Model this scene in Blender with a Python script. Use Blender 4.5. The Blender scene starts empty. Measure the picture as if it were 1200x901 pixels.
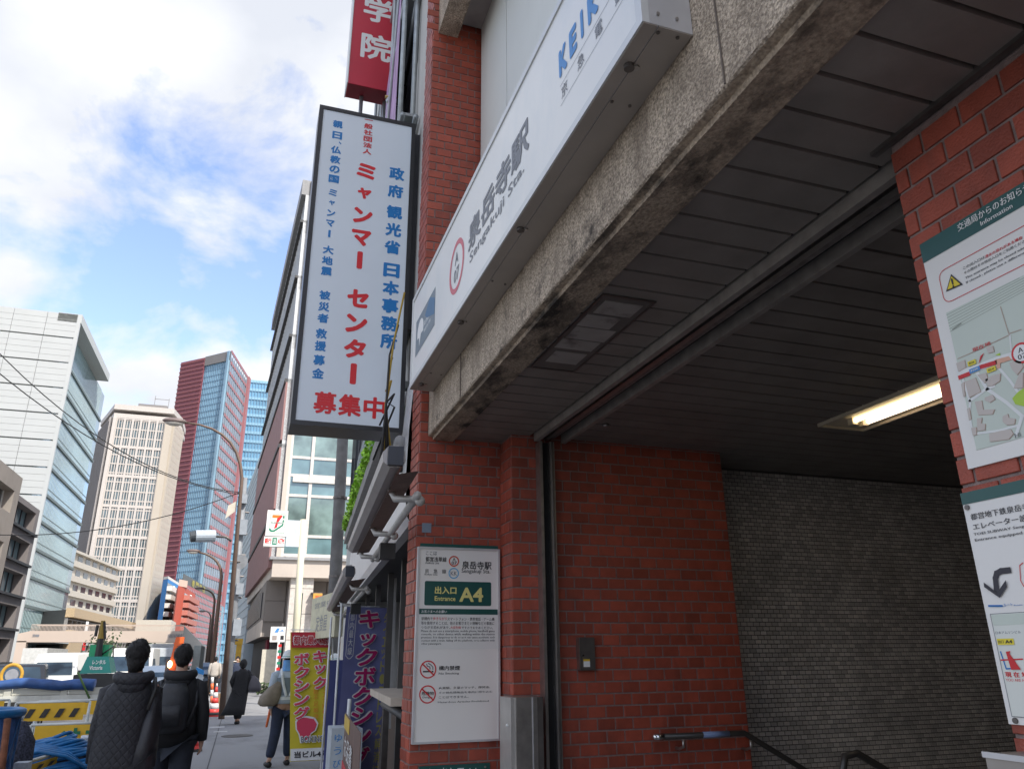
import bpy, bmesh, math, random
from mathutils import Vector, Matrix, noise
random.seed(7)
C = bpy.context.scene.collection
SC = bpy.context.scene
PI = math.pi
# ------------------------------------------------------------------ camera
H = 1.6; FPX = 887.5                       # lens height above the pavement, focal length in photo pixels
XC = Vector((0.94698403, -0.10041209, 0.30518627))
YC = Vector((-0.32116206, -0.32166388, 0.8907229))
ZC = Vector((-0.00872805, 0.94151461, 0.33685911))
cam = bpy.data.cameras.new('camera'); co = bpy.data.objects.new('camera', cam); C.objects.link(co)
cam.sensor_width = 36; cam.lens = FPX / 1200 * 36; cam.clip_start = .05; cam.clip_end = 3000
rr = Vector((XC.x, YC.x, ZC.x)); uu = Vector((XC.y, YC.y, ZC.y)); ff = Vector((XC.z, YC.z, ZC.z))
co.matrix_world = Matrix(((rr.x, uu.x, -ff.x, 0), (rr.y, uu.y, -ff.y, 0), (rr.z, uu.z, -ff.z, H), (0, 0, 0, 1)))
SC.camera = co
# ------------------------------------------------------------------ light
SUN_EL = math.radians(48); SUN_AZ = math.radians(150)     # azimuth clockwise from +Y (down the street)
SC.view_settings.view_transform = 'Standard'; SC.view_settings.look = 'None'
SC.view_settings.exposure = 1.45; SC.view_settings.gamma = 1
W = bpy.data.worlds.new('World'); SC.world = W; W.use_nodes = True
nt = W.node_tree; nt.nodes.clear(); N = nt.nodes.new; L = nt.links.new
out = N('ShaderNodeOutputWorld'); bg = N('ShaderNodeBackground'); bg.inputs[1].default_value = .09
sky = N('ShaderNodeTexSky'); sky.sky_type = 'NISHITA'; sky.sun_disc = False
sky.sun_elevation = SUN_EL; sky.sun_rotation = SUN_AZ
tc = N('ShaderNodeTexCoord'); sep = N('ShaderNodeSeparateXYZ'); L(tc.outputs['Generated'], sep.inputs[0])
ad = N('ShaderNodeMath'); ad.operation = 'ADD'; ad.inputs[1].default_value = .22; L(sep.outputs[2], ad.inputs[0])
mx = N('ShaderNodeMath'); mx.operation = 'MAXIMUM'; mx.inputs[1].default_value = .08; L(ad.outputs[0], mx.inputs[0])
dx = N('ShaderNodeMath'); dx.operation = 'DIVIDE'; L(sep.outputs[0], dx.inputs[0]); L(mx.outputs[0], dx.inputs[1])
dy = N('ShaderNodeMath'); dy.operation = 'DIVIDE'; L(sep.outputs[1], dy.inputs[0]); L(mx.outputs[0], dy.inputs[1])
cmb = N('ShaderNodeCombineXYZ'); L(dx.outputs[0], cmb.inputs[0]); L(dy.outputs[0], cmb.inputs[1]); cmb.inputs[2].default_value = 3.3
vst = N('ShaderNodeMapping'); vst.inputs['Scale'].default_value = (1, 1, 1.5); vst.inputs['Location'].default_value = (.35, .1, .2); L(tc.outputs['Generated'], vst.inputs[0])
nz = N('ShaderNodeTexNoise'); nz.inputs['Scale'].default_value = 3.6; nz.inputs['Detail'].default_value = 9; nz.inputs['Roughness'].default_value = .56
nz.inputs['Distortion'].default_value = .25; L(vst.outputs[0], nz.inputs['Vector'])
rp = N('ShaderNodeValToRGB'); rp.color_ramp.elements[0].position = .41; rp.color_ramp.elements[1].position = .52
L(nz.outputs[0], rp.inputs[0])
nz2 = N('ShaderNodeTexNoise'); nz2.inputs['Scale'].default_value = 4.5; nz2.inputs['Detail'].default_value = 8; L(vst.outputs[0], nz2.inputs['Vector'])
cr = N('ShaderNodeValToRGB'); cr.color_ramp.elements[0].position = .35; cr.color_ramp.elements[0].color = (3.35, 3.5, 3.85, 1)
cr.color_ramp.elements[1].position = .65; cr.color_ramp.elements[1].color = (4.45, 4.5, 4.65, 1); L(nz2.outputs[0], cr.inputs[0])
tint = N('ShaderNodeMix'); tint.data_type = 'RGBA'; tint.blend_type = 'MULTIPLY'; tint.inputs[0].default_value = 1
L(sky.outputs[0], tint.inputs[6]); tint.inputs[7].default_value = (1.5, 1.4, 1.5, 1)
mixc = N('ShaderNodeMix'); mixc.data_type = 'RGBA'; L(rp.outputs[0], mixc.inputs[0]); L(tint.outputs[2], mixc.inputs[6]); L(cr.outputs[0], mixc.inputs[7])
L(mixc.outputs[2], bg.inputs[0]); L(bg.outputs[0], out.inputs[0])
sl = bpy.data.lights.new('sun', 'SUN'); sl.energy = 2.0; sl.angle = math.radians(.5); sl.color = (1, .95, .87)
so = bpy.data.objects.new('sun', sl); C.objects.link(so)
sd = Vector((math.sin(SUN_AZ) * math.cos(SUN_EL), math.cos(SUN_AZ) * math.cos(SUN_EL), math.sin(SUN_EL)))
so.rotation_euler = sd.to_track_quat('Z', 'Y').to_euler()

# ------------------------------------------------------------------ pixel -> place (measuring tools)
def ray(x, y):
    d = Vector((x - 600, -(y - 450.5), FPX)); return Vector((d.dot(XC), d.dot(YC), d.dot(ZC)))
def onY(x, y, Y): r = ray(x, y); return Vector((r.x * Y / r.y, Y, H + r.z * Y / r.y))
def onX(x, y, X): r = ray(x, y); return Vector((X, r.y * X / r.x, H + r.z * X / r.x))
def onZ(x, y, Z): r = ray(x, y); t = (Z - H) / r.z; return Vector((r.x * t, r.y * t, Z))
# ------------------------------------------------------------------ materials
MATS = {}
def M(name, col, rough=.6, metal=0., var=.12, scale=8., bump=0., bscale=60., emit=None, est=1., rnd=0., spec=.5, coords='Object'):
    if name in MATS: return MATS[name]
    m = bpy.data.materials.new(name); m.use_nodes = True; t = m.node_tree; b = t.nodes['Principled BSDF']; n = t.nodes.new; l = t.links.new
    b.inputs['Roughness'].default_value = rough; b.inputs['Metallic'].default_value = metal; b.inputs['Specular IOR Level'].default_value = spec
    col = tuple(col) + (1,)
    if var or rnd:
        tc = n('ShaderNodeNewGeometry'); nz = n('ShaderNodeTexNoise'); nz.inputs['Scale'].default_value = scale; nz.inputs['Detail'].default_value = 5
        l(tc.outputs['Position'], nz.inputs['Vector'])
        mr = n('ShaderNodeMapRange'); mr.inputs[1].default_value = .3; mr.inputs[2].default_value = .7
        mr.inputs[3].default_value = 1 - var; mr.inputs[4].default_value = 1 + var; l(nz.outputs[0], mr.inputs[0])
        mu = n('ShaderNodeVectorMath'); mu.operation = 'SCALE'; mu.inputs[0].default_value = col[:3]; l(mr.outputs[0], mu.inputs['Scale'])
        last = mu.outputs[0]
        if rnd:
            oi = n('ShaderNodeObjectInfo'); a = n('ShaderNodeMath'); a.operation = 'ADD'; l(oi.outputs['Random'], a.inputs[0]); l(tc.outputs['Random Per Island'], a.inputs[1])
            fr = n('ShaderNodeMath'); fr.operation = 'FRACT'; l(a.outputs[0], fr.inputs[0])
            m2 = n('ShaderNodeMapRange'); m2.inputs[3].default_value = 1 - rnd; m2.inputs[4].default_value = 1 + rnd; l(fr.outputs[0], m2.inputs[0])
            mv = n('ShaderNodeVectorMath'); mv.operation = 'SCALE'; l(last, mv.inputs[0]); l(m2.outputs[0], mv.inputs['Scale']); last = mv.outputs[0]
        l(last, b.inputs['Base Color'])
    else: b.inputs['Base Color'].default_value = col
    if bump:
        g = n('ShaderNodeNewGeometry'); z = n('ShaderNodeTexNoise'); z.inputs['Scale'].default_value = bscale; z.inputs['Detail'].default_value = 4
        l(g.outputs['Position'], z.inputs['Vector']); bp = n('ShaderNodeBump'); bp.inputs['Strength'].default_value = bump; bp.inputs['Distance'].default_value = .01
        l(z.outputs[0], bp.inputs['Height']); l(bp.outputs[0], b.inputs['Normal'])
    if emit: b.inputs['Emission Color'].default_value = tuple(emit) + (1,); b.inputs['Emission Strength'].default_value = est
    MATS[name] = m; return m
def stain(m, col, lo=.5, hi=.62, scale=(2, 2, 2), detail=8, amt=1.):
    """dirt with a shape of its own mixed over the base colour"""
    t = m.node_tree; b = t.nodes['Principled BSDF']; n = t.nodes.new; l = t.links.new
    src = b.inputs['Base Color'].links[0].from_socket
    g = n('ShaderNodeNewGeometry'); mp = n('ShaderNodeMapping'); mp.inputs['Scale'].default_value = scale; l(g.outputs['Position'], mp.inputs[0])
    z = n('ShaderNodeTexNoise'); z.inputs['Scale'].default_value = 1; z.inputs['Detail'].default_value = detail; z.inputs['Roughness'].default_value = .65; l(mp.outputs[0], z.inputs['Vector'])
    mr = n('ShaderNodeMapRange'); mr.inputs[1].default_value = lo; mr.inputs[2].default_value = hi; mr.inputs[4].default_value = amt; l(z.outputs[0], mr.inputs[0])
    mx = n('ShaderNodeMix'); mx.data_type = 'RGBA'; l(mr.outputs[0], mx.inputs[0]); l(src, mx.inputs[6]); mx.inputs[7].default_value = tuple(col) + (1,)
    l(mx.outputs[2], b.inputs['Base Color']); return m
def glassm(name, col, rough=.08, var=.25, scale=.15):
    return M(name, col, rough, 0, var, scale, spec=1.0)
brick = stain(M('brick', (.34, .068, .038), .5, 0, .14, 14, .35, 140, rnd=.2), (.085, .03, .022), .5, .72, (3, 3, 1.2), amt=.75)
mortar = M('mortar', (.26, .195, .18), .9, 0, .2, 30, .4, 200)
mosaic = M('mosaic', (.56, .52, .475), .55, 0, .15, 3, .1, 90, rnd=.22)
mosaic_gap = M('mosaic_gap', (.12, .105, .095), .9)
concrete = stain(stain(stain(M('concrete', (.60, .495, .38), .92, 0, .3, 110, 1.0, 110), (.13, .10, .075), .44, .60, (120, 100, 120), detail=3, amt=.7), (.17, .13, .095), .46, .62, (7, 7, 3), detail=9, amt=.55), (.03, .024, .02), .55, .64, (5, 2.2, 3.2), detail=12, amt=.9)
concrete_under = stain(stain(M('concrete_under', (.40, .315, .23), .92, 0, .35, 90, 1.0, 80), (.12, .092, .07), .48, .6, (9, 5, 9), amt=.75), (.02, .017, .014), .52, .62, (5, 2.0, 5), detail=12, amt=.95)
concrete2 = stain(M('concrete_smooth', (.30, .28, .26), .9, 0, .3, 30, .6, 60), (.06, .05, .04), .5, .65, (4, 3, 3))
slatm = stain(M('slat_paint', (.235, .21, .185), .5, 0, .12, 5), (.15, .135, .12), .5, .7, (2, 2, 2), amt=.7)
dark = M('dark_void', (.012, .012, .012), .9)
steel = M('steel', (.42, .40, .38), .38, .9, .15, 20)
steel_dark = M('steel_dark', (.16, .145, .135), .45, .7, .2, 12)
alu = M('aluminium', (.62, .62, .63), .4, .5, .06, 10)
white = stain(M('white_paint', (.74, .76, .74), .42, 0, .04, 3), (.55, .54, .50), .55, .75, (1.5, 6, .8), amt=.5)
whitepanel = stain(M('white_panel', (.68, .70, .66), .5, 0, .03, 2), (.5, .52, .49), .55, .8, (6, 6, .7), amt=.6)
signwhite = stain(M('sign_white', (.82, .82, .79), .3, 0, .03, 2), (.60, .66, .68), .5, .75, (1, 2, 1), amt=.6)
soffit_m = M('sign_soffit', (.40, .355, .31), .45, 0, .08, 5)
paper = M('paper_white', (.82, .80, .76), .5, 0, .02, 3)
ink = M('ink_black', (.03, .03, .035), .5, var=0)
ink_grey = M('ink_grey', (.20, .21, .23), .5, var=0)
ink_red = M('ink_red', (.62, .025, .03), .5, var=0)
ink_blue = M('ink_blue', (.01, .17, .50), .5, var=0)
ink_sky = M('ink_sky', (.08, .28, .62), .5, var=0)
ink_white = M('ink_white', (.82, .82, .80), .5, var=0)
ink_yellow = M('ink_yellow', (.75, .68, .24), .5, var=0)
green_p = M('sign_green', (.012, .085, .075), .35, var=.05)
asphalt = stain(M('pavement_asphalt', (.25, .25, .25), .95, 0, .16, 90, .5, 160), (.17, .17, .172), .5, .62, (.7, .35, 1), amt=.8)
road_m = stain(M('road_asphalt', (.12, .12, .12), .95, 0, .15, 70, .4, 120), (.05, .05, .05), .5, .6, (.5, .2, 1))
blackcloth = M('black_cloth', (.012, .012, .014), .85, 0, .3, 30, .3, 60)
skin_m = M('skin', (.50, .30, .21), .6, var=.05)
hair_m = M('hair', (.008, .007, .007), .55, 0, .3, 60, 1.0, 130)
# ------------------------------------------------------------------ mesh builder
class MB:
    def __init__(s): s.v = []; s.f = []; s.mi = []; s.ms = []; s.T = None
    def mat(s, m):
        if m not in s.ms: s.ms.append(m)
        return s.ms.index(m)
    def add(s, vs, fs, m=None):
        o = len(s.v); i = s.mat(m)
        for v in vs:
            v = Vector(v); s.v.append(s.T @ v if s.T else v)
        for f in fs: s.f.append([o + k for k in f]); s.mi.append(i)
        return s
    def box(s, x0, x1, y0, y1, z0, z1, m=None):
        return s.add([(x0, y0, z0), (x1, y0, z0), (x1, y1, z0), (x0, y1, z0), (x0, y0, z1), (x1, y0, z1), (x1, y1, z1), (x0, y1, z1)],
                     [(0, 3, 2, 1), (4, 5, 6, 7), (0, 1, 5, 4), (1, 2, 6, 5), (2, 3, 7, 6), (3, 0, 4, 7)], m)
    def obox(s, p, q, w, z0, z1, m=None, off=0.):
        """upright slab along p->q (2D), thickness w to the right of the direction, starting at offset off"""
        p = Vector(p[:2]); q = Vector(q[:2]); d = (q - p).normalized(); n = Vector((d.y, -d.x))
        a = p + n * off; b = q + n * off; c = q + n * (off + w); e = p + n * (off + w)
        vs = [(k.x, k.y, z0) for k in (a, e, c, b)] + [(k.x, k.y, z1) for k in (a, e, c, b)]
        return s.add(vs, [(3, 2, 1, 0), (4, 5, 6, 7), (0, 1, 5, 4), (1, 2, 6, 5), (2, 3, 7, 6), (3, 0, 4, 7)], m)
    def prism(s, poly, z0, z1, m=None):
        n = len(poly); a = sum(poly[i][0] * poly[(i + 1) % n][1] - poly[(i + 1) % n][0] * poly[i][1] for i in range(n))
        if a < 0: poly = poly[::-1]
        return s.add([(p[0], p[1], z0) for p in poly] + [(p[0], p[1], z1) for p in poly],
                     [tuple(range(n))[::-1], tuple(range(n, 2 * n))] + [(i, (i + 1) % n, n + (i + 1) % n, n + i) for i in range(n)], m)
    def xprism(s, poly, x0, x1, m=None):      # polygon in (y, z) extruded along x
        n = len(poly)
        return s.add([(x0, p[0], p[1]) for p in poly] + [(x1, p[0], p[1]) for p in poly],
                     [tuple(range(n)), tuple(range(n, 2 * n))[::-1]] + [(i, n + i, n + (i + 1) % n, (i + 1) % n) for i in range(n)], m)
    def quad(s, a, b, c, d, m=None): return s.add([a, b, c, d], [(0, 1, 2, 3)], m)
    def tube(s, pts, r, m=None, seg=8, caps=True):
        pts = [Vector(p) for p in pts]; rs = r if isinstance(r, (list, tuple)) else [r] * len(pts); vs = []; fs = []
        up = Vector((0, 0, 1)); prev = None
        for i, p in enumerate(pts):
            d = (pts[min(i + 1, len(pts) - 1)] - pts[max(i - 1, 0)]).normalized()
            if prev is None:
                a = d.cross(up if abs(d.z) < .9 else Vector((1, 0, 0))).normalized()
            else: a = (prev - d * prev.dot(d)).normalized()
            prev = a; b = d.cross(a)
            for k in range(seg):
                t = 2 * PI * k / seg; vs.append(p + (a * math.cos(t) + b * math.sin(t)) * rs[i])
        for i in range(len(pts) - 1):
            for k in range(seg):
                k2 = (k + 1) % seg; fs.append((i * seg + k, i * seg + k2, (i + 1) * seg + k2, (i + 1) * seg + k))
        if caps: fs.append(tuple(range(seg))[::-1]); fs.append(tuple(range((len(pts) - 1) * seg, len(pts) * seg)))
        return s.add(vs, fs, m)
    def loft(s, rings, m=None, seg=24, wob=0., ws=6., cap=True):
        """rings: (cx, cy, z, rx, ry); superellipse-ish sections"""
        vs = []; fs = []
        for (cx, cy, z, rx, ry) in rings:
            for k in range(seg):
                t = 2 * PI * k / seg; c_, s_ = math.cos(t), math.sin(t)
                e = .85; x = math.copysign(abs(c_) ** e, c_) * rx; y = math.copysign(abs(s_) ** e, s_) * ry
                p = Vector((cx + x, cy + y, z))
                if wob:
                    q = noise.noise(Vector((math.cos(t) * 2.2, math.sin(t) * 2.2, z * 1.3)) * ws * .5) * wob
                    p += Vector((x, y, 0)).normalized() * q
                vs.append(p)
        n = len(rings)
        for i in range(n - 1):
            for k in range(seg):
                k2 = (k + 1) % seg; fs.append((i * seg + k, i * seg + k2, (i + 1) * seg + k2, (i + 1) * seg + k))
        if cap: fs.append(tuple(range(seg))[::-1]); fs.append(tuple(range((n - 1) * seg, n * seg)))
        return s.add(vs, fs, m)
    def disc(s, c, n, r, m=None, seg=24, r0=0.):
        c = Vector(c); n = Vector(n).normalized(); a = n.cross(Vector((0, 0, 1)) if abs(n.z) < .9 else Vector((1, 0, 0))).normalized(); b = n.cross(a)
        o = [c + (a * math.cos(2 * PI * k / seg) + b * math.sin(2 * PI * k / seg)) * r for k in range(seg)]
        if not r0: return s.add(o, [tuple(range(seg))], m)
        i = [c + (p - c) * (r0 / r) for p in o]
        return s.add(o + i, [(k, (k + 1) % seg, seg + (k + 1) % seg, seg + k) for k in range(seg)], m)
    def cyl(s, a, b, r, m=None, seg=16, r2=None): return s.tube([a, b], [r, r if r2 is None else r2], m, seg)
    def sph(s, c, r, m=None, seg=12, rings=8, jit=0.):
        c = Vector(c); r = Vector(r) if not isinstance(r, (int, float)) else Vector((r, r, r)); vs = []; fs = []
        for i in range(1, rings):
            for k in range(seg):
                a = PI * i / rings; t = 2 * PI * k / seg; d = Vector((math.sin(a) * math.cos(t), math.sin(a) * math.sin(t), math.cos(a)))
                j = 1 + jit * noise.noise(d * 3 + c)
                vs.append(c + Vector((d.x * r.x, d.y * r.y, d.z * r.z)) * j)
        vs.append(c + Vector((0, 0, r.z))); vs.append(c - Vector((0, 0, r.z))); T = len(vs) - 2; B = T + 1
        for i in range(rings - 2):
            for k in range(seg): k2 = (k + 1) % seg; fs.append((i * seg + k, (i + 1) * seg + k, (i + 1) * seg + k2, i * seg + k2))
        for k in range(seg): k2 = (k + 1) % seg; fs.append((T, k, k2)); fs.append((B, (rings - 2) * seg + k2, (rings - 2) * seg + k))
        return s.add(vs, fs, m)
    def build(s, name, mat=None, parent=None, smooth=False, **tags):
        me = bpy.data.meshes.new(name); root = parent
        while root is not None and root.parent: root = root.parent
        off = Vector(root.location) if root else Vector((0, 0, 0))
        own = None
        if parent is None and s.v:
            xs = [v.x for v in s.v]; ys = [v.y for v in s.v]; own = Vector(((min(xs) + max(xs)) / 2, (min(ys) + max(ys)) / 2, min(v.z for v in s.v))); off = own
        me.from_pydata([v - off for v in s.v], [], s.f)
        for m in s.ms: me.materials.append(m if m is not None else mat)
        me.polygons.foreach_set('material_index', s.mi)
        if smooth: me.polygons.foreach_set('use_smooth', [True] * len(s.f))
        me.update()
        o = bpy.data.objects.new(name, me); C.objects.link(o)
        if own is not None: o.location = own
        if parent: o.parent = parent
        for k, v in tags.items(): o[{'cat': 'category'}.get(k, k)] = v
        return o
def box(name, x0, x1, y0, y1, z0, z1, mat, parent=None, **t): return MB().box(x0, x1, y0, y1, z0, z1).build(name, mat, parent, **t)
def thing(name, loc, label, cat, group=None):
    o = bpy.data.objects.new(name, None); C.objects.link(o); o.location = loc; o.empty_display_size = .2
    o['label'] = label; o['category'] = cat
    if group: o['group'] = group
    return o
def inst(name, mesh, loc, parent, rot=None):
    o = bpy.data.objects.new(name, mesh); C.objects.link(o); o.parent = parent
    o.location = Vector(loc) - Vector(parent.location)
    if rot: o.rotation_euler = rot
    return o
def copy_tree(o, parent=None):
    c = o.copy(); C.objects.link(c)
    if parent: c.parent = parent
    for ch in list(o.children): copy_tree(ch, c)
    return c
# ------------------------------------------------------------------ lettering
TEXTS = []
class Plane:
    def __init__(s, o, r, u, hit): s.o = Vector(o); s.r = Vector(r); s.u = Vector(u); s.n = s.r.cross(s.u); s.hit = hit
    def uv(s, p):
        q = (s.hit(*p) if len(p) == 2 else Vector(p)) - s.o; return q.dot(s.r), q.dot(s.u)
    def at(s, u, v, w=0.): return s.o + s.r * u + s.u * v + s.n * w
def text(body, pl, bl, tr, mat, parent, bold=.012, vert=False, lift=.0015, rect=None, full=None, depth=.0004, res=2, name='lettering'):
    """lettering fitted into the rectangle whose bottom-left and top-right corners are photo points bl, tr on plane pl"""
    cu = bpy.data.curves.new('lettering', 'FONT'); cu.body = '\n'.join(body) if vert else body
    cu.size = 1; cu.resolution_u = res; cu.align_x = 'CENTER' if vert else 'LEFT'
    if vert: cu.space_line = .86 if vert is True else vert
    o = bpy.data.objects.new('lettering_tmp', cu); C.objects.link(o)
    if rect is None:
        a = pl.uv(bl); b = pl.uv(tr); rect = (a[0], a[1], b[0], b[1])
    if full: rect = (rect[0], rect[1], rect[0] + (rect[2] - rect[0]) * full, rect[3])
    TEXTS.append((o, pl, rect, mat, parent, lift, name, bold))
def flush_texts():
    bpy.context.view_layer.update(); dg = bpy.context.evaluated_depsgraph_get()
    for (o, pl, r, mat, parent, lift, name, bold) in TEXTS:
        me = bpy.data.meshes.new_from_object(o.evaluated_get(dg))
        if len(me.vertices):
            xs = [v.co.x for v in me.vertices]; ys = [v.co.y for v in me.vertices]
            x0, x1, y0, y1 = min(xs), max(xs), min(ys), max(ys); root = parent
            while root.parent: root = root.parent
            off = root.location
            k = 0 if bold < .005 else (2 if bold < .016 else (4 if bold < .03 else 10)); nv = len(me.vertices)
            offs = [(0, 0)] + [(math.cos(2 * PI * i / k) * bold, math.sin(2 * PI * i / k) * bold) for i in range(k)]
            x0 -= bold * (k > 0); x1 += bold * (k > 0); y0 -= bold * (k > 0); y1 += bold * (k > 0)
            vs = []; fs = []; F0 = [tuple(p.vertices) for p in me.polygons]; lf = .00006 if lift < .01 else .0005
            for i, (ox, oy) in enumerate(offs):
                for v in me.vertices:
                    u = r[0] + (v.co.x + ox - x0) / max(1e-6, x1 - x0) * (r[2] - r[0]); w = r[1] + (v.co.y + oy - y0) / max(1e-6, y1 - y0) * (r[3] - r[1])
                    vs.append(pl.at(u, w, lift + i * lf) - off)
                fs += [tuple(q + i * nv for q in f) for f in F0]
            me = bpy.data.meshes.new('lettering'); me.from_pydata(vs, [], fs); me.materials.append(mat)
            n = bpy.data.objects.new(name, me); C.objects.link(n); n.parent = parent
        bpy.data.objects.remove(o)
def decal(pl, pts, mat, parent, lift=.001, name='print', t=.0006):
    """flat print: polygon of photo points (or uv pairs) on the plane, a thin slab"""
    q = [pl.uv(p) for p in pts]; return patch(pl, q, mat, parent, lift, name, t)
def patch(pl, q, mat, parent, lift=.001, name='print', t=.0006):
    a = sum(q[i][0] * q[(i + 1) % len(q)][1] - q[(i + 1) % len(q)][0] * q[i][1] for i in range(len(q)))
    if a < 0: q = q[::-1]
    n = len(q); b = MB(); b.add([pl.at(u, v, lift) for u, v in q] + [pl.at(u, v, lift + t) for u, v in q],
        [tuple(range(n))[::-1], tuple(range(n, 2 * n))] + [(i, (i + 1) % n, n + (i + 1) % n, n + i) for i in range(n)])
    return b.build(name, mat, parent)
def prect(pl, bl, tr, mat, parent, lift=.001, name='print', rnd=0., t=.0006):
    a = pl.uv(bl); b = pl.uv(tr); x0, y0, x1, y1 = a[0], a[1], b[0], b[1]
    if not rnd: q = [(x0, y0), (x1, y0), (x1, y1), (x0, y1)]
    else:
        q = []
        for cx, cy, s in ((x1 - rnd, y0 + rnd, -90), (x1 - rnd, y1 - rnd, 0), (x0 + rnd, y1 - rnd, 90), (x0 + rnd, y0 + rnd, 180)):
            for k in range(5): t_ = math.radians(s + k * 22.5); q.append((cx + rnd * math.cos(t_), cy + rnd * math.sin(t_)))
    return patch(pl, q, mat, parent, lift, name, t)
def ring(pl, c, r, w, mat, parent, lift=.0012, sx=1., name='ring'):
    u, v = pl.uv(c); b = MB(); S = 32; vs = []
    for k in range(S):
        t = 2 * PI * k / S
        for q in (r, r - w): vs.append(pl.at(u + q * math.cos(t) * sx, v + q * math.sin(t), lift))
    b.add(vs, [(2 * k, 2 * ((k + 1) % S), 2 * ((k + 1) % S) + 1, 2 * k + 1) for k in range(S)]); return b.build(name, mat, parent)
def stroke(pl, pts, w, mat, parent, lift=.0012, name='line', closed=False, photo=True):
    q = [Vector(pl.uv(p)) if photo else Vector(p) for p in pts]; b = MB(); n = len(q)
    for i in range(n if closed else n - 1):
        a, c = q[i], q[(i + 1) % n]; d = (c - a); 
        if d.length < 1e-6: continue
        d.normalize(); m = Vector((-d.y, d.x)) * w / 2; a = a - d * w * .3; c = c + d * w * .3
        lf = lift + (i % 5) * .00012; b.add([pl.at(*(a - m), lf), pl.at(*(c - m), lf), pl.at(*(c + m), lf), pl.at(*(a + m), lf)], [(0, 1, 2, 3)])
    return b.build(name, mat, parent)
# ------------------------------------------------------------------ tiled brick faces
TW, TH, GAP, PROUD = .118, .068, .009, .006
def tile_mesh(w, axis, h=TH - GAP, proud=PROUD):
    """a tile centred at its back, w wide along the wall; axis 'x': wall faces -Y, 'y': wall faces -X"""
    c = .0016; a, b = w / 2, h / 2
    P = [(-a, 0, -b), (a, 0, -b), (a, 0, b), (-a, 0, b), (-a, -proud + c, -b), (a, -proud + c, -b), (a, -proud + c, b), (-a, -proud + c, b),
         (-a + c, -proud, -b + c), (a - c, -proud, -b + c), (a - c, -proud, b - c), (-a + c, -proud, b - c)]
    F = [(8, 9, 10, 11), (4, 5, 9, 8), (5, 6, 10, 9), (6, 7, 11, 10), (7, 4, 8, 11), (0, 1, 5, 4), (1, 2, 6, 5), (2, 3, 7, 6), (3, 0, 4, 7)]
    if axis == 'y': P = [(y, -x, z) for x, y, z in P]        # faces -X; along +(-Y)
    return P, F
TCACHE = {}
def wall_tiles(parent, axis, plane, a0, a1, z0, z1, vis, budget, phase=0.):
    """running-bond tiles; those inside vis(a,z) score best and become single bricks, the rest one joined part"""
    items = []; r = 0; z = z0
    while z < z1 - .01:
        s = a0 + phase - (TW / 2 if r % 2 else 0) - TW
        while s < a1:
            l, q = max(s, a0), min(s + TW, a1)
            if q - l > .02: items.append(((l + q) / 2, z + TH / 2, round(q - l - GAP, 4)))
            s += TW
        z += TH; r += 1
    items = [(vis(a, z), a, z, w) for a, z, w in items]; items.sort(key=lambda t: -t[0])
    rest = MB()
    for k, (sc, a, z, w) in enumerate(items):
        jz = random.uniform(-.0006, .0006)
        loc = (a, plane + jz, z) if axis == 'x' else (plane + jz, a, z)
        if k < budget and sc > 0:
            key = (w, axis)
            if key not in TCACHE:
                me = bpy.data.meshes.new('brick'); P, F = tile_mesh(w, axis); me.from_pydata(P, [], F); me.materials.append(brick); TCACHE[key] = me
            inst('brick', TCACHE[key], loc, parent)
        else:
            P, F = tile_mesh(w, axis); rest.add([Vector(p) + Vector(loc) for p in P], F, brick)
    if rest.v: rest.build('brickwork', brick, parent, kind='stuff')
    return min(budget, len(items))
def seen(P):
    d = Vector(P) - Vector((0, 0, H)); p = XC * d.x + YC * d.y + ZC * d.z
    if p.z <= 0: return -1
    x, y = 600 + FPX * p.x / p.z, 450.5 - FPX * p.y / p.z
    if not (-10 < x < 1215 and -15 < y < 915): return -1
    return 10 / d.length
# ================================================================== THE STATION ENTRANCE
ZCL = 2.955; YP, YG, XR = 4.73, 4.50, 1.60        # soffit height, pier face, gate wall face, near pier face
MB().box(-.9, 14, -14, 5.2, -.3, 0, asphalt).box(-.9, 14, 5.2, 140, -.3, 0, asphalt).build('pavement', asphalt, kind='structure')
MB().box(-26, -1.06, -30, 320, -.4, -.13).build('road', road_m, kind='structure')
MB().box(-600, 600, -60, 1400, -.9, -.42).build('ground', M('ground', (.16, .16, .155), .95), kind='structure')
for k in range(70):
    box('kerb', -1.06, -.9, -6 + k * 2, -4.012 + k * 2, -.3, .005, M('kerb_stone', (.33, .32, .31), .9, bump=.3), None, kind='structure')
MB().box(-34, -26, -10, 320, -.4, .0).build('far_pavement', M('paving', (.26, .25, .24), .9), kind='structure')
ym = M('road_yellow', (.62, .40, .12), .8)
box('crossing_mark', -.1, .45, 34.5, 37.5, .004, .008, ym, None, kind='structure')
box('pavement_joint', -.3, -.285, -2, 60, .004, .0055, M('joint_dark', (.06, .06, .06), .9), None, kind='structure')

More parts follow.
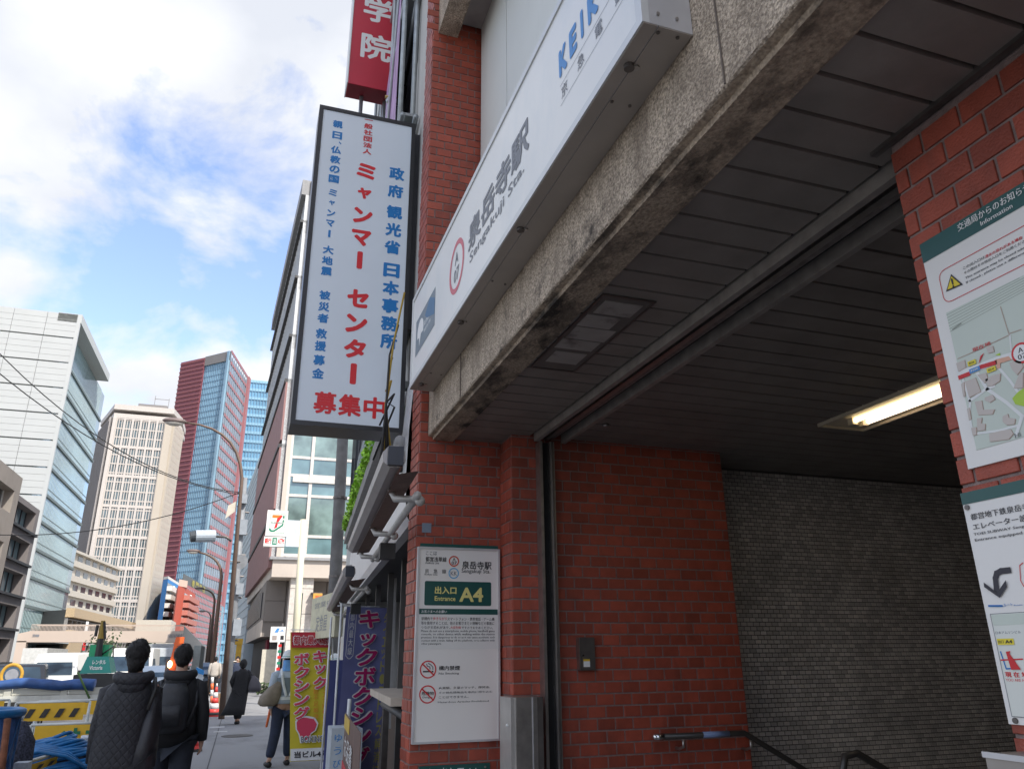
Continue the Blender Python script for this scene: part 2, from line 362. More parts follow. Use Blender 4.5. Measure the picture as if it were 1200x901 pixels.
# --- left brick pier
t = thing('brick_pier', (1.25, 4.87, 0), 'tall red brick pier left of the station entrance, carrying the white entrance notice', 'brick pier')
PX0, PX1, PY1 = .981, 1.80, 5.00
MB().box(PX0, 1.53, YP + .006, PY1, 0, 11.5).box(1.53, PX1, YP + .006, PY1, 3.05, 11.5).build('mortar_core', mortar, t)
def vis_front(a, z):
    if a > 1.5 and z < 3: return -1
    if 3.05 < z < 4.1: return -1
    return seen((a, YP, z))
wall_tiles(t, 'x', YP + .006, PX0 - .006, 1.54, 0, 6.3, vis_front, 215, .06)
wall_tiles(t, 'y', PX0, YP, PY1, 0, 11.4, lambda a, z: seen((PX0, a, z)), 80, .02)
r_ = MB()
for k in range(72):
    z = 6.33 + k * TH
    for j in range(5):
        P, F = tile_mesh(TW - GAP, 'x'); r_.add([Vector(p) + Vector((1.04 + j * TW - (k % 2) * .059, YP + .006, z)) for p in P], F, brick)
r_.build('upper_brickwork', brick, t, kind='stuff')
b = box('blue_tile', .981 + .03, .981 + .09, YP - .002, YP, 2.335, 2.395, M('blue_grey_tile', (.22, .27, .33), .4), t)

# --- gate wall
t = thing('brick_gate_wall', (2.3, 4.7, 0), 'red brick side wall inside the entrance with a small switch box and a handrail', 'brick wall')
MB().box(1.536, 3.11, YG + .006, 4.90, 0, 2.99).build('mortar_core', mortar, t)
wall_tiles(t, 'x', YG + .006, 1.53, 3.11, 0.02, 2.97, lambda a, z: seen((a, YG, z)), 300, .0)
sv = MB()
for k in range(43):
    for j, (w, y) in enumerate([(.105, 4.56), (.105, 4.675)] if k % 2 else [(.05, 4.53), (.105, 4.615), (.05, 4.70)]):
        P, F = tile_mesh(w, 'y'); sv.add([Vector(p) + Vector((1.536, y, .02 + k * TH + TH / 2)) for p in P], F, brick)
sv.build('reveal_brickwork', brick, t, kind='stuff')
# --- mosaic wall
t = thing('mosaic_wall', (4.6, 5.05, -2.2), 'grey mosaic tiled wall at the back of the dark stairwell', 'tiled wall')
MB().box(3.0, 7.6, 4.935, 5.15, -2.2, 3.0).build('mosaic_backing', mosaic_gap, t)
ms = MB(); z = -1.2; r = 0
while z < 2.93:
    x = 3.11 - (r % 2) * .027
    while x < 6.6:
        ms.add([(x, 4.934, z), (x + .049, 4.934, z), (x + .049, 4.934, z + .026), (x, 4.934, z + .026), (x + .002, 4.93, z + .002), (x + .047, 4.93, z + .002), (x + .047, 4.93, z + .024), (x + .002, 4.93, z + .024)],
               [(4, 5, 6, 7), (0, 1, 5, 4), (1, 2, 6, 5), (2, 3, 7, 6), (3, 0, 4, 7)], mosaic); x += .054
    z += .0305; r += 1
ms.build('mosaic_tiling', mosaic, t, kind='stuff')
# --- right (near) pier
t = thing('brick_pier', (1.9, .2, 0), 'near brick pier at the right of the entrance, with the information panels', 'brick pier')
MB().box(XR + .006, 2.3, -2.0, 1.352, 0, 3.0).build('mortar_core', mortar, t)
wall_tiles(t, 'y', XR + .006, -1.9, 1.358, .0, 2.90, lambda a, z: (seen((XR, a, z)) if z > 1.2 else -1), 190, .085)
# --- interior shell; unseen end and near walls added to keep it dark
t = thing('stairwell', (4.5, 2, 0), 'dark stairwell of the station entrance leading down behind the piers', 'stairwell')
dw = M('inner_wall', (.10, .085, .075), .8)
MB().box(7.4, 7.6, -2.2, 4.93, -2.4, 3.0).build('end_wall', dw, t)
MB().box(2.3, 7.4, -2.4, -2.2, -2.4, 3.0).build('near_wall', dw, t)
for k in range(14):
    box('step', 3.2 + k * .3, 3.5 + k * .3, -2.2, 4.93, -.3 - k * .16, .0 - k * .16 - .16, concrete2, t)
# --- soffit
t = thing('entrance_soffit', (3, 2, ZCL), 'dark slatted soffit over the station entrance', 'soffit')
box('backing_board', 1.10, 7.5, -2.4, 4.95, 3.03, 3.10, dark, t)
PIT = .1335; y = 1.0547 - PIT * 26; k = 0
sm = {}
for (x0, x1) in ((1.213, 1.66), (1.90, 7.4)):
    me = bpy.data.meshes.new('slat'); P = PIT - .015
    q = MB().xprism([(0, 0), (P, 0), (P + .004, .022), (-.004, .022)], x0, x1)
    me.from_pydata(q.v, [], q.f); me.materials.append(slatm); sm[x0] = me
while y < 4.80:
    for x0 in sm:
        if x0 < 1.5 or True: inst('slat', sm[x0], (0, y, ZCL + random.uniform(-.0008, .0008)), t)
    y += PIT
box('edge_trim', 1.578, 1.60, -2, 1.40, ZCL - .012, ZCL + .03, steel_dark, t)
# patched hatch by the beam
lt = stain(M('patch_board', (.36, .33, .30), .6, 0, .1, 8), (.12, .10, .09), .5, .66, (6, 6, 6))
MB().box(1.225, 1.235, 2.45, 3.30, ZCL - .008, ZCL).box(1.455, 1.465, 2.45, 3.30, ZCL - .008, ZCL).box(1.235, 1.455, 2.45, 2.46, ZCL - .008, ZCL).box(1.235, 1.455, 3.29, 3.30, ZCL - .008, ZCL).build('hatch_frame', steel_dark, t)
MB().box(1.235, 1.455, 2.46, 3.29, ZCL - .0035, ZCL - .0015).build('hatch_recess', M('hatch_dark', (.14, .12, .105), .7), t)
for (a, c, x0, x1) in ((2.50, 2.62, 1.26, 1.43), (2.64, 2.76, 1.245, 1.40), (2.77, 2.90, 1.25, 1.44), (2.91, 3.02, 1.245, 1.43), (3.06, 3.20, 1.27, 1.43)):
    box('patch_board', x0, x1, a, c, ZCL - .007, ZCL - .004, lt, t)
MB().sph((2.02, 4.1, ZCL - .01), (.025, .025, .015), steel).build('detector', steel, t, True)
# --- fluorescent light
t = thing('recessed_light', (3.5, 2.2, ZCL), 'recessed fluorescent ceiling light with two tubes and a cream trough', 'ceiling light')
cream = M('trough_cream', (.62, .56, .42), .5)
MB().box(3.30, 3.315, 1.2, 3.71, ZCL - .02, ZCL + .07).box(3.645, 3.66, 1.2, 3.71, ZCL - .02, ZCL + .07).box(3.315, 3.645, 3.695, 3.71, ZCL - .02, ZCL + .07).box(3.315, 3.645, 1.2, 1.215, ZCL - .02, ZCL + .07).box(3.315, 3.645, 1.215, 3.695, ZCL - .006, ZCL - .002).build('trough', cream, t)
tube = M('lit_tube', (.9, .85, .7), .4, var=0, emit=(1, .78, .45), est=1.5)
MB().cyl((3.42, 1.3, ZCL - .022), (3.42, 3.52, ZCL - .022), .014).build('fluorescent_tube', tube, t, True)
MB().cyl((3.50, 1.3, ZCL - .025), (3.50, 3.50, ZCL - .025), .017).build('fluorescent_tube', M('lit_tube_pink', (.9, .8, .7), .4, var=0, emit=(1, .78, .60), est=1.5), t, True)
for x in (3.42, 3.50): box('tube_holder', x - .02, x + .02, 3.52, 3.56, ZCL - .045, ZCL - .006, cream, t)
# --- shutter track and guide
t = thing('shutter_track', (1.78, 3, 2.9), 'metal rolling shutter track crossing the soffit between the two piers', 'shutter track')
box('rail', 1.675, 1.705, .4, 4.46, ZCL - .045, ZCL + .02, M('rail_steel', (.36, .33, .30), .5, .4, .2, 14), t)
box('inner_rail', 1.745, 1.775, .4, 4.46, ZCL - .03, ZCL + .02, steel, t)
box('bottom_bar', 1.776, 1.82, .4, 4.46, ZCL - .015, ZCL + .02, M('bar_brown', (.26, .235, .22), .5, .5, .3, 30), t)
box('rail', 1.865, 1.895, .4, 4.46, ZCL - .045, ZCL + .02, M('rail_steel', (.36, .33, .30), .5, .4, .2, 14), t)
box('slot', 1.66, 1.90, .4, 4.46, ZCL + .012, ZCL + .06, dark, t)
t = thing('shutter_guide', (1.75, 4.46, 0), 'dark upright shutter guide channel on the brick gate wall', 'shutter guide')
box('channel_side', 1.700, 1.718, 4.42, 4.503, 0, ZCL - .05, steel, t)
box('channel_side', 1.768, 1.800, 4.42, 4.503, 0, ZCL - .05, steel, t)
box('channel_slot', 1.718, 1.768, 4.455, 4.503, 0, ZCL - .05, dark, t)
box('lip', 1.778, 1.79, 4.412, 4.42, 0, ZCL - .05, steel_dark, t)
# --- concrete beam
t = thing('concrete_beam', (1.1, 1, 2.94), 'rough stained concrete beam spanning the entrance above the soffit edge', 'concrete beam')
bm = MB(); X0, X1, ZB = 1.03, 1.207, 2.94
prof = [(X0, 3.84), (X0, ZB + .028), (X0 + .006, ZB + .022), (X0 + .03, ZB + .016), (X0 + .034, ZB), (X1 - .006, ZB), (X1, ZB + .006), (X1, 3.84)]
# finely divided so the rough surface and worn edge are real relief
ys = [(-6 + i * .5) for i in range(12)] + [0 + i * .06 for i in range(79)]
ys = [y for y in ys if y < 4.70] + [4.729]
rows = []
for y in ys:
    row = []
    for j, (x, z) in enumerate(prof):
        d = noise.noise(Vector((x * 9, y * 5, z * 9))) * .004 + noise.noise(Vector((x * 30, y * 23, z * 30))) * .0022
        if 0 < j < 7: x += d; z += d * .8
        row.append((x, y, z))
    rows.append(row)
n = len(prof); vs = [p for r in rows for p in r]; fs = []
for i in range(len(rows) - 1):
    for j in range(n): k = (j + 1) % n; fs.append((i * n + j, (i + 1) * n + j, (i + 1) * n + k, i * n + k))
fs.append(tuple(range(n))); fs.append(tuple(range((len(rows) - 1) * n, len(rows) * n))[::-1])
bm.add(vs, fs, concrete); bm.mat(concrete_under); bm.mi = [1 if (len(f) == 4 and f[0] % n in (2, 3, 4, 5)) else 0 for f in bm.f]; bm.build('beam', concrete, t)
for yj in (1.30, 3.9): box('joint_crack', X0 - .0035, X0 + .01, yj, yj + .004, ZB + .03, 3.83, M('crack', (.14, .115, .095), .9), t)
# --- upper facade of the station building
t = thing('station_building', (5, -4, 3), 'station building with white cladding and a second concrete beam above the entrance sign', 'building')
box('wall_panel', 1.37, 1.42, 4.055, 4.69, 3.05, 6.6, whitepanel, t); box('wall_panel', 1.37, 1.42, .9, 4.045, 3.05, 6.6, whitepanel, t)
box('wall_panel', 1.37, 1.42, -5, .89, 3.05, 6.6, whitepanel, t)
box('beam_back', 1.207, 1.37, -6, 4.72, 3.05, 3.86, concrete2, t)
MB().xprism([(4.729, 6.335), (-6, 6.335), (-6, 8.2), (4.729, 8.2)], 1.02, 1.18).build('upper_beam', concrete, t)
box('upper_soffit', 1.18, 1.5, -6, 4.70, 6.46, 6.55, M('pale_soffit', (.35, .34, .33), .7), t)
box('floor_slab', 1.43, 12, -6, 4.9, 3.11, 6.7, dw, t)
box('sun_screen_storeys', 1.3, 12, -12, 4.9, 6.8, 11.0, whitepanel, t)  # unseen storeys, added to keep the sun off the near pavement
box('rear_block', 2.4, 12, -14, -2.5, 0, 6.7, whitepanel, t)  # unseen block behind the camera, added with the storeys above for their shade
# --- the long station sign box
SX, SZ0, SZ1, SY0, SY1 = .873, 3.232, 3.87, 1.412, 4.60
t = thing('station_sign', (.95, 3, SZ0), 'long white box sign reading Sengakuji Sta. hanging on the concrete beam', 'sign')
box('sign_case', SX + .02, 1.029, SY0, SY1, SZ0, SZ1, alu, t)
box('sign_soffit', SX + .05, 1.028, SY0 + .002, SY1 - .002, SZ0 - .003, SZ0, soffit_m, t)
box('sign_soffit', SX + .003, SX + .046, SY0 + .002, SY1 - .002, SZ0 - .003, SZ0, soffit_m, t)
box('sign_face', SX + .004, SX + .02, SY0 + .035, SY1 - .035, SZ0 + .03, SZ1 - .03, signwhite, t)
fr = MB(); x0, x1 = SX - .002, SX + .02
fr.box(x0, x1, SY0, SY1, SZ0, SZ0 + .03).box(x0, x1, SY0, SY1, SZ1 - .03, SZ1).box(x0, x1, SY0, SY0 + .035, SZ0 + .03, SZ1 - .03).box(x0, x1, SY1 - .035, SY1, SZ0 + .03, SZ1 - .03)
fr.build('sign_frame', M('frame_white', (.66, .67, .66), .4, .2, .05, 8), t)
for (px, py) in ((737, 76), (610, 267), (540, 376), (494, 449)):
    p = onZ(px, py, SZ0); MB().cyl((p.x, p.y, SZ0 - .016), (p.x, p.y, SZ0), .016, steel_dark, 10).cyl((p.x + .022, p.y, SZ0 - .01), (p.x + .022, p.y, SZ0), .012, steel, 8).build('clamp', steel_dark, t)
for (px, py) in ((717, 119), (738, 124), (771, 38), (794, 44), (577, 329), (592, 333), (505, 437), (517, 439)):
    p = onZ(px, py, SZ0 - .003); MB().cyl((p.x, p.y, SZ0 - .007), (p.x, p.y, SZ0 - .003), .0055, steel_dark, 8).build('rivet', steel_dark, t)
for x, z in ((.92, 3.27), (.98, 3.27), (.92, 3.8), (.98, 3.8)): MB().cyl((x, SY0 - .005, z), (x, SY0, z), .0055, steel, 8).build('rivet', steel, t)
PS = Plane((SX + .004, SY1, SZ0), (0, -1, 0), (0, 0, 1), lambda x, y: onX(x, y, SX + .004))
def Zm(ox, oy, s): return lambda x, y: (ox + x / s, oy + y / s)
q = Zm(500, 130, 3.605)
pk = M('ring_red', (.62, .10, .14), .4, var=0)
c = q(127, 657); top = PS.uv(q(150, 515)); bot = PS.uv(q(108, 800)); R_ = (top[1] - bot[1]) / 2
ring(PS, c, R_ * 1.0, R_ * .2, pk, t)
u0, v0 = PS.uv(c)
text('A', PS, 0, 0, ink_grey, t, rect=(u0 - .035, v0 + .015, u0 + .035, v0 + .085), bold=.02); text('07', PS, 0, 0, ink_grey, t, rect=(u0 - .052, v0 - .085, u0 + .052, v0 - .008), bold=.02)
a = PS.uv(q(176, 600)); b = PS.uv(q(434, 150)); c2 = PS.uv(q(432, 0))
text('泉岳寺駅', PS, 0, 0, ink_grey, t, rect=(a[0], a[1] - .01, b[0], c2[1] - .01), bold=.03)
a = PS.uv(q(182, 660)); b = PS.uv(q(414, 290)); c2 = PS.uv(q(400, 262))
text('Sengakuji Sta.', PS, 0, 0, ink_grey, t, rect=(a[0], a[1], b[0], max(c2[1], a[1] + .07)), bold=.012)
q = Zm(640, 0, 6)
a = PS.uv(q(96, 560)); b = PS.uv(q(372, 75)); c2 = PS.uv(q(130, 300))
wK = b[0] - a[0]
for i, chs in enumerate('KEIKYU'):
    p0 = a[0] + [0, .29, .585, .76, 1.05, 1.34][i] * wK; p1 = p0 + [.22, .19, .065, .24, .24, .24][i] * wK
    text(chs, PS, 0, 0, ink_sky, t, rect=(p0, a[1], p1, c2[1]), bold=.06)
l1 = PS.uv(q(101, 612)); l2 = PS.uv(q(104, 748))
stroke(PS, [l1, (l1[0] + 1.75 * wK, l1[1])], .002, ink_grey, t, photo=False); stroke(PS, [l2, (l1[0] + 1.75 * wK, l2[1])], .002, ink_grey, t, photo=False)
h_ = (l1[1] - l2[1]); xs = [PS.uv(q(*p))[0] for p in ((108, 620), (222, 440), (343, 200))]; pc = xs[1] - xs[0]
for i, chs in enumerate('京急電鉄'):
    text(chs, PS, 0, 0, ink_grey, t, rect=(xs[0] + i * (xs[2] - xs[0]) / 2, l2[1] + h_ * .2, xs[0] + i * (xs[2] - xs[0]) / 2 + h_ * .66, l2[1] + h_ * .84), bold=.005)
q = Zm(480, 330, 8.2)
a = PS.uv(q(62, 560)); e = PS.uv(q(244, 250)); vt = PS.uv(q(70, 390))[1]; vb = PS.uv(q(58, 725))[1]
slate = M('print_slate', (.17, .22, .26), .4, var=.03)
patch(PS, [(a[0], vb), (e[0], vb), (e[0], vt), (a[0], vt)], slate, t)
w_, hh = e[0] - a[0], vt - vb
patch(PS, [(a[0] + w_ * .62, vb + hh * .55), (e[0] - .002, vb + hh * .30), (e[0] - .002, vb + hh * .72), (a[0] + w_ * .75, vb + hh * .98), (a[0] + w_ * .5, vb + hh * .72)], M('print_teal_blue', (.03, .15, .30), .4, var=0), t, .0018)
gk = []
for k in range(13): an = math.radians(200 - k * 18.5); gk.append((a[0] + w_ * .26 + w_ * .17 * math.cos(an), vb + hh * .52 + hh * .33 * math.sin(an)))
gk += [(a[0] + w_ * .30, vb + hh * .42), (a[0] + w_ * .22, vb + hh * .14), (a[0] + w_ * .2, vb + hh * .38)]
patch(PS, gk, ink_white, t, .0018)
text('東京都交通局', PS, 0, 0, ink_white, t, rect=(a[0] + w_ * .46, vb + hh * .46, e[0] - w_ * .08, vb + hh * .60)); text('都営地下鉄', PS, 0, 0, ink_white, t, rect=(a[0] + w_ * .46, vb + hh * .28, e[0] - w_ * .2, vb + hh * .38))
# --- entrance notice on the pier
t = thing('entrance_notice', (1.23, 4.71, 1.12), 'tall white notice board with the green Entrance A4 plate on the left brick pier', 'notice board')
YA = 4.70
PA = Plane((.98, YA, 1.1), (1, 0, 0), (0, 0, 1), lambda x, y: onY(x, y, YA))
c0 = PA.uv((482.5, 872)); c1 = PA.uv((585.5, 643.5))
x0, x1, z0, z1 = .98 + c0[0], .98 + c1[0], 1.1 + c0[1], 1.1 + c1[1]
box('board', x0 + .01, x1 - .01, YA, YP - .001, z0 + .01, z1 - .01, paper, t)
f_ = MB(); f_.box(x0, x0 + .012, YA - .006, YP - .001, z0, z1).box(x1 - .012, x1, YA - .006, YP - .001, z0, z1).box(x0 + .012, x1 - .012, YA - .006, YP - .001, z0, z0 + .012).box(x0 + .012, x1 - .012, YA - .006, YP - .001, z1 - .012, z1)
f_.build('frame', alu, t)
q = Zm(480, 635, 6.93)
def T_(s, a, b, m=ink, **k): text(s, PA, q(*a), q(*b), m, t, **k)
T_('ここは', (132, 105), (222, 76)); T_('都営浅草線', (128, 157), (300, 122), bold=.02); T_('Asakusa Line', (126, 176), (240, 160)); T_('京　急　線', (124, 252), (297, 220)); T_('Keikyu Line', (122, 272), (226, 256))
ringr = M('ring_orange', (.60, .09, .05), .5, var=0); rngb = M('ring_blue', (.12, .42, .68), .5, var=0)
rr_ = (PA.uv(q(402, 155))[0] - PA.uv(q(318, 155))[0]) / 2
ring(PA, q(360, 155), rr_, rr_ * .24, ringr, t); ring(PA, q(358, 253), rr_, rr_ * .2, rngb, t)
T_('A', (349, 152), (373, 128), bold=.02); T_('07', (340, 182), (384, 156), bold=.02); T_('KK', (332, 270), (385, 238), ink_grey, bold=.01)
T_('泉岳寺駅', (425, 218), (665, 160), bold=.02); T_('Sengakuji Sta.', (421, 258), (655, 222))
prect(PA, q(118, 512), q(662, 326), green_p, t, .001, 'plate', rnd=.01)
T_('出入口', (203, 420), (380, 362), ink_yellow, bold=.03, lift=.003); T_('Entrance', (202, 476), (372, 440), ink_yellow, bold=.02, lift=.003); T_('A4', (402, 484), (597, 370), ink_yellow, bold=.03, lift=.003)
prect(PA, q(85, 42), q(718, 32), green_p, t)
prect(PA, q(66, 868), q(716, 545), M('sticker_paper', (.76, .76, .73), .5, 0, .02), t, .0008, 'sticker')
prect(PA, q(76, 584), q(714, 546), green_p, t, .002)
T_('お客さまへのお願い', (95, 575), (303, 552), ink_white, lift=.0035)
L3 = dict(lift=.0025, bold=.008, res=1)
T_('駅構内で', (95, 634), (186, 607), **L3); T_('歩きながら', (188, 634), (304, 607), ink_red, **L3); T_('スマートフォン・携帯電話・ゲーム機', (306, 637), (688, 612), **L3)
T_('等を使用することは、他のお客さまとの接触などの事故に', (92, 671), (687, 645), **L3)
T_('つながる恐れがあり、', (92, 704), (328, 680), **L3); T_('大変危険', (330, 704), (416, 682), ink_red, **L3); T_('ですのでおやめください。', (420, 706), (676, 684), **L3)
for i, s in enumerate(['Please do not use a smartphone, mobile phone, handheld game', 'console, or other device while walking within the station', 'premises. It is dangerous to do so as it can cause accidents such', 'contact with a train, falling off the platform, or a collision with', 'other passengers.']):
    T_(s, (92, 735 + i * 25.5), (690 if i < 4 else 258, 712 + i * 25.5), lift=.0025, res=1)
q = Zm(480, 750, 5.965)
r2_ = (PA.uv(q(187, 203))[0] - PA.uv(q(71, 203))[0]) / 2
ring(PA, q(129, 203), r2_, r2_ * .15, ink_red, t); ring(PA, q(125, 377), r2_, r2_ * .15, ink_red, t)
prect(PA, q(93, 223), q(150, 212), ink, t, .0016); prect(PA, q(154, 223), q(166, 212), ink, t, .0016)
stroke(PA, [q(118, 165), q(124, 180), q(140, 184), q(143, 200)], .006, ink_grey, t, .0016, 'smoke_line'); stroke(PA, [q(130, 160), q(150, 172), q(162, 186), q(162, 202)], .006, ink_grey, t, .0016, 'smoke_line')
stroke(PA, [q(88, 163), q(170, 244)], .008, ink_red, t, .0024, 'slash')
T_('危険物', (82, 384), (170, 356), bold=.02); T_('Danger', (90, 408), (162, 390)); stroke(PA, [q(84, 337), q(166, 418)], .008, ink_red, t, .0026, 'slash')
T_('構内禁煙', (203, 210), (352, 176), bold=.02); T_('No Smoking', (203, 243), (345, 222), bold=.01)
T_('火薬類、多量のマッチ、揮発油、', (203, 342), (562, 317), res=1); T_('その他危険物品を車内に持ち込む', (203, 374), (578, 350), res=1); T_('ことはできません。', (203, 407), (412, 384), res=1); T_('Hazardous Articles Prohibited', (197, 438), (552, 416), res=1, bold=.01)
# small green plate below
t = thing('green_plate', (1.2, 4.71, .8), 'small dark green plate with white lettering, low on the left brick pier under the notice', 'sign')
pa = PA.uv((492, 900)); pb = PA.uv((575, 893.5))
box('plate', .98 + pa[0], .98 + pb[0], YA + .012, YP - .001, .78, 1.1 + pb[1], green_p, t)
zt = 1.1 + pb[1]; PB_ = Plane((.98 + pa[0], YA + .012, .78), (1, 0, 0), (0, 0, 1), lambda x, y: onY(x, y, YA + .012))
text('出入口 A4', PB_, 0, 0, ink_white, t, rect=(.12, zt - .78 - .075, .34, zt - .78 - .012))
for x in (.06, .39): MB().cyl((.98 + pa[0] + x, YA + .006, zt - .02), (.98 + pa[0] + x, YA + .012, zt - .02), .006).build('screw', steel, t)
# --- switch box, post covers, handrails
t = thing('switch_box', (2.02, 4.48, 1.5), 'small grey metal switch box with a keyhole and yellow sticker on the brick wall', 'switch box')
p0 = onY(680.5, 785, 4.46); p1 = onY(696.5, 746.5, 4.46)
box('cover', p0.x, p1.x, 4.46, YG, p0.z, p1.z, steel_dark, t); box('rim', p0.x - .006, p0.x, 4.457, YG, p0.z, p1.z, steel, t)
MB().cyl((p0.x + .018, 4.456, p0.z + .085), (p0.x + .018, 4.46, p0.z + .085), .006).build('keyhole', M('chrome', (.8, .8, .8), .2, 1), t)
box('sticker', p0.x + .02, p0.x + .062, 4.4585, 4.46, p0.z + .018, p0.z + .05, ink_white, t); box('sticker', p0.x + .02, p0.x + .062, 4.4585, 4.46, p0.z + .05, p0.z + .062, M('yellow_label', (.75, .5, .04), .5, var=0), t)
t = thing('steel_post_cover', (1.53, 4.4, 0), 'waist high brushed steel housing against the brick reveal left of the shutter guide', 'steel housing')
MB().box(1.45, 1.48, 4.30, 4.5, 0, 1.38).build('side_plate', M('steel_pale', (.55, .53, .50), .45, .6), t)
MB().box(1.475, 1.60, 4.285, 4.5, 0, 1.383).build('housing', steel, t); box('edge_strip', 1.60, 1.635, 4.29, 4.5, 0, 1.381, steel_dark, t)
box('corner_bead', 1.568, 1.574, 4.281, 4.285, 0, 1.383, alu, t); MB().sph((1.437, 4.33, 1.24), .008, white).build('hook', alu, t)
t = thing('steel_post_cover', (1.53, 1, 0), 'waist high steel housing standing below the map panel at the bottom right', 'steel housing')
MB().box(1.49, 1.592, .5, 1.335, 0, 1.40).build('housing', M('steel_brown', (.36, .33, .30), .4, .5, .15, 9), t); box('top_lip', 1.486, 1.494, .5, 1.339, 1.393, 1.404, alu, t)
def rail(name, pts, label, hooks, sticker=None):
    t = thing(name, (pts[0][0], pts[0][1], 0), label, 'handrail')
    MB().tube(pts, .017, M('rail_dark', (.05, .045, .04), .35), 10).build('rail', None, t, True)
    p, p2 = Vector(pts[0]), Vector(pts[1]); MB().tube([p + (p - p2).normalized() * .002, p + (p2 - p).normalized() * .05], .021, M('chrome', (.8, .8, .8), .2, 1), 10).sph(p, .021, M('chrome', (.8, .8, .8), .2, 1)).build('end_cap', None, t, True)
    for h in hooks:
        h = Vector(h); MB().tube([h + Vector((0, 0, -.02)), h + Vector((0, .0, -.06)), h + Vector((0, .05, -.075)), h + Vector((0, .10, -.075))], .009, steel, 8).build('bracket', steel, t, True)
    if sticker: MB().tube(sticker, .0178, M('sticker_blue', (.22, .30, .50), .5, var=.2), 10).build('sticker', None, t, True)
    return t
YH = 4.41
A = onY(768, 862, YH); B = onY(872, 859.5, YH); C_ = onY(960, 912, YH)
A.z = B.z = (A.z + B.z) / 2
u = lambda s: A.lerp(B, s)
rail('handrail', [A, B, B + (C_ - B) * .06, C_, C_ + (C_ - B) * 2], 'dark handrail with a blue sticker along the red brick gate wall', [u(.30), B + (C_ - B) * .08], [u(.52), u(.82)])
YH2 = 3.2; A2 = onY(988, 901, YH2); B2 = onY(990, 886, YH2); C2 = onY(1004, 882, YH2); D2 = onY(1060, 915, YH2)
t2 = rail('handrail', [A2 + Vector((0, 0, -.3)), A2, B2, C2, D2, D2 + (D2 - C2) * 2], 'bent chrome ended handrail of the stair, free standing in front of the mosaic wall', [])
# --- information panels on the near pier
XI = 1.594
PI_ = Plane((XI, 1.32, 2.0), (0, -1, 0), (0, 0, 1), lambda x, y: onX(x, y, XI))
t = thing('information_panel', (XI, 1.0, 2.0), 'white information map panel with a green header, upper one on the near brick pier', 'information panel')
a = PI_.uv((1085, 290)); zt = 2.0 + PI_.uv((1083.5, 284))[1]; zb = 2.0 + PI_.uv((1137.5, 549))[1]; yl = 1.318
box('board', XI, XR + .004, .62, yl, zb, zt, paper, t)
PI_.o.y = yl; zt -= 2.0; zb -= 2.0
hz = PI_.uv((1086.5, 306.5))[1]
patch(PI_, [(0, hz), (.698, hz), (.698, zt), (0, zt)], green_p, t)
q = Zm(1070, 200, 6.44)
def R3(bl, br, tl): a, b, c = PI_.uv(bl), PI_.uv(br), PI_.uv(tl); return (a[0], a[1], b[0], c[1])
def T2(s, bl, br, tl, m=ink, **k): text(s, PI_, 0, 0, m, t, rect=R3(q(*bl), q(*br), q(*tl)), **k)
T2('交通局からのお知らせ', (348, 466), (818, 215), (335, 410), ink_white, full=10 / 8.55, lift=.003, bold=.012)
T2('Information', (520, 420), (762, 287), (512, 388), ink_white, lift=.003, bold=.012)
rl = PI_.uv(q(215, 905)); rb = PI_.uv(q(240, 895))
ut, ub, ul = PI_.uv(q(260, 735))[1], PI_.uv(q(470, 895))[1], PI_.uv(q(197, 800))[0]
rp_ = [(ul + .03, ut), (.67, ut), (.67, ub), (ul + .03, ub)]
pts = []
for cx, cy, s in ((ul + .02, ut - .02, 90), (ul + .02, ub + .02, 180)):
    for k in range(5): an = math.radians(s + k * 22.5); pts.append((cx + .02 * math.cos(an), cy + .02 * math.sin(an)))
stroke(PI_, [(.66, ut)] + pts + [(.66, ub)], .0018, ink_red, t, .0012, 'outline', photo=False)
tri = [PI_.uv(p) for p in (q(252, 915), q(380, 860), q(290, 782))]
patch(PI_, tri, ink, t, .001, 'warning_triangle'); cx = sum(p[0] for p in tri) / 3; cy = sum(p[1] for p in tri) / 3
patch(PI_, [(cx + (u_ - cx) * .76, cy + (v_ - cy) * .76) for u_, v_ in tri], M('warn_yellow', (.80, .62, .03), .5, var=0), t, .002, 'warning_triangle')
text('!', PI_, 0, 0, ink, t, rect=(cx - .0025, cy - .012, cx + .0025, cy + .014), lift=.0035, bold=.04)
T2('この出入口は', (383, 750), (545, 660), (378, 728), bold=.008); T2('浸水の恐れがある場合', (548, 665), (830, 510), (548, 640), ink_red, bold=.02); T2('その際はその他出入口をご利用ください', (390, 785), (826, 566), (386, 764), bold=.008, full=1.12)
T2('This entrance may be closed when', (400, 826), (826, 612), (397, 805), full=1.1); T2('If closed , please use a different', (406, 858), (826, 646), (402, 838), full=1.05)
mapc = M('map_ground', (.60, .66, .58), .5, var=.02); mb = M('map_building', (.58, .52, .47), .5, var=0); mo = M('map_outline', (.46, .33, .26), .5, var=0); mroad = M('map_road', (.78, .79, .77), .5, var=0)
q = Zm(1100, 340, 4.1)
ml = PI_.uv(q(38, 110)); mbm = PI_.uv(q(180, 770)); mu0 = ml[0]
MW = .64
patch(PI_, [(mu0, mbm[1]), (MW, mbm[1]), (MW, ml[1]), (mu0, ml[1])], mapc, t, .0008, 'map')
def mst(pts, w, m, l=.0022): stroke(PI_, [q(*p) for p in pts], w, m, t, l, 'map_line')
rg = M('rail_grey', (.30, .33, .28), .5, var=0)
vt = ml[1]
for k in range(7):
    a_ = (mu0, vt - .006 - k * .0075); b_ = (mu0 + .35, vt + .002 - k * .0045)
    if b_[1] > vt - .002: b_ = (mu0 + .20, vt - .002)
    stroke(PI_, [a_, b_], .0012, rg, t, .0016, 'rail_line', photo=False)
mst([(70, 190), (110, 160)], .004, rg)
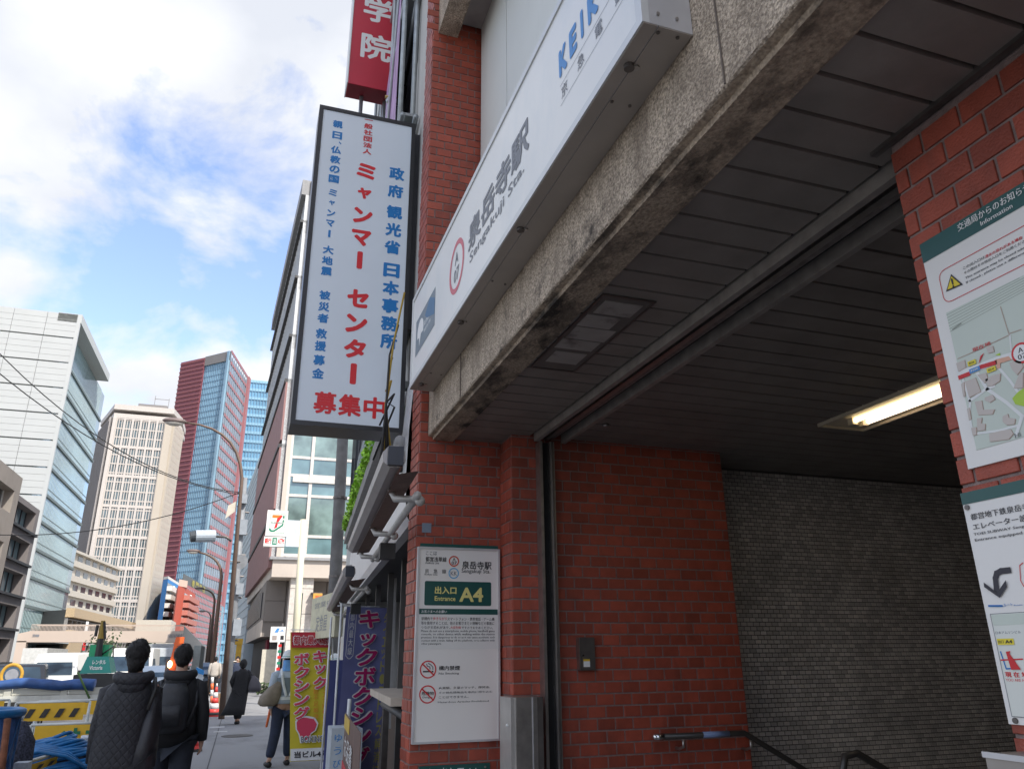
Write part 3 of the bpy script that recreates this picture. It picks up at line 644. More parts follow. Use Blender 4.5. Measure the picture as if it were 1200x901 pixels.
mst([(100, 400), (160, 385), (290, 335), (410, 300)], .017, mroad); mst([(120, 430), (155, 540), (150, 600), (170, 700)], .006, mroad); mst([(150, 535), (225, 480), (270, 460)], .007, mroad)
mst([(190, 400), (235, 475), (330, 540), (405, 605), (375, 700)], .008, mroad); mst([(290, 370), (350, 440), (405, 520)], .006, mroad); mst([(180, 690), (290, 675), (385, 650)], .005, mroad); mst([(345, 215), (352, 290)], .004, mroad)
mst([(300, 80), (340, 210), (400, 190)], .0018, mo); mst([(95, 330), (165, 300), (345, 215)], .0018, mo)
salm = M('map_salmon', (.72, .40, .28), .5, var=0)
def mpoly(pts, m=mb, l=.0024):
    a = [PI_.uv(q(*p)) for p in pts]; cx = sum(p[0] for p in a) / len(a); cy = sum(p[1] for p in a) / len(a)
    if m is mb: patch(PI_, [(u_ + .0012, v_ - .0012) for u_, v_ in a], mo, t, l - .0005, 'map_block')
    patch(PI_, a, m, t, l, 'map_block')
mst([(104, 420), (150, 402)], .010, ink_red, .003); mst([(205, 370), (278, 348)], .010, ink_red, .003); mpoly([(275, 335), (340, 318), (355, 335), (300, 352), (300, 375), (285, 378)], salm)
for pl_ in ([(88, 352), (128, 335), (134, 372), (98, 392)], [(130, 440), (180, 420), (206, 488), (150, 516)], [(190, 408), (232, 398), (242, 432), (222, 446)], [(228, 430), (260, 410), (300, 400), (298, 436), (262, 460), (240, 462)], [(178, 536), (210, 530), (218, 575), (272, 572), (262, 596), (194, 600)], [(226, 516), (262, 502), (274, 524), (250, 540), (226, 530)],
            [(188, 616), (212, 612), (208, 640), (228, 642), (226, 672), (190, 676)], [(160, 662), (184, 658), (186, 694), (168, 700)], [(246, 690), (300, 676), (350, 668), (362, 690), (340, 716), (250, 728)], [(312, 606), (336, 594), (340, 612), (372, 618), (368, 644), (330, 648), (312, 632)], [(344, 350), (395, 330), (410, 370), (380, 408), (356, 380)], [(392, 400), (410, 395), (408, 470), (364, 472)], [(232, 276), (264, 268), (270, 296), (242, 304)], [(112, 452), (126, 440), (130, 510), (122, 512)], [(140, 570), (152, 564), (160, 618), (150, 626)]): mpoly(pl_)
mpoly([(358, 520), (385, 490), (415, 470), (420, 560), (372, 548)], M('map_green', (.42, .62, .06), .5, var=0)); mpoly([(276, 312), (298, 302), (300, 316)], M('map_green', (.42, .62, .06), .5, var=0))
text('現在地', PI_, q(168, 300), q(256, 248), ink_red, t, lift=.003, bold=.012, rect=R3(q(168, 300), q(256, 262), q(166, 280)))
patch(PI_, [PI_.uv(q(*p)) for p in ((205, 318), (222, 303), (197, 356))], ink_red, t, .003, 'pointer')
def lab(s, bl, br, tl, bgm, fg):
    r = R3(q(*bl), q(*br), q(*tl)); patch(PI_, [(r[0], r[1]), (r[2], r[1]), (r[2], r[3]), (r[0], r[3])], bgm, t, .0034, 'map_label')
    text(s, PI_, 0, 0, fg, t, rect=(r[0] + .004, r[1] + .003, r[2] - .004, r[3] - .003), lift=.0046, bold=.02)
yl_ = M('label_yellow', (.80, .66, .05), .5, var=0)
lab('出口 A4', (148, 368), (186, 352), (145, 346), yl_, ink); lab('出口 A3', (240, 400), (282, 384), (237, 378), yl_, ink); lab('泉岳寺駅', (156, 402), (206, 384), (153, 382), ink_sky, ink_white)
ring(PI_, q(402, 302), .024, .005, ink_red, t, .003); u0, v0 = PI_.uv(q(402, 302)); patch(PI_, [(u0 + .019 * math.cos(k * PI / 8), v0 + .019 * math.sin(k * PI / 8)) for k in range(16)], ink_white, t, .0028, 'disc')
text('A', PI_, 0, 0, ink, t, rect=(u0 - .006, v0 + .001, u0 + .006, v0 + .013), lift=.0036); text('07', PI_, 0, 0, ink, t, rect=(u0 - .010, v0 - .014, u0 + .010, v0 - .002), lift=.0036)
text('第一京浜', PI_, 0, 0, ink, t, rect=R3(q(372, 712), q(392, 660), q(366, 690)), lift=.003)
# lower panel
t = thing('elevator_map_panel', (XI, 1.0, 1.45), 'white elevator guide panel with a black bent arrow, lower one on the near brick pier', 'information panel')
zt = 2.0 + PI_.uv((1127, 578))[1]; zb = 2.0 + PI_.uv((1183, 848))[1]; yl = onX(1128, 590, XI).y
box('board', XI, XR + .004, .62, yl, zb, zt, paper, t)
dy_ = 0; PJ = Plane((XI, yl, 2.0), (0, -1, 0), (0, 0, 1), PI_.hit); PI_ = PJ
hz = PI_.uv((1129, 591.5))[1]; zt -= 2.0; zb -= 2.0
patch(PI_, [(0, hz), (.698, hz), (.698, zt), (0, zt)], green_p, t)
q = Zm(1120, 570, 6.93)
T2('都営地下鉄泉岳寺駅', (130, 275), (536, 205), (120, 222), full=9 / 6.85, bold=.012); T2('エレベーター設置出入口', (148, 355), (536, 285), (142, 302), full=11 / 6.2, bold=.012)
T2('TOEI SUBWAY Sengakuji Sta.', (152, 405), (550, 340), (150, 378), full=1.45, bold=.01); T2('Entrance equipped with elevator', (163, 452), (550, 384), (160, 424), full=1.75, bold=.01)
w_ = M('ink_arrow', (.02, .018, .03), .4, var=0)
pp = [(440, 678), (375, 685), (338, 705), (328, 745), (338, 850)]
stroke(PI_, [q(*p) for p in pp], .013, w_, t, .002, 'arrow'); patch(PI_, [PI_.uv(q(*p)) for p in ((236, 778), (330, 850), (345, 862), (415, 760), (424, 812), (365, 902), (240, 815))], w_, t, .003, 'arrow_head')
stroke(PI_, [q(548, 618), q(522, 640), q(530, 760), q(556, 810)], .0018, ink_red, t, .0012, 'outline')
q = Zm(1120, 690, 5.3)
for k in range(9): x = 208 + k * 10; stroke(PI_, [q(x, 104), q(x + 5, 104)], .004, ink_blue, t, .002, 'dotted_line')
T2('ルート', (302, 108), (356, 96), (300, 90), ink_blue); T2('Route', (366, 104), (418, 96), (364, 96), ink_blue)
a = PI_.uv(q(218, 155)); b = PI_.uv(q(358, 790)); mu0 = a[0]
mp2 = M('map_pale', (.72, .74, .68), .5, var=0); patch(PI_, [(mu0, b[1]), (.66, b[1]), (.66, a[1]), (mu0, a[1])], mp2, t, .0008, 'map')
stroke(PI_, [(.66, a[1]), (mu0, a[1]), (mu0, b[1]), (.66, b[1])], .0014, ink_grey, t, .0018, 'outline', photo=False)
v2 = PI_.uv(q(238, 225))[1]; patch(PI_, [(mu0 + .002, v2), (.66, v2), (.66, a[1] - .002), (mu0 + .002, a[1] - .002)], mapc, t, .0014, 'map_block')
T2('JR山手線', (246, 208), (338, 188), (243, 188), bold=.01); T2('日本アムソンビル', (252, 280), (406, 262), (250, 262), ink_grey)
r = R3(q(268, 346), (1120 + 368 / 5.3, 690 + 335 / 5.3), q(260, 308)); patch(PI_, [(r[0], r[1]), (r[2], r[1]), (r[2], r[3]), (r[0], r[3])], yl_, t, .0024, 'map_label')
text('出口', PI_, 0, 0, ink, t, rect=(r[0] + .002, r[1] + .003, r[0] + .016, r[3] - .003), lift=.0034); text('A4', PI_, 0, 0, ink, t, rect=(r[0] + .020, r[1] + .003, r[2] - .003, r[3] - .003), lift=.0034, bold=.03)
patch(PI_, [PI_.uv(q(*p)) for p in ((318, 388), (345, 384), (340, 400), (410, 498), (352, 500))], ink_red, t, .003, 'pointer')
mst([(285, 440), (420, 434)], .003, ink_red); mst([(282, 388), (300, 440), (318, 494), (350, 492)], .003, ink_blue, .002)
T2('現 在 地', (314, 546), (410, 540), (308, 512), ink_red, bold=.03, full=1.45); T2('YOU ARE HERE', (316, 572), (424, 565), (312, 554), ink_red, full=1.4, bold=.01)
for (px, py) in ((1134, 594.5), (1190.5, 844)):
    p = onX(px, py, XI); MB().cyl((XI - .004, p.y, p.z), (XI, p.y, p.z), .006).build('screw', steel_dark, t)
# ================================================================== NEIGHBOUR BUILDING WITH THE AWNINGS
NO = Vector((1.0, 5.0)); NU = Vector((.075, 1.0)).normalized(); NN = Vector((-NU.y, NU.x))
def nb(s, w, z): p = NO + NU * s + NN * w; return Vector((p.x, p.y, z))
def nbox(mb, s0, s1, w0, w1, z0, z1, m=None):
    v = [nb(s, w, z) for z in (z0, z1) for s, w in ((s0, w0), (s0, w1), (s1, w1), (s1, w0))]
    return mb.add(v, [(0, 1, 2, 3)[::-1], (4, 5, 6, 7), (0, 1, 5, 4), (1, 2, 6, 5), (2, 3, 7, 6), (3, 0, 4, 7)], m)
def nP(x, y, w=0.):          # photo point on the plane w in front of the neighbour facade
    r = ray(x, y); o = NO + NN * w; t = (NN.x * o.x + NN.y * o.y) / (NN.x * r.x + NN.y * r.y); return Vector((r.x * t, r.y * t, H + r.z * t))
nwall = stain(M('stucco', (.52, .51, .48), .8, 0, .06, 5, .15), (.38, .37, .35), .5, .7, (2, 2, .6), amt=.6)
t = thing('shop_building', (2.5, 9, 0), 'pale stucco shop building with a dark open shopfront beside the brick pier', 'building')
nbox(nbox(MB(), 0.05, 10.4, -.8, -.02, 3.1, 13.6), .8, 10.4, -8, -.8, 3.1, 13.6).build('upper_wall', nwall, t)
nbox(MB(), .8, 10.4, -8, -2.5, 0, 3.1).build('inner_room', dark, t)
nbox(MB(), 7.5, 10.4, -2.5, -.02, 0, 3.1).build('side_wall', nwall, t)
nbox(MB(), 0.3, 7.5, -1.2, -.05, 2.42, 3.1).build('lintel', M('lintel_dark', (.05, .05, .05), .6), t)
fas = M('fascia_grey', (.66, .66, .66), .35, .1, .06, 3)
fb = MB(); S_ = [.02 + k * .5 for k in range(16)]
for a, b in zip(S_[:-1], S_[1:]):
    for (w0, z0, w1, z1) in ((.0, 2.42, .04, 2.50), (.04, 2.50, .05, 2.75), (.05, 2.75, .04, 3.10), (.04, 3.10, .01, 3.55)):
        fb.quad(nb(a, w0, z0), nb(b, w0, z0), nb(b, w1, z1), nb(a, w1, z1))
    fb.quad(nb(a, -.05, 2.42), nb(b, -.05, 2.42), nb(b, .02, 2.42), nb(a, .02, 2.42))
fb.build('fascia', fas, t, True)
for s in (.9, 1.9, 3.1, 4.6, 6.3): nbox(MB(), s, s + .05, -.22, -.16, 0, 2.42).build('mullion', M('mullion_dark', (.10, .095, .09), .4, .3), t)
for s in (1.25, 3.6): nbox(MB(), s, s + .04, -.3, -.25, .9, 2.42).build('light_post', M('post_pale', (.45, .44, .42), .5), t)
nbox(MB(), .3, 7.4, -.5, -.46, 0, .95).build('counter_front', M('wood_dark', (.07, .045, .03), .6), t)
wf = M('window_frame_dark', (.05, .052, .06), .4, .3)
wg = glassm('window_dark_glass', (.05, .07, .085))
for (s0, s1, z0, z1) in ((7.1, 9.6, 3.5, 5.6), (1, 3.4, 7.2, 8.8), (5.2, 7.6, 7.2, 8.8), (1, 3.4, 10, 11.6), (5.2, 7.6, 10, 11.6), (.6, 5.8, 4.1, 6.0)):
    f = nbox(nbox(nbox(nbox(MB(), s0, s1, -.02, .03, z0, z0 + .07), s0, s1, -.02, .03, z1 - .07, z1), s0, s0 + .07, -.02, .03, z0 + .07, z1 - .07), s1 - .07, s1, -.02, .03, z0 + .07, z1 - .07)
    nbox(f, (s0 + s1) / 2 - .03, (s0 + s1) / 2 + .03, -.02, .03, z0 + .07, z1 - .07)
    w = f.build('window', wf, t); nbox(MB(), s0 + .07, s1 - .07, -.015, -.004, z0 + .07, z1 - .07).build('pane', wg, w)
# retractable awnings
def awning(s0, s1, z, w, lab):
    t = thing('awning', nb((s0 + s1) / 2, w, z), lab, 'awning')
    cas = M('awning_case', (.40, .38, .37), .4, .2, .1, 6); fab = M('awning_fabric', (.20, .13, .105), .8, 0, .15, 20)
    c = MB(); N8 = 8
    pr = [(w + .055 * math.cos(k * 2 * PI / N8 + .3), z + .055 * math.sin(k * 2 * PI / N8 + .3)) for k in range(N8)]
    c.add([nb(s0, a, b) for a, b in pr] + [nb(s1, a, b) for a, b in pr], [tuple(range(N8)), tuple(range(N8, 16))[::-1]] + [(k, N8 + k, N8 + (k + 1) % N8, (k + 1) % N8) for k in range(N8)])
    c.build('cassette', cas, t)
    nbox(MB(), s0 - .03, s0, w - .04, w + .03, z - .045, z + .04).build('end_cap', M('cap_navy', (.03, .035, .05), .4), t)
    MB().quad(nb(s0 + .05, w - .02, z - .07), nb(s1 - .05, w - .02, z - .07), nb(s1 - .05, .18, z - .05), nb(s0 + .05, .18, z - .05)).build('fabric', fab, t)
    MB().tube([nb(s0 + .3, .15, z - .11), nb(s1 - .05, .15, z - .11)], .02, M('tube_pale', (.55, .54, .52), .4, .2)).build('roller', None, t, True)
    for s in (s0 + .35, (s0 + s1) / 2, s1 - .3):
        a = MB(); arm = M('arm_pale', (.50, .49, .47), .45, .3)
        for d in (0, ):
            a.tube([nb(s + d, .12, z - .12), nb(s + d + .12, w - .06, z - .10), nb(s + d + .15, w - .03, z - .04)], [.014, .02, .014], arm, 8).sph(nb(s + d, .13, z - .13), .026, arm, 8, 6)
        a.build('folding_arm', None, t, True)
    nbox(MB(), s0 + 1.7, s0 + 1.8, .1, .2, z - .25, z - .15).build('bracket', M('bracket_black', (.02, .02, .02), .5), t)
def s_of(p): return (Vector((p.x, p.y)) - NO).dot(NU)
q1, q2, q3, q4 = nP(462, 535, .30), nP(415, 640, .30), nP(425, 663, .32), nP(388, 700, .32)
awning(s_of(q1), s_of(q2), (q1.z + q2.z) / 2, .30, 'long retracted brown awning over the shopfront, nearest the brick pier')
awning(max(s_of(q3), s_of(q2) + .15), s_of(q4), (q3.z + q4.z) / 2, .32, 'short retracted awning beyond the long one, at the far end of the shopfront')
# greenery on the balcony
t = thing('planter_greenery', nb(4.5, .1, 3.3), 'bright green leafy plants trailing along the balcony above the awning', 'plants')
lm = M('leaf_green', (.34, .60, .05), .6, 0, .3, 3, rnd=.35); lf = MB()
for k in range(2600):
    s = random.uniform(1.0, 7.2); zz = 3.42 + .16 * random.random() + .12 * noise.noise(Vector((s * 2, 0, 0))) + .02 * s * 0; c = nb(s, .11 + random.uniform(-.08, .10), zz + .01)
    r = random.uniform(.018, .04); a = Vector((random.uniform(-1, 1), random.uniform(-1, 1), random.uniform(-1, 1))).normalized(); b = a.orthogonal().normalized()
    lf.add([c - a * r, c + b * r * .6, c + a * r, c - b * r * .6], [(0, 1, 2, 3)])
lf.build('foliage', lm, t, kind='stuff'); nbox(MB(), .9, 7.3, -.02, .16, 3.28, 3.42).build('trough', M('trough_grey', (.25, .24, .23), .7), t)
mesh_ = MB(); 
for k in range(46): mesh_.tube([nb(1.6 + k * .12, .04, 3.45), nb(1.6 + k * .12, .04, 4.55)], .006, None, 4, False)
for k in range(8): mesh_.tube([nb(1.6, .04, 3.5 + k * .15), nb(7.0, .04, 3.5 + k * .15)], .006, None, 4, False)
mesh_.build('wire_mesh', M('wire_grey', (.33, .36, .36), .5, .4), t, kind='stuff')
# cables and fittings hanging by the pier
t = thing('cable_bundle', nb(.3, .3, 2.6), 'tangled black and yellow cables hanging between the awning and the brick pier', 'cables')
for k in range(6):
    pts = [nb(.15 + .05 * k, .10 + .03 * k, 4.2 - .25 * k), nb(.2, .16 + .03 * math.sin(k), 3.8 - .1 * k), nb(.12 + .04 * math.cos(k * 2), .2, 3.3), nb(.3, .12 + .02 * k, 2.9 - .05 * k)]
    MB().tube(pts, .008, M('cable_yellow', (.45, .30, .03), .5) if k % 3 == 0 else M('cable_black', (.02, .02, .02), .5), 6).build('cable', None, t, True)
MB().sph(nb(.3, .07, 3.05), (.05, .05, .07), M('lamp_grey', (.3, .3, .3), .4)).cyl(nb(.3, .07, 2.85), nb(.3, .07, 2.98), .04, M('bracket_black', (.02, .02, .02), .5)).build('floodlight', None, t, True)
# scaffold
t = thing('scaffold', nb(3, .5, 6), 'grey pipe scaffold standing against the upper wall beside the red sign', 'scaffold')
gp = M('galvanised', (.38, .41, .42), .4, .6, .15, 9); yp = M('coupler_yellow', (.45, .33, .10), .6)
for s in (.9, 2.5, 4.3, 6.2):
    for w in (.02, .14): MB().tube([nb(s, w, 3.9 if s < 2 else 4.4), nb(s, w, 13.4)], .024, gp, 8).build('upright', None, t, True)
for z in (6.2, 7.9, 9.6, 11.3):
    for w in (.02, .14): MB().tube([nb(.6, w, z), nb(6.6, w, z)], .024, gp, 8).build('ledger', None, t, True)
    for s in (.9, 2.5, 4.3, 6.2): MB().tube([nb(s, .02, z + .05), nb(s, .20, z + .05)], .02, yp, 6).build('transom', None, t, True); MB().sph(nb(s, .03, z), .05, gp, 8, 6).sph(nb(s, .14, z), .05, gp, 8, 6).build('coupler', None, t)
    nbox(MB(), .7, 2.6, .02, .12, z + .07, z + .10).build('deck_board', M('deck', (.30, .31, .31), .6, .3), t)
for a, b in ((.9, 6.2), (2.5, 0.9)):
    for z in (6.2, 9.6): MB().tube([nb(a, .17, z), nb(b, .17, z + 3.4)], .02, gp, 6).build('brace', None, t, True)
MB().quad(nb(1.2, .16, 6.5), nb(2.9, .16, 6.5), nb(2.9, .16, 8.4), nb(1.2, .16, 8.4)).build('poster', M('poster_mauve', (.42, .25, .45), .6, 0, .3, 5), t)
# red school sign
YS = 8.0; t = thing('red_sign', (.85, YS, 8.3), 'tall red projecting sign with large white characters at the top of the photo', 'sign')
redm = M('sign_red', (.55, .02, .045), .4, 0, .08, 2)
a = onY(408, 93, YS); b = onY(457.5, 108, YS); zb = min(a.z, b.z); x0, x1 = a.x, b.x + .02
box('case', x0, x1, YS, YS + .28, zb, zb + 3.6, redm, t)
MB().box(x0 - .012, x0, YS - .01, YS + .29, zb, zb + 3.6).box(x1, x1 + .012, YS - .01, YS + .29, zb, zb + 3.6).build('edge_trim', white, t)
box('underside', x0 + .01, x1 - .01, YS + .01, YS + .27, zb - .004, zb, M('red_dark', (.22, .01, .02), .5), t)
PR = Plane((x0, YS, zb), (1, 0, 0), (0, 0, 1), lambda x, y: onY(x, y, YS))
def V3(bl, tr, s, pl, m, pa, **k): text(s, pl, bl, tr, m, pa, **k)
mw = PR.uv((441, 55)); 
for i, ch in enumerate('院学'):
    ca = PR.uv((441, 56)) if i == 0 else PR.uv((444, 13)); text(ch, PR, 0, 0, ink_white, t, rect=(ca[0] - .20, ca[1] - .21, ca[0] + .20, ca[1] + .21), bold=.03)
text('京', PR, 0, 0, ink_white, t, rect=(ca[0] - .20, ca[1] + .36, ca[0] + .20, ca[1] + .78), bold=.03)
for s in (0, 1): MB().tube([(x0 + .2 + s * .3, YS + .2, zb), (x0 + .2 + s * .3, YS + .2, zb - .9)], .025, gp).build('bracket_pipe', None, t, True)
MB().box(x1, 1.7, YS + .1, YS + .16, zb + .5, zb + .56).box(x1, 1.7, YS + .1, YS + .16, zb + 2.5, zb + 2.56).build('arm', gp, t)
# ------------------------------------------------------------------ blue and red text sign
YM = 5.5; t = thing('projecting_sign', (.6, YM, 3.1), 'tall white projecting light box sign with blue and red vertical lettering in a black frame', 'sign')
A_ = onY(375.5, 121.5, YM); B_ = onY(488, 147, YM); D_ = onY(339.6, 493, YM); E_ = onY(472, 506, YM)
x0, x1, z0, z1 = (A_.x + D_.x) / 2, (B_.x + E_.x) / 2, (D_.z + E_.z) / 2 - .015, (A_.z + B_.z) / 2
blackf = M('frame_black', (.028, .028, .03), .35, .2)
F_ = .035
MB().box(x0, x1, YM, YM + .02, z0, z0 + F_).box(x0, x1, YM, YM + .02, z1 - F_, z1).box(x0, x0 + F_, YM, YM + .02, z0 + F_, z1 - F_).box(x1 - F_, x1, YM, YM + .02, z0 + F_, z1 - F_).build('frame', blackf, t)
box('case', x0, x1, YM + .02, YM + .30, z0, z1, blackf, t)
box('sign_face', x0 + F_, x1 - F_, YM + .008, YM + .02, z0 + F_, z1 - F_, M('face_blue_white', (.72, .79, .85), .35, 0, .03, 1.5), t)
for z in (3.6, 5.5): MB().box(x1, 1.25, YM + .12, YM + .2, z, z + .06).build('arm', gp, t)
PM = Plane((x0, YM + .008, z0), (1, 0, 0), (0, 0, 1), lambda x, y: onY(x, y, YM + .008))
def col(s, cx0, y0, cx1, y1, w, m, bold=.02, **k):
    """a vertical line of characters from (cx0,y0) to (cx1,y1), w pixels wide"""
    a = PM.uv((cx0, y0)); b = PM.uv((cx1, y1)); ww = PM.uv((cx0 + w / 2, y0))[0] - PM.uv((cx0 - w / 2, y0))[0]; uc = (a[0] + b[0]) / 2
    text(s, PM, 0, 0, m, t, vert=k.pop('ls', True), rect=(uc - ww / 2, b[1], uc + ww / 2, a[1]), bold=bold, **k)
ib = M('sign_blue', (.005, .19, .52), .4, var=0); ir = M('sign_scarlet', (.68, .012, .02), .4, var=0)
def chars(s, pts, w, h, m, bold=.025, small=()):
    for i, (ch, (cx, cy)) in enumerate(zip(s, pts)):
        a = PM.uv((cx, cy)); k = .72 if ch in 'ャョュッ' else 1; k2 = .28 if ch == '丨' else (.35 if ch == '、' else 1); hh = .4 if ch == '、' else (.14 if ch == '一' else (1 if ch != '丨' else 1.08))
        text(ch, PM, 0, 0, m, t, rect=(a[0] - w * k * k2 / 2, a[1] - h * k * hh / 2, a[0] + w * k * k2 / 2, a[1] + h * k * hh / 2), bold=bold)
PXM = abs(PM.uv((420, 300))[0] - PM.uv((419, 300))[0])
def run(s, xa, ya, xb, yb, w, h, m, bold=.025):
    bold = .032 if len(s) == 3 and w > 20 else max(bold * 1.5, .042); w *= 1.04; h *= 1.06
    n = len(s); chars(s, [(xa + (xb - xa) * i / (n - 1), ya + (yb - ya) * i / (n - 1)) for i in range(n)], w * PXM, h * PXM, m, bold)
run('親日', 396, 146, 395.2, 159, 11.5, 10.5, ib); chars('、', [(398.5, 168)], 10 * PXM, 10 * PXM, ib)
run('仏教の国', 393.8, 176, 391.2, 210, 12, 10.5, ib)
run('ミャンマ丨', 390, 226, 386, 274, 9.5, 8.6, ib); run('大地震', 384.7, 293, 382.5, 318, 12, 10.5, ib)
run('被災者', 380.7, 346, 378.5, 373, 12, 10.8, ib); run('救援', 376.6, 391, 375.5, 405.5, 12, 11.5, ib); run('募金', 374, 422, 372.7, 437.5, 12.3, 11.5, ib)
run('一般社団法人', 432.2, 141, 430.2, 178, 10.5, 7.4, M('sign_rose', (.60, .05, .06), .4, var=0), .02)
run('ミャンマ丨', 429, 201, 421.5, 305, 22.5, 20.5, ir, .035); run('センタ丨', 419.5, 350, 414, 438, 24, 22, ir, .035)
run('募集中', 381, 472, 439, 478, 24, 24, ir, .035)
run('政府', 465, 204, 463.5, 224.5, 18.5, 17.5, ib, .03); run('観光省', 462.3, 249, 459.8, 290, 18.8, 17.5, ib, .03); run('日本事務所', 458.8, 317, 455.5, 400, 19, 17.8, ib, .03)
# ------------------------------------------------------------------ nobori banners
def cloth(pl, n=10, m=16, amp=.02, mat=None, name='cloth', parent=None, w=.6, h=1.8, lean=0.):
    b = MB(); vs = []; fs = []
    for j in range(m + 1):
        for i in range(n + 1):
            u, v = w * i / n, h * j / m; vs.append(pl.at(u, v, amp * math.sin(u * 9 + v * 2.2) * (1 - .3 * j / m) + .01 * math.sin(v * 7 + u * 3)))
    for j in range(m):
        for i in range(n): a = j * (n + 1) + i; fs.append((a, a + 1, a + n + 2, a + n + 1))
    return b.add(vs, fs).build(name, mat, parent, True)
def pole_stand(t, x, y, z1, armdir, aw, base=True, ln=0.):
    pm = M('pole_white', (.70, .71, .70), .4)
    MB().tube([(x, y, .1), (x + ln, y, z1)], .012, pm, 8).build('pole', None, t, True); x0_ = x; x = x + ln; MB().tube([(x - armdir[0] * .04, y, z1 - .03), (x + armdir[0] * aw, y + armdir[1] * aw, z1 - .03)], .007, pm, 6).build('crossbar', None, t, True)
    x = x0_
    if base:
        MB().loft([(x, y, .005, .20, .20), (x, y, .10, .19, .19), (x, y, .15, .12, .12), (x, y, .17, .04, .04), (x, y, .30, .03, .03)], M('base_white', (.68, .69, .68), .5), 16).build('water_base', None, t, True)
# yellow one
YB = 12.8; a = onY(338, 892, YB); b = onY(386, 740, YB); w = onY(384, 745, YB).x - onY(340, 748, YB).x
t = thing('banner', (a.x, YB, 0), 'yellow upright banner with red kickboxing lettering and a red boxing glove', 'banner')
PY = Plane((a.x + .02, YB, a.z), Vector((1, 0, 0)), Vector((-.082, 0, 1)).normalized(), lambda x, y: onY(x, y, YB)); HB = b.z - a.z
yb = M('banner_yellow', (.66, .55, .035), .7, 0, .06, 4)
BW = w * 1.07; cloth(PY, amp=.012, mat=yb, parent=t, w=BW, h=HB)
pole_stand(t, a.x + BW + .05, YB, b.z + .06, (-1, 0), BW + .03, True, -.082 * HB)
def fr2(x0, y0, x1, y1): return (BW * x0, HB * (1 - y1), BW * x1, HB * (1 - y0))
LB = .03
bred = M('banner_red', (.52, .03, .05), .7, var=0); bpink = M('banner_pink', (.70, .06, .12), .7, var=0)
r = fr2(.02, .0, .98, .125); patch(PY, [(r[0], r[1]), (r[2], r[1]), (r[2], r[3]), (r[0], r[3])], bred, t, LB)
def otext(s, pl, rect, m, t, b1=.02, b2=.07, l=LB, om=None):
    text(s, pl, 0, 0, om or ink_white, t, rect=(rect[0] - .01, rect[1] - .01, rect[2] + .01, rect[3] + .01), bold=b2, lift=l + .002, depth=0); text(s, pl, 0, 0, m, t, rect=rect, bold=b1, lift=l + .011)
otext('都内最大級', PY, fr2(.07, .03, .93, .10), bred, t)
for i, ch in enumerate('キック'): otext(ch, PY, fr2(.56, .15 + i * .105, .90, .245 + i * .105) if ch != 'ッ' else fr2(.60, .265, .87, .335), bpink, t, .03, .09)
for i, ch in enumerate('ボクシング'): otext(ch, PY, fr2(.09, .17 + i * .105, .46, .265 + i * .105), bpink, t, .03, .09)
om_ = M('banner_orange', (.72, .28, .03), .7, var=0)
for i, ch in enumerate('ダイエット・健康'): text(ch, PY, 0, 0, om_, t, rect=fr2(.78, .39 + i * .045, .88, .428 + i * .045), lift=LB + .002)
for i, ch in enumerate('運動不足解消'): text(ch, PY, 0, 0, om_, t, rect=fr2(.56, .41 + i * .047, .68, .450 + i * .047), lift=LB + .002)
gl = [(.12, .70), (.20, .655), (.40, .66), (.60, .675), (.68, .72), (.62, .775), (.50, .80), (.46, .85), (.24, .865), (.20, .80), (.13, .76)]
patch(PY, [(BW * x, HB * (1 - y)) for x, y in gl], ink_white, t, LB + .001, 'glove_print'); patch(PY, [(BW * (.39 + (x - .39) * .87), HB * (1 - (.76 + (y - .76) * .85))) for x, y in gl], bpink, t, LB + .003, 'glove_print')
otext('BOXING', PY, fr2(.26, .815, .80, .86), ink_grey, t)
r = fr2(.01, .905, .99, .995); patch(PY, [(r[0], r[1]), (r[2], r[1]), (r[2], r[3]), (r[0], r[3])], ink_white, t, LB); text('当ビル4階', PY, 0, 0, ink, t, rect=fr2(.10, .925, .92, .975), lift=LB + .002, bold=.03)
# purple one
YV = 8.4; a = onY(398, 712, YV); b = onY(455, 728, YV); zt = a.z; zb = .25
t = thing('banner', (a.x, YV, 0), 'purple upright banner with large pink white-edged lettering, behind the grey box', 'banner')
PV = Plane((a.x + .03, YV + .05, zb), Vector((1, .30, 0)).normalized(), Vector((.03, 0, 1)).normalized(), lambda x, y: onY(x, y, YV)); VH = zt - zb + .02; VW = .50; CP = (zt - onY(420, 899, YV).z) / 8 / VH
PV.n = PV.r.cross(PV.u)
vm = M('banner_violet', (.20, .21, .42), .7, 0, .1, 4); BW, HB = VW, VH; LB = .045
cloth(PV, amp=.030, mat=vm, parent=t, w=VW, h=VH); pole_stand(t, a.x + .02, YV, zt + .05, (1, .30), VW + .02, False)
vp = M('banner_magenta', (.50, .015, .15), .7, var=0)
for i, ch in enumerate('キックボクシング'): otext(ch, PV, fr2(.26, .02 + i * CP, .74, .02 + CP * .93 + i * CP) if ch != 'ッ' else fr2(.32, .02 + CP * 1.25, .68, .02 + CP * 1.9), vp, t, .03, .09)
vy = M('banner_gold', (.50, .45, .12), .7, var=0)
for i, ch in enumerate('ダイエット・ストレス解消に'): text(ch, PV, 0, 0, vy, t, rect=fr2(.82, .03 + i * CP * .65, .95, .03 + CP * .55 + i * CP * .65), lift=LB + .002, bold=.02)
for i, ch in enumerate('都内最大級'): text(ch, PV, 0, 0, ink_white, t, rect=fr2(.05, .04 + i * .045, .15, .08 + i * .045), lift=LB + .002)
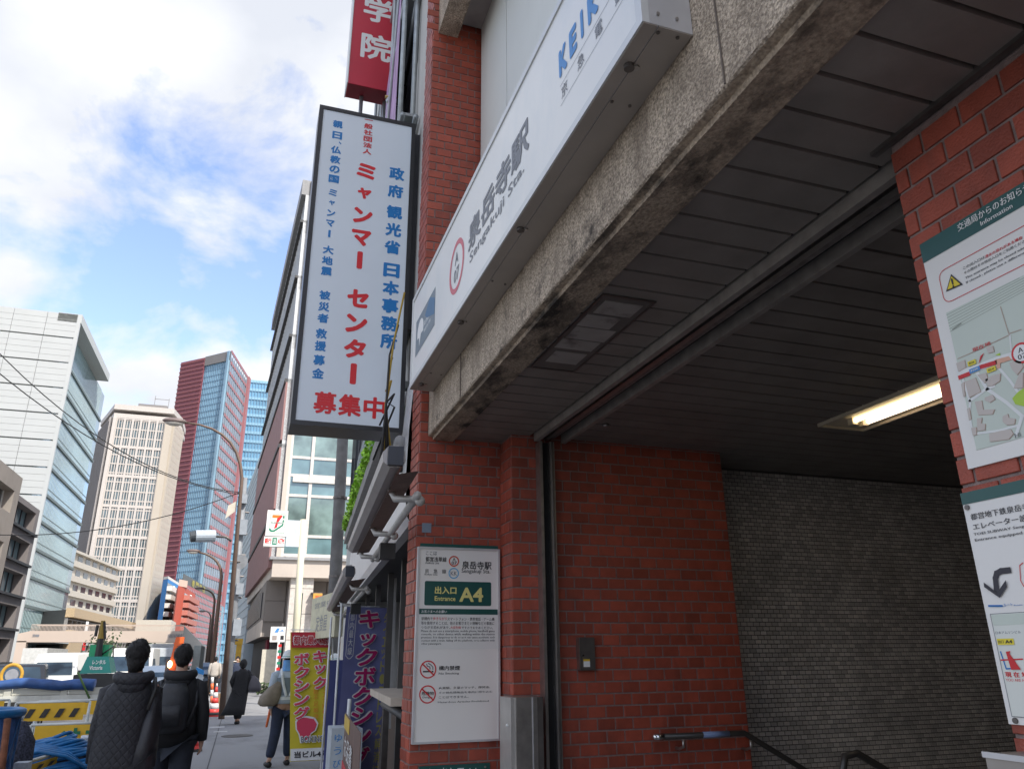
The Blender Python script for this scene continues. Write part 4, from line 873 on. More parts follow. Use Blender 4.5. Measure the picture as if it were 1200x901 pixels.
pts = [fr2(.02, .02, .18, .28)]; r = pts[0]; stroke(PV, [(r[0], r[1] + .03), (r[0], r[3] - .03), (r[0] + .03, r[3]), (r[2] - .03, r[3]), (r[2], r[3] - .03), (r[2], r[1] + .03), (r[2] - .03, r[1]), (r[0] + .03, r[1])], .006, ink_white, t, LB + .002, 'outline', True, False)
# second purple banner face behind
t = thing('banner', (1.0, 9.4, 0), 'narrow blue violet banner edge showing behind the white pole of the larger purple one', 'banner')
a = onY(386, 772, 9.6); PW2 = Plane((a.x, 9.6, .25), Vector((1, .4, 0)).normalized(), (0, 0, 1), None); cloth(PW2, amp=.02, mat=M('banner_violet2', (.13, .15, .36), .7, 0, .1, 4), parent=t, w=.28, h=1.32)
MB().tube([(a.x - .01, 9.6, .05), (a.x - .01, 9.6, 2.05)], .012, M('pole_white', (.7, .7, .7), .4)).build('pole', None, t, True)
# grey post box unit
t = thing('utility_box', (1.04, 8, 0), 'grey white street cabinet standing under the purple banner', 'cabinet')
a = onY(389, 853, 8.0); b = onY(425, 853, 8.0)
MB().box(a.x, a.x + .13, 8.0, 8.35, 0, a.z).build('body', M('cabinet_pale', (.50, .55, .58), .5), t); MB().box(a.x + .13, b.x - .05, 7.97, 8.35, 0, a.z + .005).build('door', M('cabinet_grey', (.36, .37, .37), .5, .2), t); MB().box(b.x - .05, b.x, 7.99, 8.33, 0, a.z - .01).build('side', M('cabinet_pale', (.5, .5, .5), .5), t)
PC = Plane((a.x, 8.0, 0), (1, 0, 0), (0, 0, 1), None)
for i, ch in enumerate('ゆうび'): text(ch, PC, 0, 0, ink_sky, t, rect=(.03, a.z - .12 - i * .11, .10, a.z - .05 - i * .11), lift=.002)
MB().tube([(a.x + .16, 8.1, a.z), (a.x + .165, 8.1, a.z + .25)], .02, M('pole_white', (.7, .7, .7), .4)).build('socket', None, t, True)
# counter table, menu boards on the shop front
t = thing('serving_counter', nb(.9, .15, 0), 'pale wooden counter top at the shop front next to the brick pier', 'counter')
zt = nP(470, 818, .0).z
nbox(MB(), .3, 2.0, -.30, .06, zt - .05, zt).build('counter_top', M('wood_pale', (.55, .47, .38), .5), t)
for s in (.4, 1.9): nbox(MB(), s, s + .05, -.1, -.05, 0, zt - .05).build('leg', steel_dark, t)
MB().tube([nb(.4, -.05, zt - .12), nb(1.9, -.05, zt - .12)], .03, M('pipe_dark', (.1, .1, .1), .5)).build('pipe', None, t, True)
t = thing('menu_board', nb(.9, .3, 0), 'brown and red menu board hanging below the shop counter', 'menu board')
a = nP(438, 834, .25); b = nP(470, 872, .25); PN = Plane(nb(0, .25, 0), (-NU.x, -NU.y, 0), (0, 0, 1), None)
sA, sB = 2.05, .12
def nr(s0, s1, z0, z1, m, l=.0, nm='print'): return patch(PN, [(-s0, z0), (-s1, z0), (-s1, z1), (-s0, z1)], m, t, l, nm, .004)
nr(sA, sB, .30, 1.16, M('board_brown', (.16, .10, .08), .6), 0, 'board'); nr(sA - .02, sB + .02, .3, .80, M('board_red', (.55, .05, .06), .6), .006); nr(sA - .05, sA - .75, 1.05, 1.15, M('board_yellow', (.65, .45, .08), .6), .006)
text('お品書', PN, 0, 0, ink_white, t, rect=(-sA + .3, .86, -sA + 1.3, 1.02), lift=.012); 
for i in range(3): text('焼肉定食', PN, 0, 0, M('board_pink', (.75, .4, .4), .6), t, rect=(-sA + .15 + i * .6, .36, -sA + .6 + i * .6, .72), lift=.012)
t = thing('menu_sign', nb(6.5, .4, 2.2), 'cream board with dark lettering projecting over the pavement beyond the shop', 'sign')
YC_ = 12.0; pts = [onY(365.5, 709, 13.2), onY(395.5, 684, 11.5), onY(393, 742, 11.5), onY(362, 752, 13.2)]
zt, zb = (pts[0].z + pts[1].z) / 2, (pts[2].z + pts[3].z) / 2; P0, P1 = pts[0], pts[1]
d = Vector((P1.x - P0.x, P1.y - P0.y, 0)); LN = d.length; d.normalize()
PX_ = Plane((P0.x, P0.y, zb), d, (0, 0, 1), None)
b_ = MB(); n_ = Vector((-d.y, d.x, 0)); b_.add([Vector((P0.x, P0.y, z)) + d * u_ + n_ * v_ for z in (zb, zt) for u_, v_ in ((0, 0), (LN, 0), (LN, .12), (0, .12))], [(3, 2, 1, 0), (4, 5, 6, 7), (0, 1, 5, 4), (1, 2, 6, 5), (2, 3, 7, 6), (3, 0, 4, 7)]); b_.build('board', M('board_cream', (.60, .57, .40), .6), t)
nn = PX_.n
if nn.y > 0: PX_.n = -nn
text('営業中', PX_, 0, 0, ink_grey, t, rect=(LN * .15, (zt - zb) * .72, LN * .85, (zt - zb) * .86)); text('定食屋', PX_, 0, 0, ink_grey, t, rect=(LN * .25, (zt - zb) * .15, LN * .7, (zt - zb) * .55))
t = thing('orange_sign', (1.6, 24, 0), 'small orange vertical sign on the grey stone wall behind the cream pole', 'sign')
a = onY(365, 726, 39.4); b = onY(378, 695, 39.4); box('panel', a.x, b.x, 39.4, 39.6, a.z, b.z, M('board_orange', (.62, .33, .06), .6), t)
PO = Plane((a.x, 39.4, a.z), (1, 0, 0), (0, 0, 1), None); text('喫茶', PO, 0, 0, ink_red, t, rect=(.1, .95, .45, 1.15)); text('店', PO, 0, 0, ink, t, rect=(.12, .35, .42, .75))
box('hanger', a.x - .1, b.x, 39.55, 39.9, b.z, b.z + .05, steel_dark, t)
# utility pole beyond the shop
t = thing('utility_pole', (1.75, 17, 0), 'grey round utility pole between the shop and the beige building', 'utility pole')
MB().tube([(1.83, 17, 0), (1.72, 17, 7.5)], [.14, .12], M('pole_concrete', (.17, .165, .16), .8, 0, .2, 6), 12).build('pole', None, t, True)
for z in (3.2, 4.9): MB().tube([(1.80 - (z - 3) * .015, 17, z), (1.80 - (z - 3) * .015, 17, z + .05)], .155, steel_dark, 12).build('band', None, t)
# ------------------------------------------------------------------ convenience store sign
t = thing('convenience_store_sign', (1.6, 30, 0), 'white convenience store sign with a red and green 7 on a tall cream pole', 'sign')
YE = 30.0; a = onY(310, 626, YE); b = onY(338, 598.5, YE)
cr_ = M('pole_cream', (.66, .62, .46), .5, 0, .05, 2)
pb = onY(348, 745, YE); pt = onY(356, 608, YE); MB().tube([(pb.x, YE + .15, -.0), (pt.x, YE + .15, pt.z)], [.14, .12], cr_, 12).build('pole', None, t, True)
MB().box(b.x + .01, pt.x, YE + .1, YE + .2, onY(345, 640, YE).z, onY(345, 609, YE).z).build('arm_panel', M('panel_blue_white', (.60, .66, .72), .5), t)
x0, x1, z0, z1 = a.x + .03, b.x, onY(324, 628, YE).z, b.z
MB().box(x0, x1, YE, YE + .3, z0, z1).build('light_box', paper, t)
PE = Plane((x0, YE, z0), (1, 0, 0), (0, 0, 1), None); w, h = x1 - x0, z1 - z0; LB = .004
g7 = M('seven_green', (.01, .22, .12), .5, var=0); o7 = M('seven_orange', (.80, .20, .02), .5, var=0); r7 = M('seven_red', (.65, .02, .02), .5, var=0)
stroke(PE, [(w * .16, h * .12), (w * .88, h * .12), (w * .88, h * .86), (w * .16, h * .86)], .012, g7, t, .002, 'border', True, False)
patch(PE, [(w * .25, h * .82), (w * .25, h * .70), (w * .58, h * .70), (w * .70, h * .82)], o7, t, .003); patch(PE, [(w * .70, h * .82), (w * .50, h * .70), (w * .38, h * .28), (w * .52, h * .34), (w * .55, h * .52), (w * .74, h * .78)], r7, t, .005)
stroke(PE, [(w * .18, h * .26), (w * .26, h * .19), (w * .40, h * .20), (w * .60, h * .32), (w * .76, h * .42)], .06, g7, t, .006, 'swoosh', False, False); stroke(PE, [(w * .78, h * .42), (w * .80, h * .62)], .05, g7, t, .006, 'swoosh', False, False); patch(PE, [(w * .76, h * .70), (w * .84, h * .70), (w * .84, h * .80), (w * .76, h * .80)], g7, t, .006)
stroke(PE, [(w * .18, h * .52), (w * .84, h * .52)], .012, ink_white, t, .008, 'line', False, False); text('ELEVEN', PE, 0, 0, g7, t, rect=(w * .22, h * .495, w * .72, h * .545), lift=.010)
z2 = onY(324, 640, YE).z; MB().box(x0 - .03, x1 - .03, YE + .02, YE + .3, z2, z0 - .02).build('lower_plate', paper, t)
PE2 = Plane((x0, YE + .02, z2), (1, 0, 0), (0, 0, 1), None); h2 = z0 - z2
text('銀行', PE2, 0, 0, r7, t, rect=(0.0, h2 * .25, w * .32, h2 * .8), lift=.003, bold=.03); patch(PE2, [(w * .36, h2 * .15), (w * .58, h2 * .15), (w * .58, h2 * .85), (w * .36, h2 * .85)], g7, t, .003); text('酒', PE2, 0, 0, ink_white, t, rect=(w * .40, h2 * .25, w * .54, h2 * .75), lift=.006); text('ATM', PE2, 0, 0, r7, t, rect=(w * .62, h2 * .25, w * .93, h2 * .8), lift=.003, bold=.03)
t = thing('parking_sign', (1.2, 27, 0), 'small white sign with a blue emblem on a thin pole left of the yellow banner', 'sign')
YQ = 27; a = onY(316, 752, YQ); b = onY(335, 734, YQ); MB().box(a.x, b.x, YQ, YQ + .1, a.z, b.z).build('panel', paper, t); MB().tube([(b.x - .1, YQ + .13, 0), (b.x - .1, YQ + .13, b.z + .1)], .03, steel_dark).build('pole', None, t, True)
PQ = Plane((a.x, YQ, a.z), (1, 0, 0), (0, 0, 1), None); w, h = b.x - a.x, b.z - a.z
patch(PQ, [(w * .25, h * .62), (w * .5, h * .62), (w * .6, h * .9), (w * .42, h * .9)], ink_sky, t, .003); patch(PQ, [(w * .55, h * .7), (w * .9, h * .7), (w * .8, h * .8)], ink_sky, t, .003); patch(PQ, [(w * .62, h * .15), (w * .92, h * .15), (w * .92, h * .42), (w * .62, h * .42)], ink, t, .003); patch(PQ, [(w * .14, h * .12), (w * .45, h * .12), (w * .45, h * .42), (w * .14, h * .42)], M('sign_grey', (.35, .3, .28), .6), t, .003)
t = thing('price_pole', (1, 26, 0), 'thin white vertical notice strip with red and green marks under the small emblem sign', 'sign')
a = onY(322, 790, 26); b = onY(329, 741, 26); MB().box(a.x, b.x, 26, 26.06, .1, b.z).build('strip', paper, t)
PQ = Plane((a.x, 26, 0), (1, 0, 0), (0, 0, 1), None)
for k in range(7): patch(PQ, [(.03, .9 + k * .17), (.13, .9 + k * .17), (.13, .98 + k * .17), (.03, .98 + k * .17)], (r7, g7)[k % 2], t, .003)
# ================================================================== BUILDINGS DOWN THE STREET
def grid(parent, a, b, z0, z1, nr, nc, band, mull, m_band, m_mull, proud=.35, end=True, names=('floor_band', 'mullion'), single=False):
    """horizontal bands and vertical bars standing proud of the wall a->b (outside on the right of a->b)"""
    a = Vector(a[:2]); b = Vector(b[:2]); L_ = (b - a).length; d = (b - a) / L_
    if band:
        mb = MB()
        for r in range(nr + 1):
            z = z0 + (z1 - z0) * r / nr; q = MB() if single else mb; q.obox(a, b, proud, max(z - band / 2, z0), min(z + band / 2, z1 + band), m_band)
            if single: q.build(names[0], m_band, parent)
        if not single: mb.build(names[0], m_band, parent, kind='stuff')
    if mull:
        mb = MB()
        for c in range(nc + 1):
            s = L_ * c / nc; s0, s1 = max(0, s - mull / 2), min(L_, s + mull / 2); q = MB() if single else mb; q.obox(a + d * s0, a + d * s1, proud * 1.15, z0, z1, m_mull)
            if single: q.build(names[1], m_mull, parent)
        if not single: mb.build(names[1], m_mull, parent, kind='stuff')
cl = M('cladding_white', (.46, .475, .465), .5, 0, .03, .5); cj = M('cladding_joint', (.22, .24, .24), .7)
gb = glassm('office_glass', (.13, .25, .29)); gbl = glassm('office_glass_light', (.16, .25, .28), .1, .5, .10)
# --- white office block, left
YA_ = 90.; zt = 38.5; xr = -20.97; xl = -34.0; yb = YA_ + 19.5
t = thing('office_building', (-27, YA_ + 8, 0), 'tall white panelled office building with a glass side and an overhanging roof slab, far left', 'building')
yb = onX(125, 450, xr - 1.3).y; ys_ = onX(130, 432, xr + .2).y
MB().box(xl, xr - 1.8, YA_ + .3, yb, 0, zt - .1).build('core', cj, t)
nrow = 13; rh = zt / nrow; pw = (xr - xl) / 4
pm_ = bpy.data.meshes.new('cladding_panel'); qb = MB()
for k4 in range(4): qb.box(.02, pw - .02, 0 if True else 0, .3, .14 + k4 * (rh - .16) / 4, .14 + (k4 + 1) * (rh - .16) / 4 - (.025 if k4 < 3 else .0), cl)
pm_.from_pydata(qb.v, [], qb.f); pm_.materials.append(cl)
for r in range(nrow):
    for c in range(4): inst('cladding_panel', pm_, (xl + c * pw, YA_, r * rh), t)
gl_ = MB().box(xr - 1.8, xr - 1.3, YA_ + .35, yb, 2, zt - 1).build('glass_wall', gbl, t)
fl = MB(); dkb = M('band_dark_green', (.10, .13, .12), .5)
for r in range(nrow):
    z = r * rh + 1
    if z < zt - 4: fl = MB().box(xr - 1.3, xr - 1.15, YA_ + .3, yb, z, z + .30); fl.build('floor_band', dkb, t)
    if z + 1 < zt - 4: MB().box(xr - 1.3, xr - 1.27, YA_ + .3, yb, z + .9, z + 1.0).build('transom', M('transom_green', (.16, .21, .20), .5), t)
mu = MB()
for k in range(40): mu.box(xr - 1.3, xr - 1.27, YA_ + .5 + k * .62, YA_ + .56 + k * .62, 2, zt - 1)
mu.build('mullion', M('mullion_pale_green', (.38, .47, .46), .5), t, kind='stuff')
box('corner_pier', xr - .25, xr + .12, YA_ - .02, YA_ + .32, 0, zt, cl, t)
MB().xprism([(YA_, zt - 1.0), (ys_, zt - 1.0), (ys_, zt + .05), (YA_, zt + .05)], xr - 2.2, xr + .2).build('roof_slab', M('slab_grey', (.46, .48, .46), .6), t)
MB().xprism([(YA_ + 1, 3.3), (yb + 1, 3.3), (yb + 1, 4.3), (YA_ + 1, 3.9)], xr - 1.3, xr + 2.6).build('entrance_canopy', M('slab_grey', (.46, .48, .46), .6), t)
# --- grey concrete building, far left
t = thing('concrete_building', (-17, 54, 0), 'weathered grey concrete building with deep window openings at the left edge', 'building')
cg = stain(M('concrete_beige_grey', (.30, .27, .24), .85, 0, .08, .8), (.18, .16, .14), .5, .7, (.4, .4, .4), amt=.7)
XQ = -14.0
def hole_wall(x, y0, y1, zt, nr, nc, zb, m, win, hw, hh, parent, g, fr):
    MB().box(x - 6, x - .8, y0, y1, 0, zt).build('body', m, parent)
    st = (zt - zb) / nr; cw = (y1 - y0) / nc; sp = MB()
    for r in range(nr):
        zc = zb + st * (r + .45)
        sp.box(x - .8, x, y0, y1, zb + st * r + (-.02), zc - hh / 2) if r else sp.box(x - .8, x, y0, y1, 0, zc - hh / 2)
        sp.box(x - .8, x, y0, y1, zc + hh / 2, zb + st * (r + 1) - .02 if r < nr - 1 else zt)
        for c in range(nc):
            yc = y0 + cw * (c + .5)
            sp.box(x - .8, x - .003, y0 + cw * c + .003, yc - hw / 2, zc - hh / 2 - .01, zc + hh / 2 + .01).box(x - .8, x - .003, yc + hw / 2, y0 + cw * (c + 1) - .003, zc - hh / 2 - .01, zc + hh / 2 + .01)
            f = MB().box(x - .62, x - .56, yc - hw / 2, yc + hw / 2, zc - hh / 2, zc - hh / 2 + .1)
            for q in range(5): f.box(x - .62, x - .55, yc - hw / 2 + q * (hw - .08) / 4, yc - hw / 2 + q * (hw - .08) / 4 + .08, zc - hh / 2 + .1, zc + hh / 2)
            w = f.build('window', fr, parent); MB().box(x - .66, x - .62, yc - hw / 2, yc + hw / 2, zc - hh / 2, zc + hh / 2).build('pane', g, w)
    sp.build('wall', m, parent)
hole_wall(XQ, 47.6, 54.2, 12.35, 4, 1, 0, cg, 0, 4.4, 1.35, t, wg, M('window_white', (.6, .6, .58), .5))
hole_wall(XQ, 43.0, 47.5, 12.9, 4, 1, .4, M('concrete_beige', (.46, .40, .33), .85), 0, 2.6, 1.35, t, wg, M('window_white', (.6, .6, .58), .5))
cg2 = M('stone_grey_brown', (.20, .18, .175), .75, 0, .08, 1)
hole_wall(XQ - .3, 54.4, 61, 11.5, 5, 1, 1.2, cg2, 0, 5.0, 1.55, t, gbl, M('window_frame_dark', (.05, .05, .06), .4))
for r in range(5): box('sill', XQ - .31, XQ - .1, 54.5, 60.9, 1.35 + r * 2.06, 1.5 + r * 2.06, M('sill_black', (.03, .03, .03), .6), t)
# --- cream tower with white grid
YBT = 180.; p = [onZ(x, y, onY(136, 474, YBT).z) for x, y in ((120, 494), (136, 474), (205, 480), (215, 492))]; ZBT = p[1].z
t = thing('cream_tower', (p[1].x + 6, YBT + 10, 0), 'cream office tower with a white grid of dark windows and angled sides', 'building')
sb = M('tower_shade_grey', (.20, .19, .185), .7, 0, .04, .3); cm = M('tower_cream', (.46, .41, .34), .7, 0, .04, .2); cw_ = M('tower_white', (.52, .48, .44), .6)  # shadow on the left flank is put into its dark grey
poly = [(p[0].x, p[0].y), (p[1].x, p[1].y), (p[2].x, p[2].y), (p[3].x, p[3].y), (p[3].x - 1, p[3].y + 10), (p[0].x + 2, p[0].y + 12)]
MB().prism(poly, 0, ZBT - 3).build('core', M('tower_glass', (.09, .13, .145), .12, 0, .4, .4, spec=1), t)
MB().prism([(q.x * 1.004, q.y - .6) for q in p[:2]] + [(q.x, q.y - .6) for q in p[2:]] + [(p[3].x, p[3].y + 9), (p[0].x, p[0].y + 12)], ZBT - 1.2, ZBT).build('roof_edge', cw_, t)
MB().prism([(p[1].x + 4, YBT + 3), (p[2].x - 2, YBT + 3), (p[2].x - 2, YBT + 10), (p[1].x + 4, YBT + 10)], ZBT, ZBT + 1.6).build('roof_house', sb, t)
ant = MB(); ant.box(p[1].x + 7, p[1].x + 7.1, YBT + 5, YBT + 5.1, ZBT + 1.6, ZBT + 4.4); ant.box(p[1].x + 10, p[1].x + 10.1, YBT + 5, YBT + 5.1, ZBT + 1.6, ZBT + 4.0); ant.box(p[1].x + 7, p[1].x + 10, YBT + 5, YBT + 5.1, ZBT + 3.6, ZBT + 3.7); ant.build('antenna', sb, t)
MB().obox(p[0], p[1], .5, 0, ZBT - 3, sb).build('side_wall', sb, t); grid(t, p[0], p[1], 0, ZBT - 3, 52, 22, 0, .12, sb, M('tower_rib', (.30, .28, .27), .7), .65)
A2, B2 = p[1], p[2]; d_ = (B2 - A2).normalized(); MB().obox(A2, A2 + d_ * .7, .6, 0, ZBT - 3, cw_).build('corner_strip', cw_, t); MB().obox(B2 - d_ * 1.5, B2, .6, 0, ZBT - 3, cm).build('corner_strip', cm, t)
a2 = A2 + d_ * .7; b2 = B2 - d_ * 1.5
grid(t, a2, b2, 0, ZBT - 3.4, 26, 18, .28, .16, M('tower_transom', (.50, .46, .42), .6), cw_, .12, names=('transom', 'slim_mullion')); grid(t, a2, b2, 0, ZBT - 3.0, 8, 6, .6, .42, cw_, cw_, .25, names=('floor_band', 'pier'))
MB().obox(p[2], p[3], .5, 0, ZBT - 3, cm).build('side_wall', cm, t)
sw = MB(); L_ = (p[3] - p[2]).length; dd = (p[3] - p[2]).normalized()
for r in range(34):
    for c in range(5):
        s = .8 + c * (L_ - 1.6) / 5; sw.obox(p[2] + dd * s, p[2] + dd * (s + .7), .53, 1.5 + r * 1.5, 2.3 + r * 1.5)
sw.build('small_window', M('small_window', (.42, .36, .30), .5), t, kind='stuff')
MB().prism([(q.x, q.y - .3) for q in p[:3]] + [(p[3].x, p[3].y - .3), (p[3].x, p[3].y + 9), (p[0].x, p[0].y + 12)], ZBT - 3, ZBT - 2).build('top_band', cw_, t)
# --- red and blue tower
YCT = 250.; zt = onY(271, 412, YCT).z; p = [onZ(x, y, zt) for x, y in ((214, 425), (242, 419), (271, 412), (291, 444))]
t = thing('red_blue_tower', (-18, 262, 0), 'tallest tower with a dark red flank, blue glass front and pink striped side', 'building')
tr = M('tower_dark_red', (.20, .055, .07), .6, 0, .05, .2); tb = M('tower_blue_glass', (.20, .33, .42), .15, 0, .22, .06, spec=1); tp = M('tower_pink', (.33, .13, .14), .6); tl = M('tower_pale_glass', (.17, .23, .29), .15, 0, .4, .12, spec=1)
MB().prism([(q.x, q.y) for q in p] + [(p[3].x - 6, p[3].y + 14), (p[0].x, p[0].y + 16)], 0, zt - 1.5).build('core', tb, t)
MB().obox(p[0], p[1], .6, 0, zt - .2, tr).build('red_flank', tr, t); grid(t, p[0], p[1], 0, zt - 1, 64, 1, .35, 0, M('tower_red_line', (.28, .10, .11), .6), tr, .85)
MB().obox(p[1], p[2], .5, zt - 3.2, zt + .1, sb).build('plant_screen', M('screen_grey', (.14, .15, .17), .6), t)
grid(t, p[1], p[2], 0, zt - 3.2, 46, 14, .35, .16, M('tower_blue_line', (.10, .19, .28), .5), M('tower_blue_pale', (.22, .38, .50), .4), .12)
MB().obox(p[2] - (p[2] - p[1]).normalized() * .9, p[2], .8, 0, zt, tb).build('corner_glass', M('corner_blue', (.20, .42, .60), .2), t)
MB().obox(p[2], p[3], .05, 0, zt - 1.6, tl).build('glass_side', tl, t); grid(t, p[2], p[3], 0, zt, 27, 10, 1.0, .3, tp, M('tower_mull_pale', (.24, .27, .31), .5), .22); MB().obox(p[3] - (p[3] - p[2]).normalized() * 2.6, p[3], .95, 0, zt, tp).build('corner_strip', M('tower_pink_pale', (.34, .21, .23), .6), t)
# --- far blue tower behind
a = onY(286, 446, 300); b = onY(318, 446, 300)
t = thing('blue_glass_tower', (-3, 310, 0), 'pale blue glass tower partly hidden behind the street lamp pole and pink striped tower', 'building')
MB().box(a.x - 3, b.x, 300, 320, 0, a.z).build('core', M('tower_blue2', (.14, .33, .48), .15, 0, .25, .05, spec=1), t); grid(t, (a.x - 3, 300), (b.x, 300), 0, a.z, 30, 12, 1.1, .2, M('tower_blue2_line', (.24, .43, .56), .5), M('tower_blue2_mull', (.16, .30, .42), .5), .4)
# --- white balcony block
YH_ = 120.; a = onY(86, 640, YH_); c = onY(138, 668, 136); zt = a.z
t = thing('apartment_block', (-19, 128, 0), 'low cream apartment block with rows of small windows behind the office building', 'building')
P0 = Vector((a.x - 1.5, YH_)); pe = onZ(139, 667, zt); P1 = Vector((pe.x, pe.y)); cbl = M('block_cream', (.52, .48, .41), .7)
MB().prism([P0, P1, (P1.x - 3, P1.y + 12), (P0.x - 8, P0.y + 12)], 0, zt).build('body', cbl, t)
d_ = (P1 - P0).normalized(); LL = (P1 - P0).length; NR = 7
for r in range(NR):
    z = zt - 1.15 - r * 2.05
    if z < 1: break
    MB().obox(P0, P1, .45, z - .95, z - .15, cbl).build('balcony_front', cbl, t)
    for c in range(8):
        s = .5 + c * (LL - .5) / 8; MB().obox(P0 + d_ * s, P0 + d_ * (s + LL / 8 * .55), .06, z - .15, z + .75, wg).build('window', M('window_slate', (.16, .19, .20), .3), t)
MB().obox(P0, P1, .6, zt - .25, zt + .1).build('parapet', cbl, t)
# --- tan canopy building
a = onY(80, 712, 105); b = onY(160, 727, 125)
t = thing('low_building', (-20, 110, 0), 'low building with a tan fascia band behind the footbridge', 'building')
zt = onY(80, 711, 100).z; pts = [onZ(78, 712, zt), onZ(162, 732, zt)]; tanm = M('fascia_tan', (.48, .36, .22), .7)
MB().prism([pts[0].xy, pts[1].xy, (pts[1].x - 6, pts[1].y + 12), (pts[0].x - 10, pts[0].y + 12)], 0, zt - .2).build('body', M('low_dark', (.10, .10, .10), .6), t); MB().obox(pts[0], pts[1], .9, zt - 1.0, zt, tanm).build('fascia', tanm, t)
grid(t, pts[0], pts[1], 0, zt - 1.2, 3, 22, .15, .25, M('low_grey', (.24, .23, .22), .7), M('low_grey', (.24, .23, .22), .7), .3)
MB().obox(pts[0], pts[0] + (pts[1] - pts[0]) * .12, 1.0, 0, zt - 2.4, tanm).build('tan_panel', tanm, t)
# small vertical red sign strip on it
t = thing('vertical_sign', (-21, 100, 0), 'small red and white vertical shop sign behind the footbridge', 'sign')
for (x0, y0, x1, y1, cc) in ((99, 740, 104, 728, ink_white), (96, 762, 101, 751, ink_red)):
    a = onY(x0, y0, 98); b = onY(x1, y1, 98); box('panel', a.x, b.x, 98, 98.2, a.z, b.z, cc, t)
# --- blue white / red orange apartments
def balc_building(name, label, px, Yn, wallm, frontm, nfl, side, lab_extra=None):
    zt = onY(px[1][0], px[1][1], Yn).z; q = [onZ(x, y, zt) for x, y in px]
    t = thing(name, ((q[0].x + q[-1].x) / 2, Yn + 5, 0), label, 'building')
    MB().prism([v.xy for v in q] + [(q[-1].x - 3, q[-1].y + 10), (q[0].x - 1, q[0].y + 10)], 0, zt).build('body', wallm, t)
    fh = (zt - 2) / nfl
    for r in range(nfl):
        z = zt - 1.3 - r * fh; MB().obox(q[side], q[side + 1], 1.0, z - 1.0, z - .1, frontm).build('balcony', frontm, t)
        MB().obox(q[side], q[side + 1], .05, z - .1, z + fh - 1.1, wg).build('window', wg, t)
        L_ = (q[side + 1] - q[side]); 
        MB().sph(q[side] + L_ * .55 + Vector((0, -.7, z + .2 - zt)), (.35, .3, .4), ink_white, 6, 4).build('laundry', None, t)
    return t, q, zt
wbl = M('apt_white', (.66, .65, .60), .7); abl = M('apt_blue', (.02, .20, .50), .6); aor = M('apt_orange', (.44, .085, .05), .7); asl = M('apt_salmon', (.46, .17, .13), .7)
t, q, zt = balc_building('apartment_building', 'white balconied apartment building with a bright blue flank', [(191.5, 679), (197, 678), (210, 686)], 170., abl, wbl, 9, 1)
MB().prism([(v.x, v.y - .2) for v in q] + [(q[-1].x - 2, q[-1].y + 8), (q[0].x, q[0].y + 8)], zt, zt + .5).build('roof_slab', wbl, t)
t, q, zt = balc_building('apartment_building', 'orange red apartment building with salmon balconies', [(209, 686), (217, 688), (229, 696)], 160., aor, asl, 9, 1)
MB().prism([(q[0].x, q[0].y + .3), (q[1].x + .3, q[1].y + .3), (q[1].x, q[1].y + 5), (q[0].x, q[0].y + 5)], zt, zt + 1.2).build('roof_house', M('roof_peach', (.62, .45, .36), .7), t)
# pink banded building
Yn = 200.; zt = onY(226, 690, Yn).z
q = [onZ(213, 686, zt), onZ(258, 708, zt)]
t = thing('banded_building', (-12, 215, 0), 'pink building with long glass bands and yellow roof lettering, below the tallest tower', 'building')
q0, q1 = q[0], q[1]; pbm = M('banded_pink', (.38, .13, .14), .7)
MB().prism([q0.xy, q1.xy, (q1.x + 1, q1.y + 15), (q0.x - 2, q0.y + 15)], 0, zt).build('body', M('banded_glass', (.20, .32, .38), .2, 0, .4, .2, spec=1), t)
grid(t, q0, q1, 0, zt, 12, 26, .95, .12, pbm, M('banded_mull', (.30, .38, .42), .5), .5)
MB().obox(q0, q0 + (q1 - q0) * .75, .2, zt + .4, zt + 2.6, M('banded_sign', (.10, .11, .11), .6)).build('roof_sign', None, t)
dd = (q1 - q0).normalized(); PT = Plane((q0.x, q0.y, zt), dd, (0, 0, 1), None)
PT.n = Vector((dd.y, -dd.x, 0)); LL = (q1 - q0).length
for k, ch in enumerate('専門学校'): text(ch, PT, 0, 0, M('letter_yellow', (.55, .48, .06), .6), t, rect=(LL * (.16 + k * .085), .7, LL * (.16 + k * .085) + LL * .06, 2.3), lift=.35)
# --- low cream block and tree strip
a = onY(160, 726, 140); b = onY(192, 735, 140); box('low_block', a.x, b.x + 1, 140, 150, 0, a.z, cbl, None, label='low plain cream block behind the footbridge below the cream tower', cat='building')
# ------------------------------------------------------------------ beige building with brown tiles (right side of street)
EX0, EY0, EX1, EY1, EZ0, EZ1 = 1.25, 40., .30, 61., 28.2, 24.6
t = thing('beige_building', (5, 48, 0), 'large beige and brown tiled building with glazed upper floors behind the store sign', 'building')
bt = M('tile_brown', (.29, .155, .145), .7, 0, .1, 2, .2, 20); bs = stain(M('stone_beige', (.55, .48, .41), .6, 0, .05, 1), (.42, .37, .32), .5, .7, (.6, .6, .3), amt=.6); bsg = M('stone_grey', (.20, .175, .155), .6, 0, .08, .8)
sgl = glassm('street_glass', (.20, .28, .36)); EA = Vector((EX0, EY0)); EB = Vector((EX1, EY1))  # glass colour made paler and bluer to carry the reflected sky
poly = [EA, EB, (EX1 + 12, EY1), (14, EY0)]
MB().prism([(EX0 + .02, EY0 + .02), (EX1 + .02, EY1), (EX1 + 12, EY1), (14, EY0 + .02)], 6.2, EZ0 - .5).build('core', sgl, t)
dE = (EA - EB).normalized()                      # far -> near so the outside (street) is on the right
nfl = 6; fz = [7.0, 10.6, 14.2, 17.8, 21.4, 25.0]
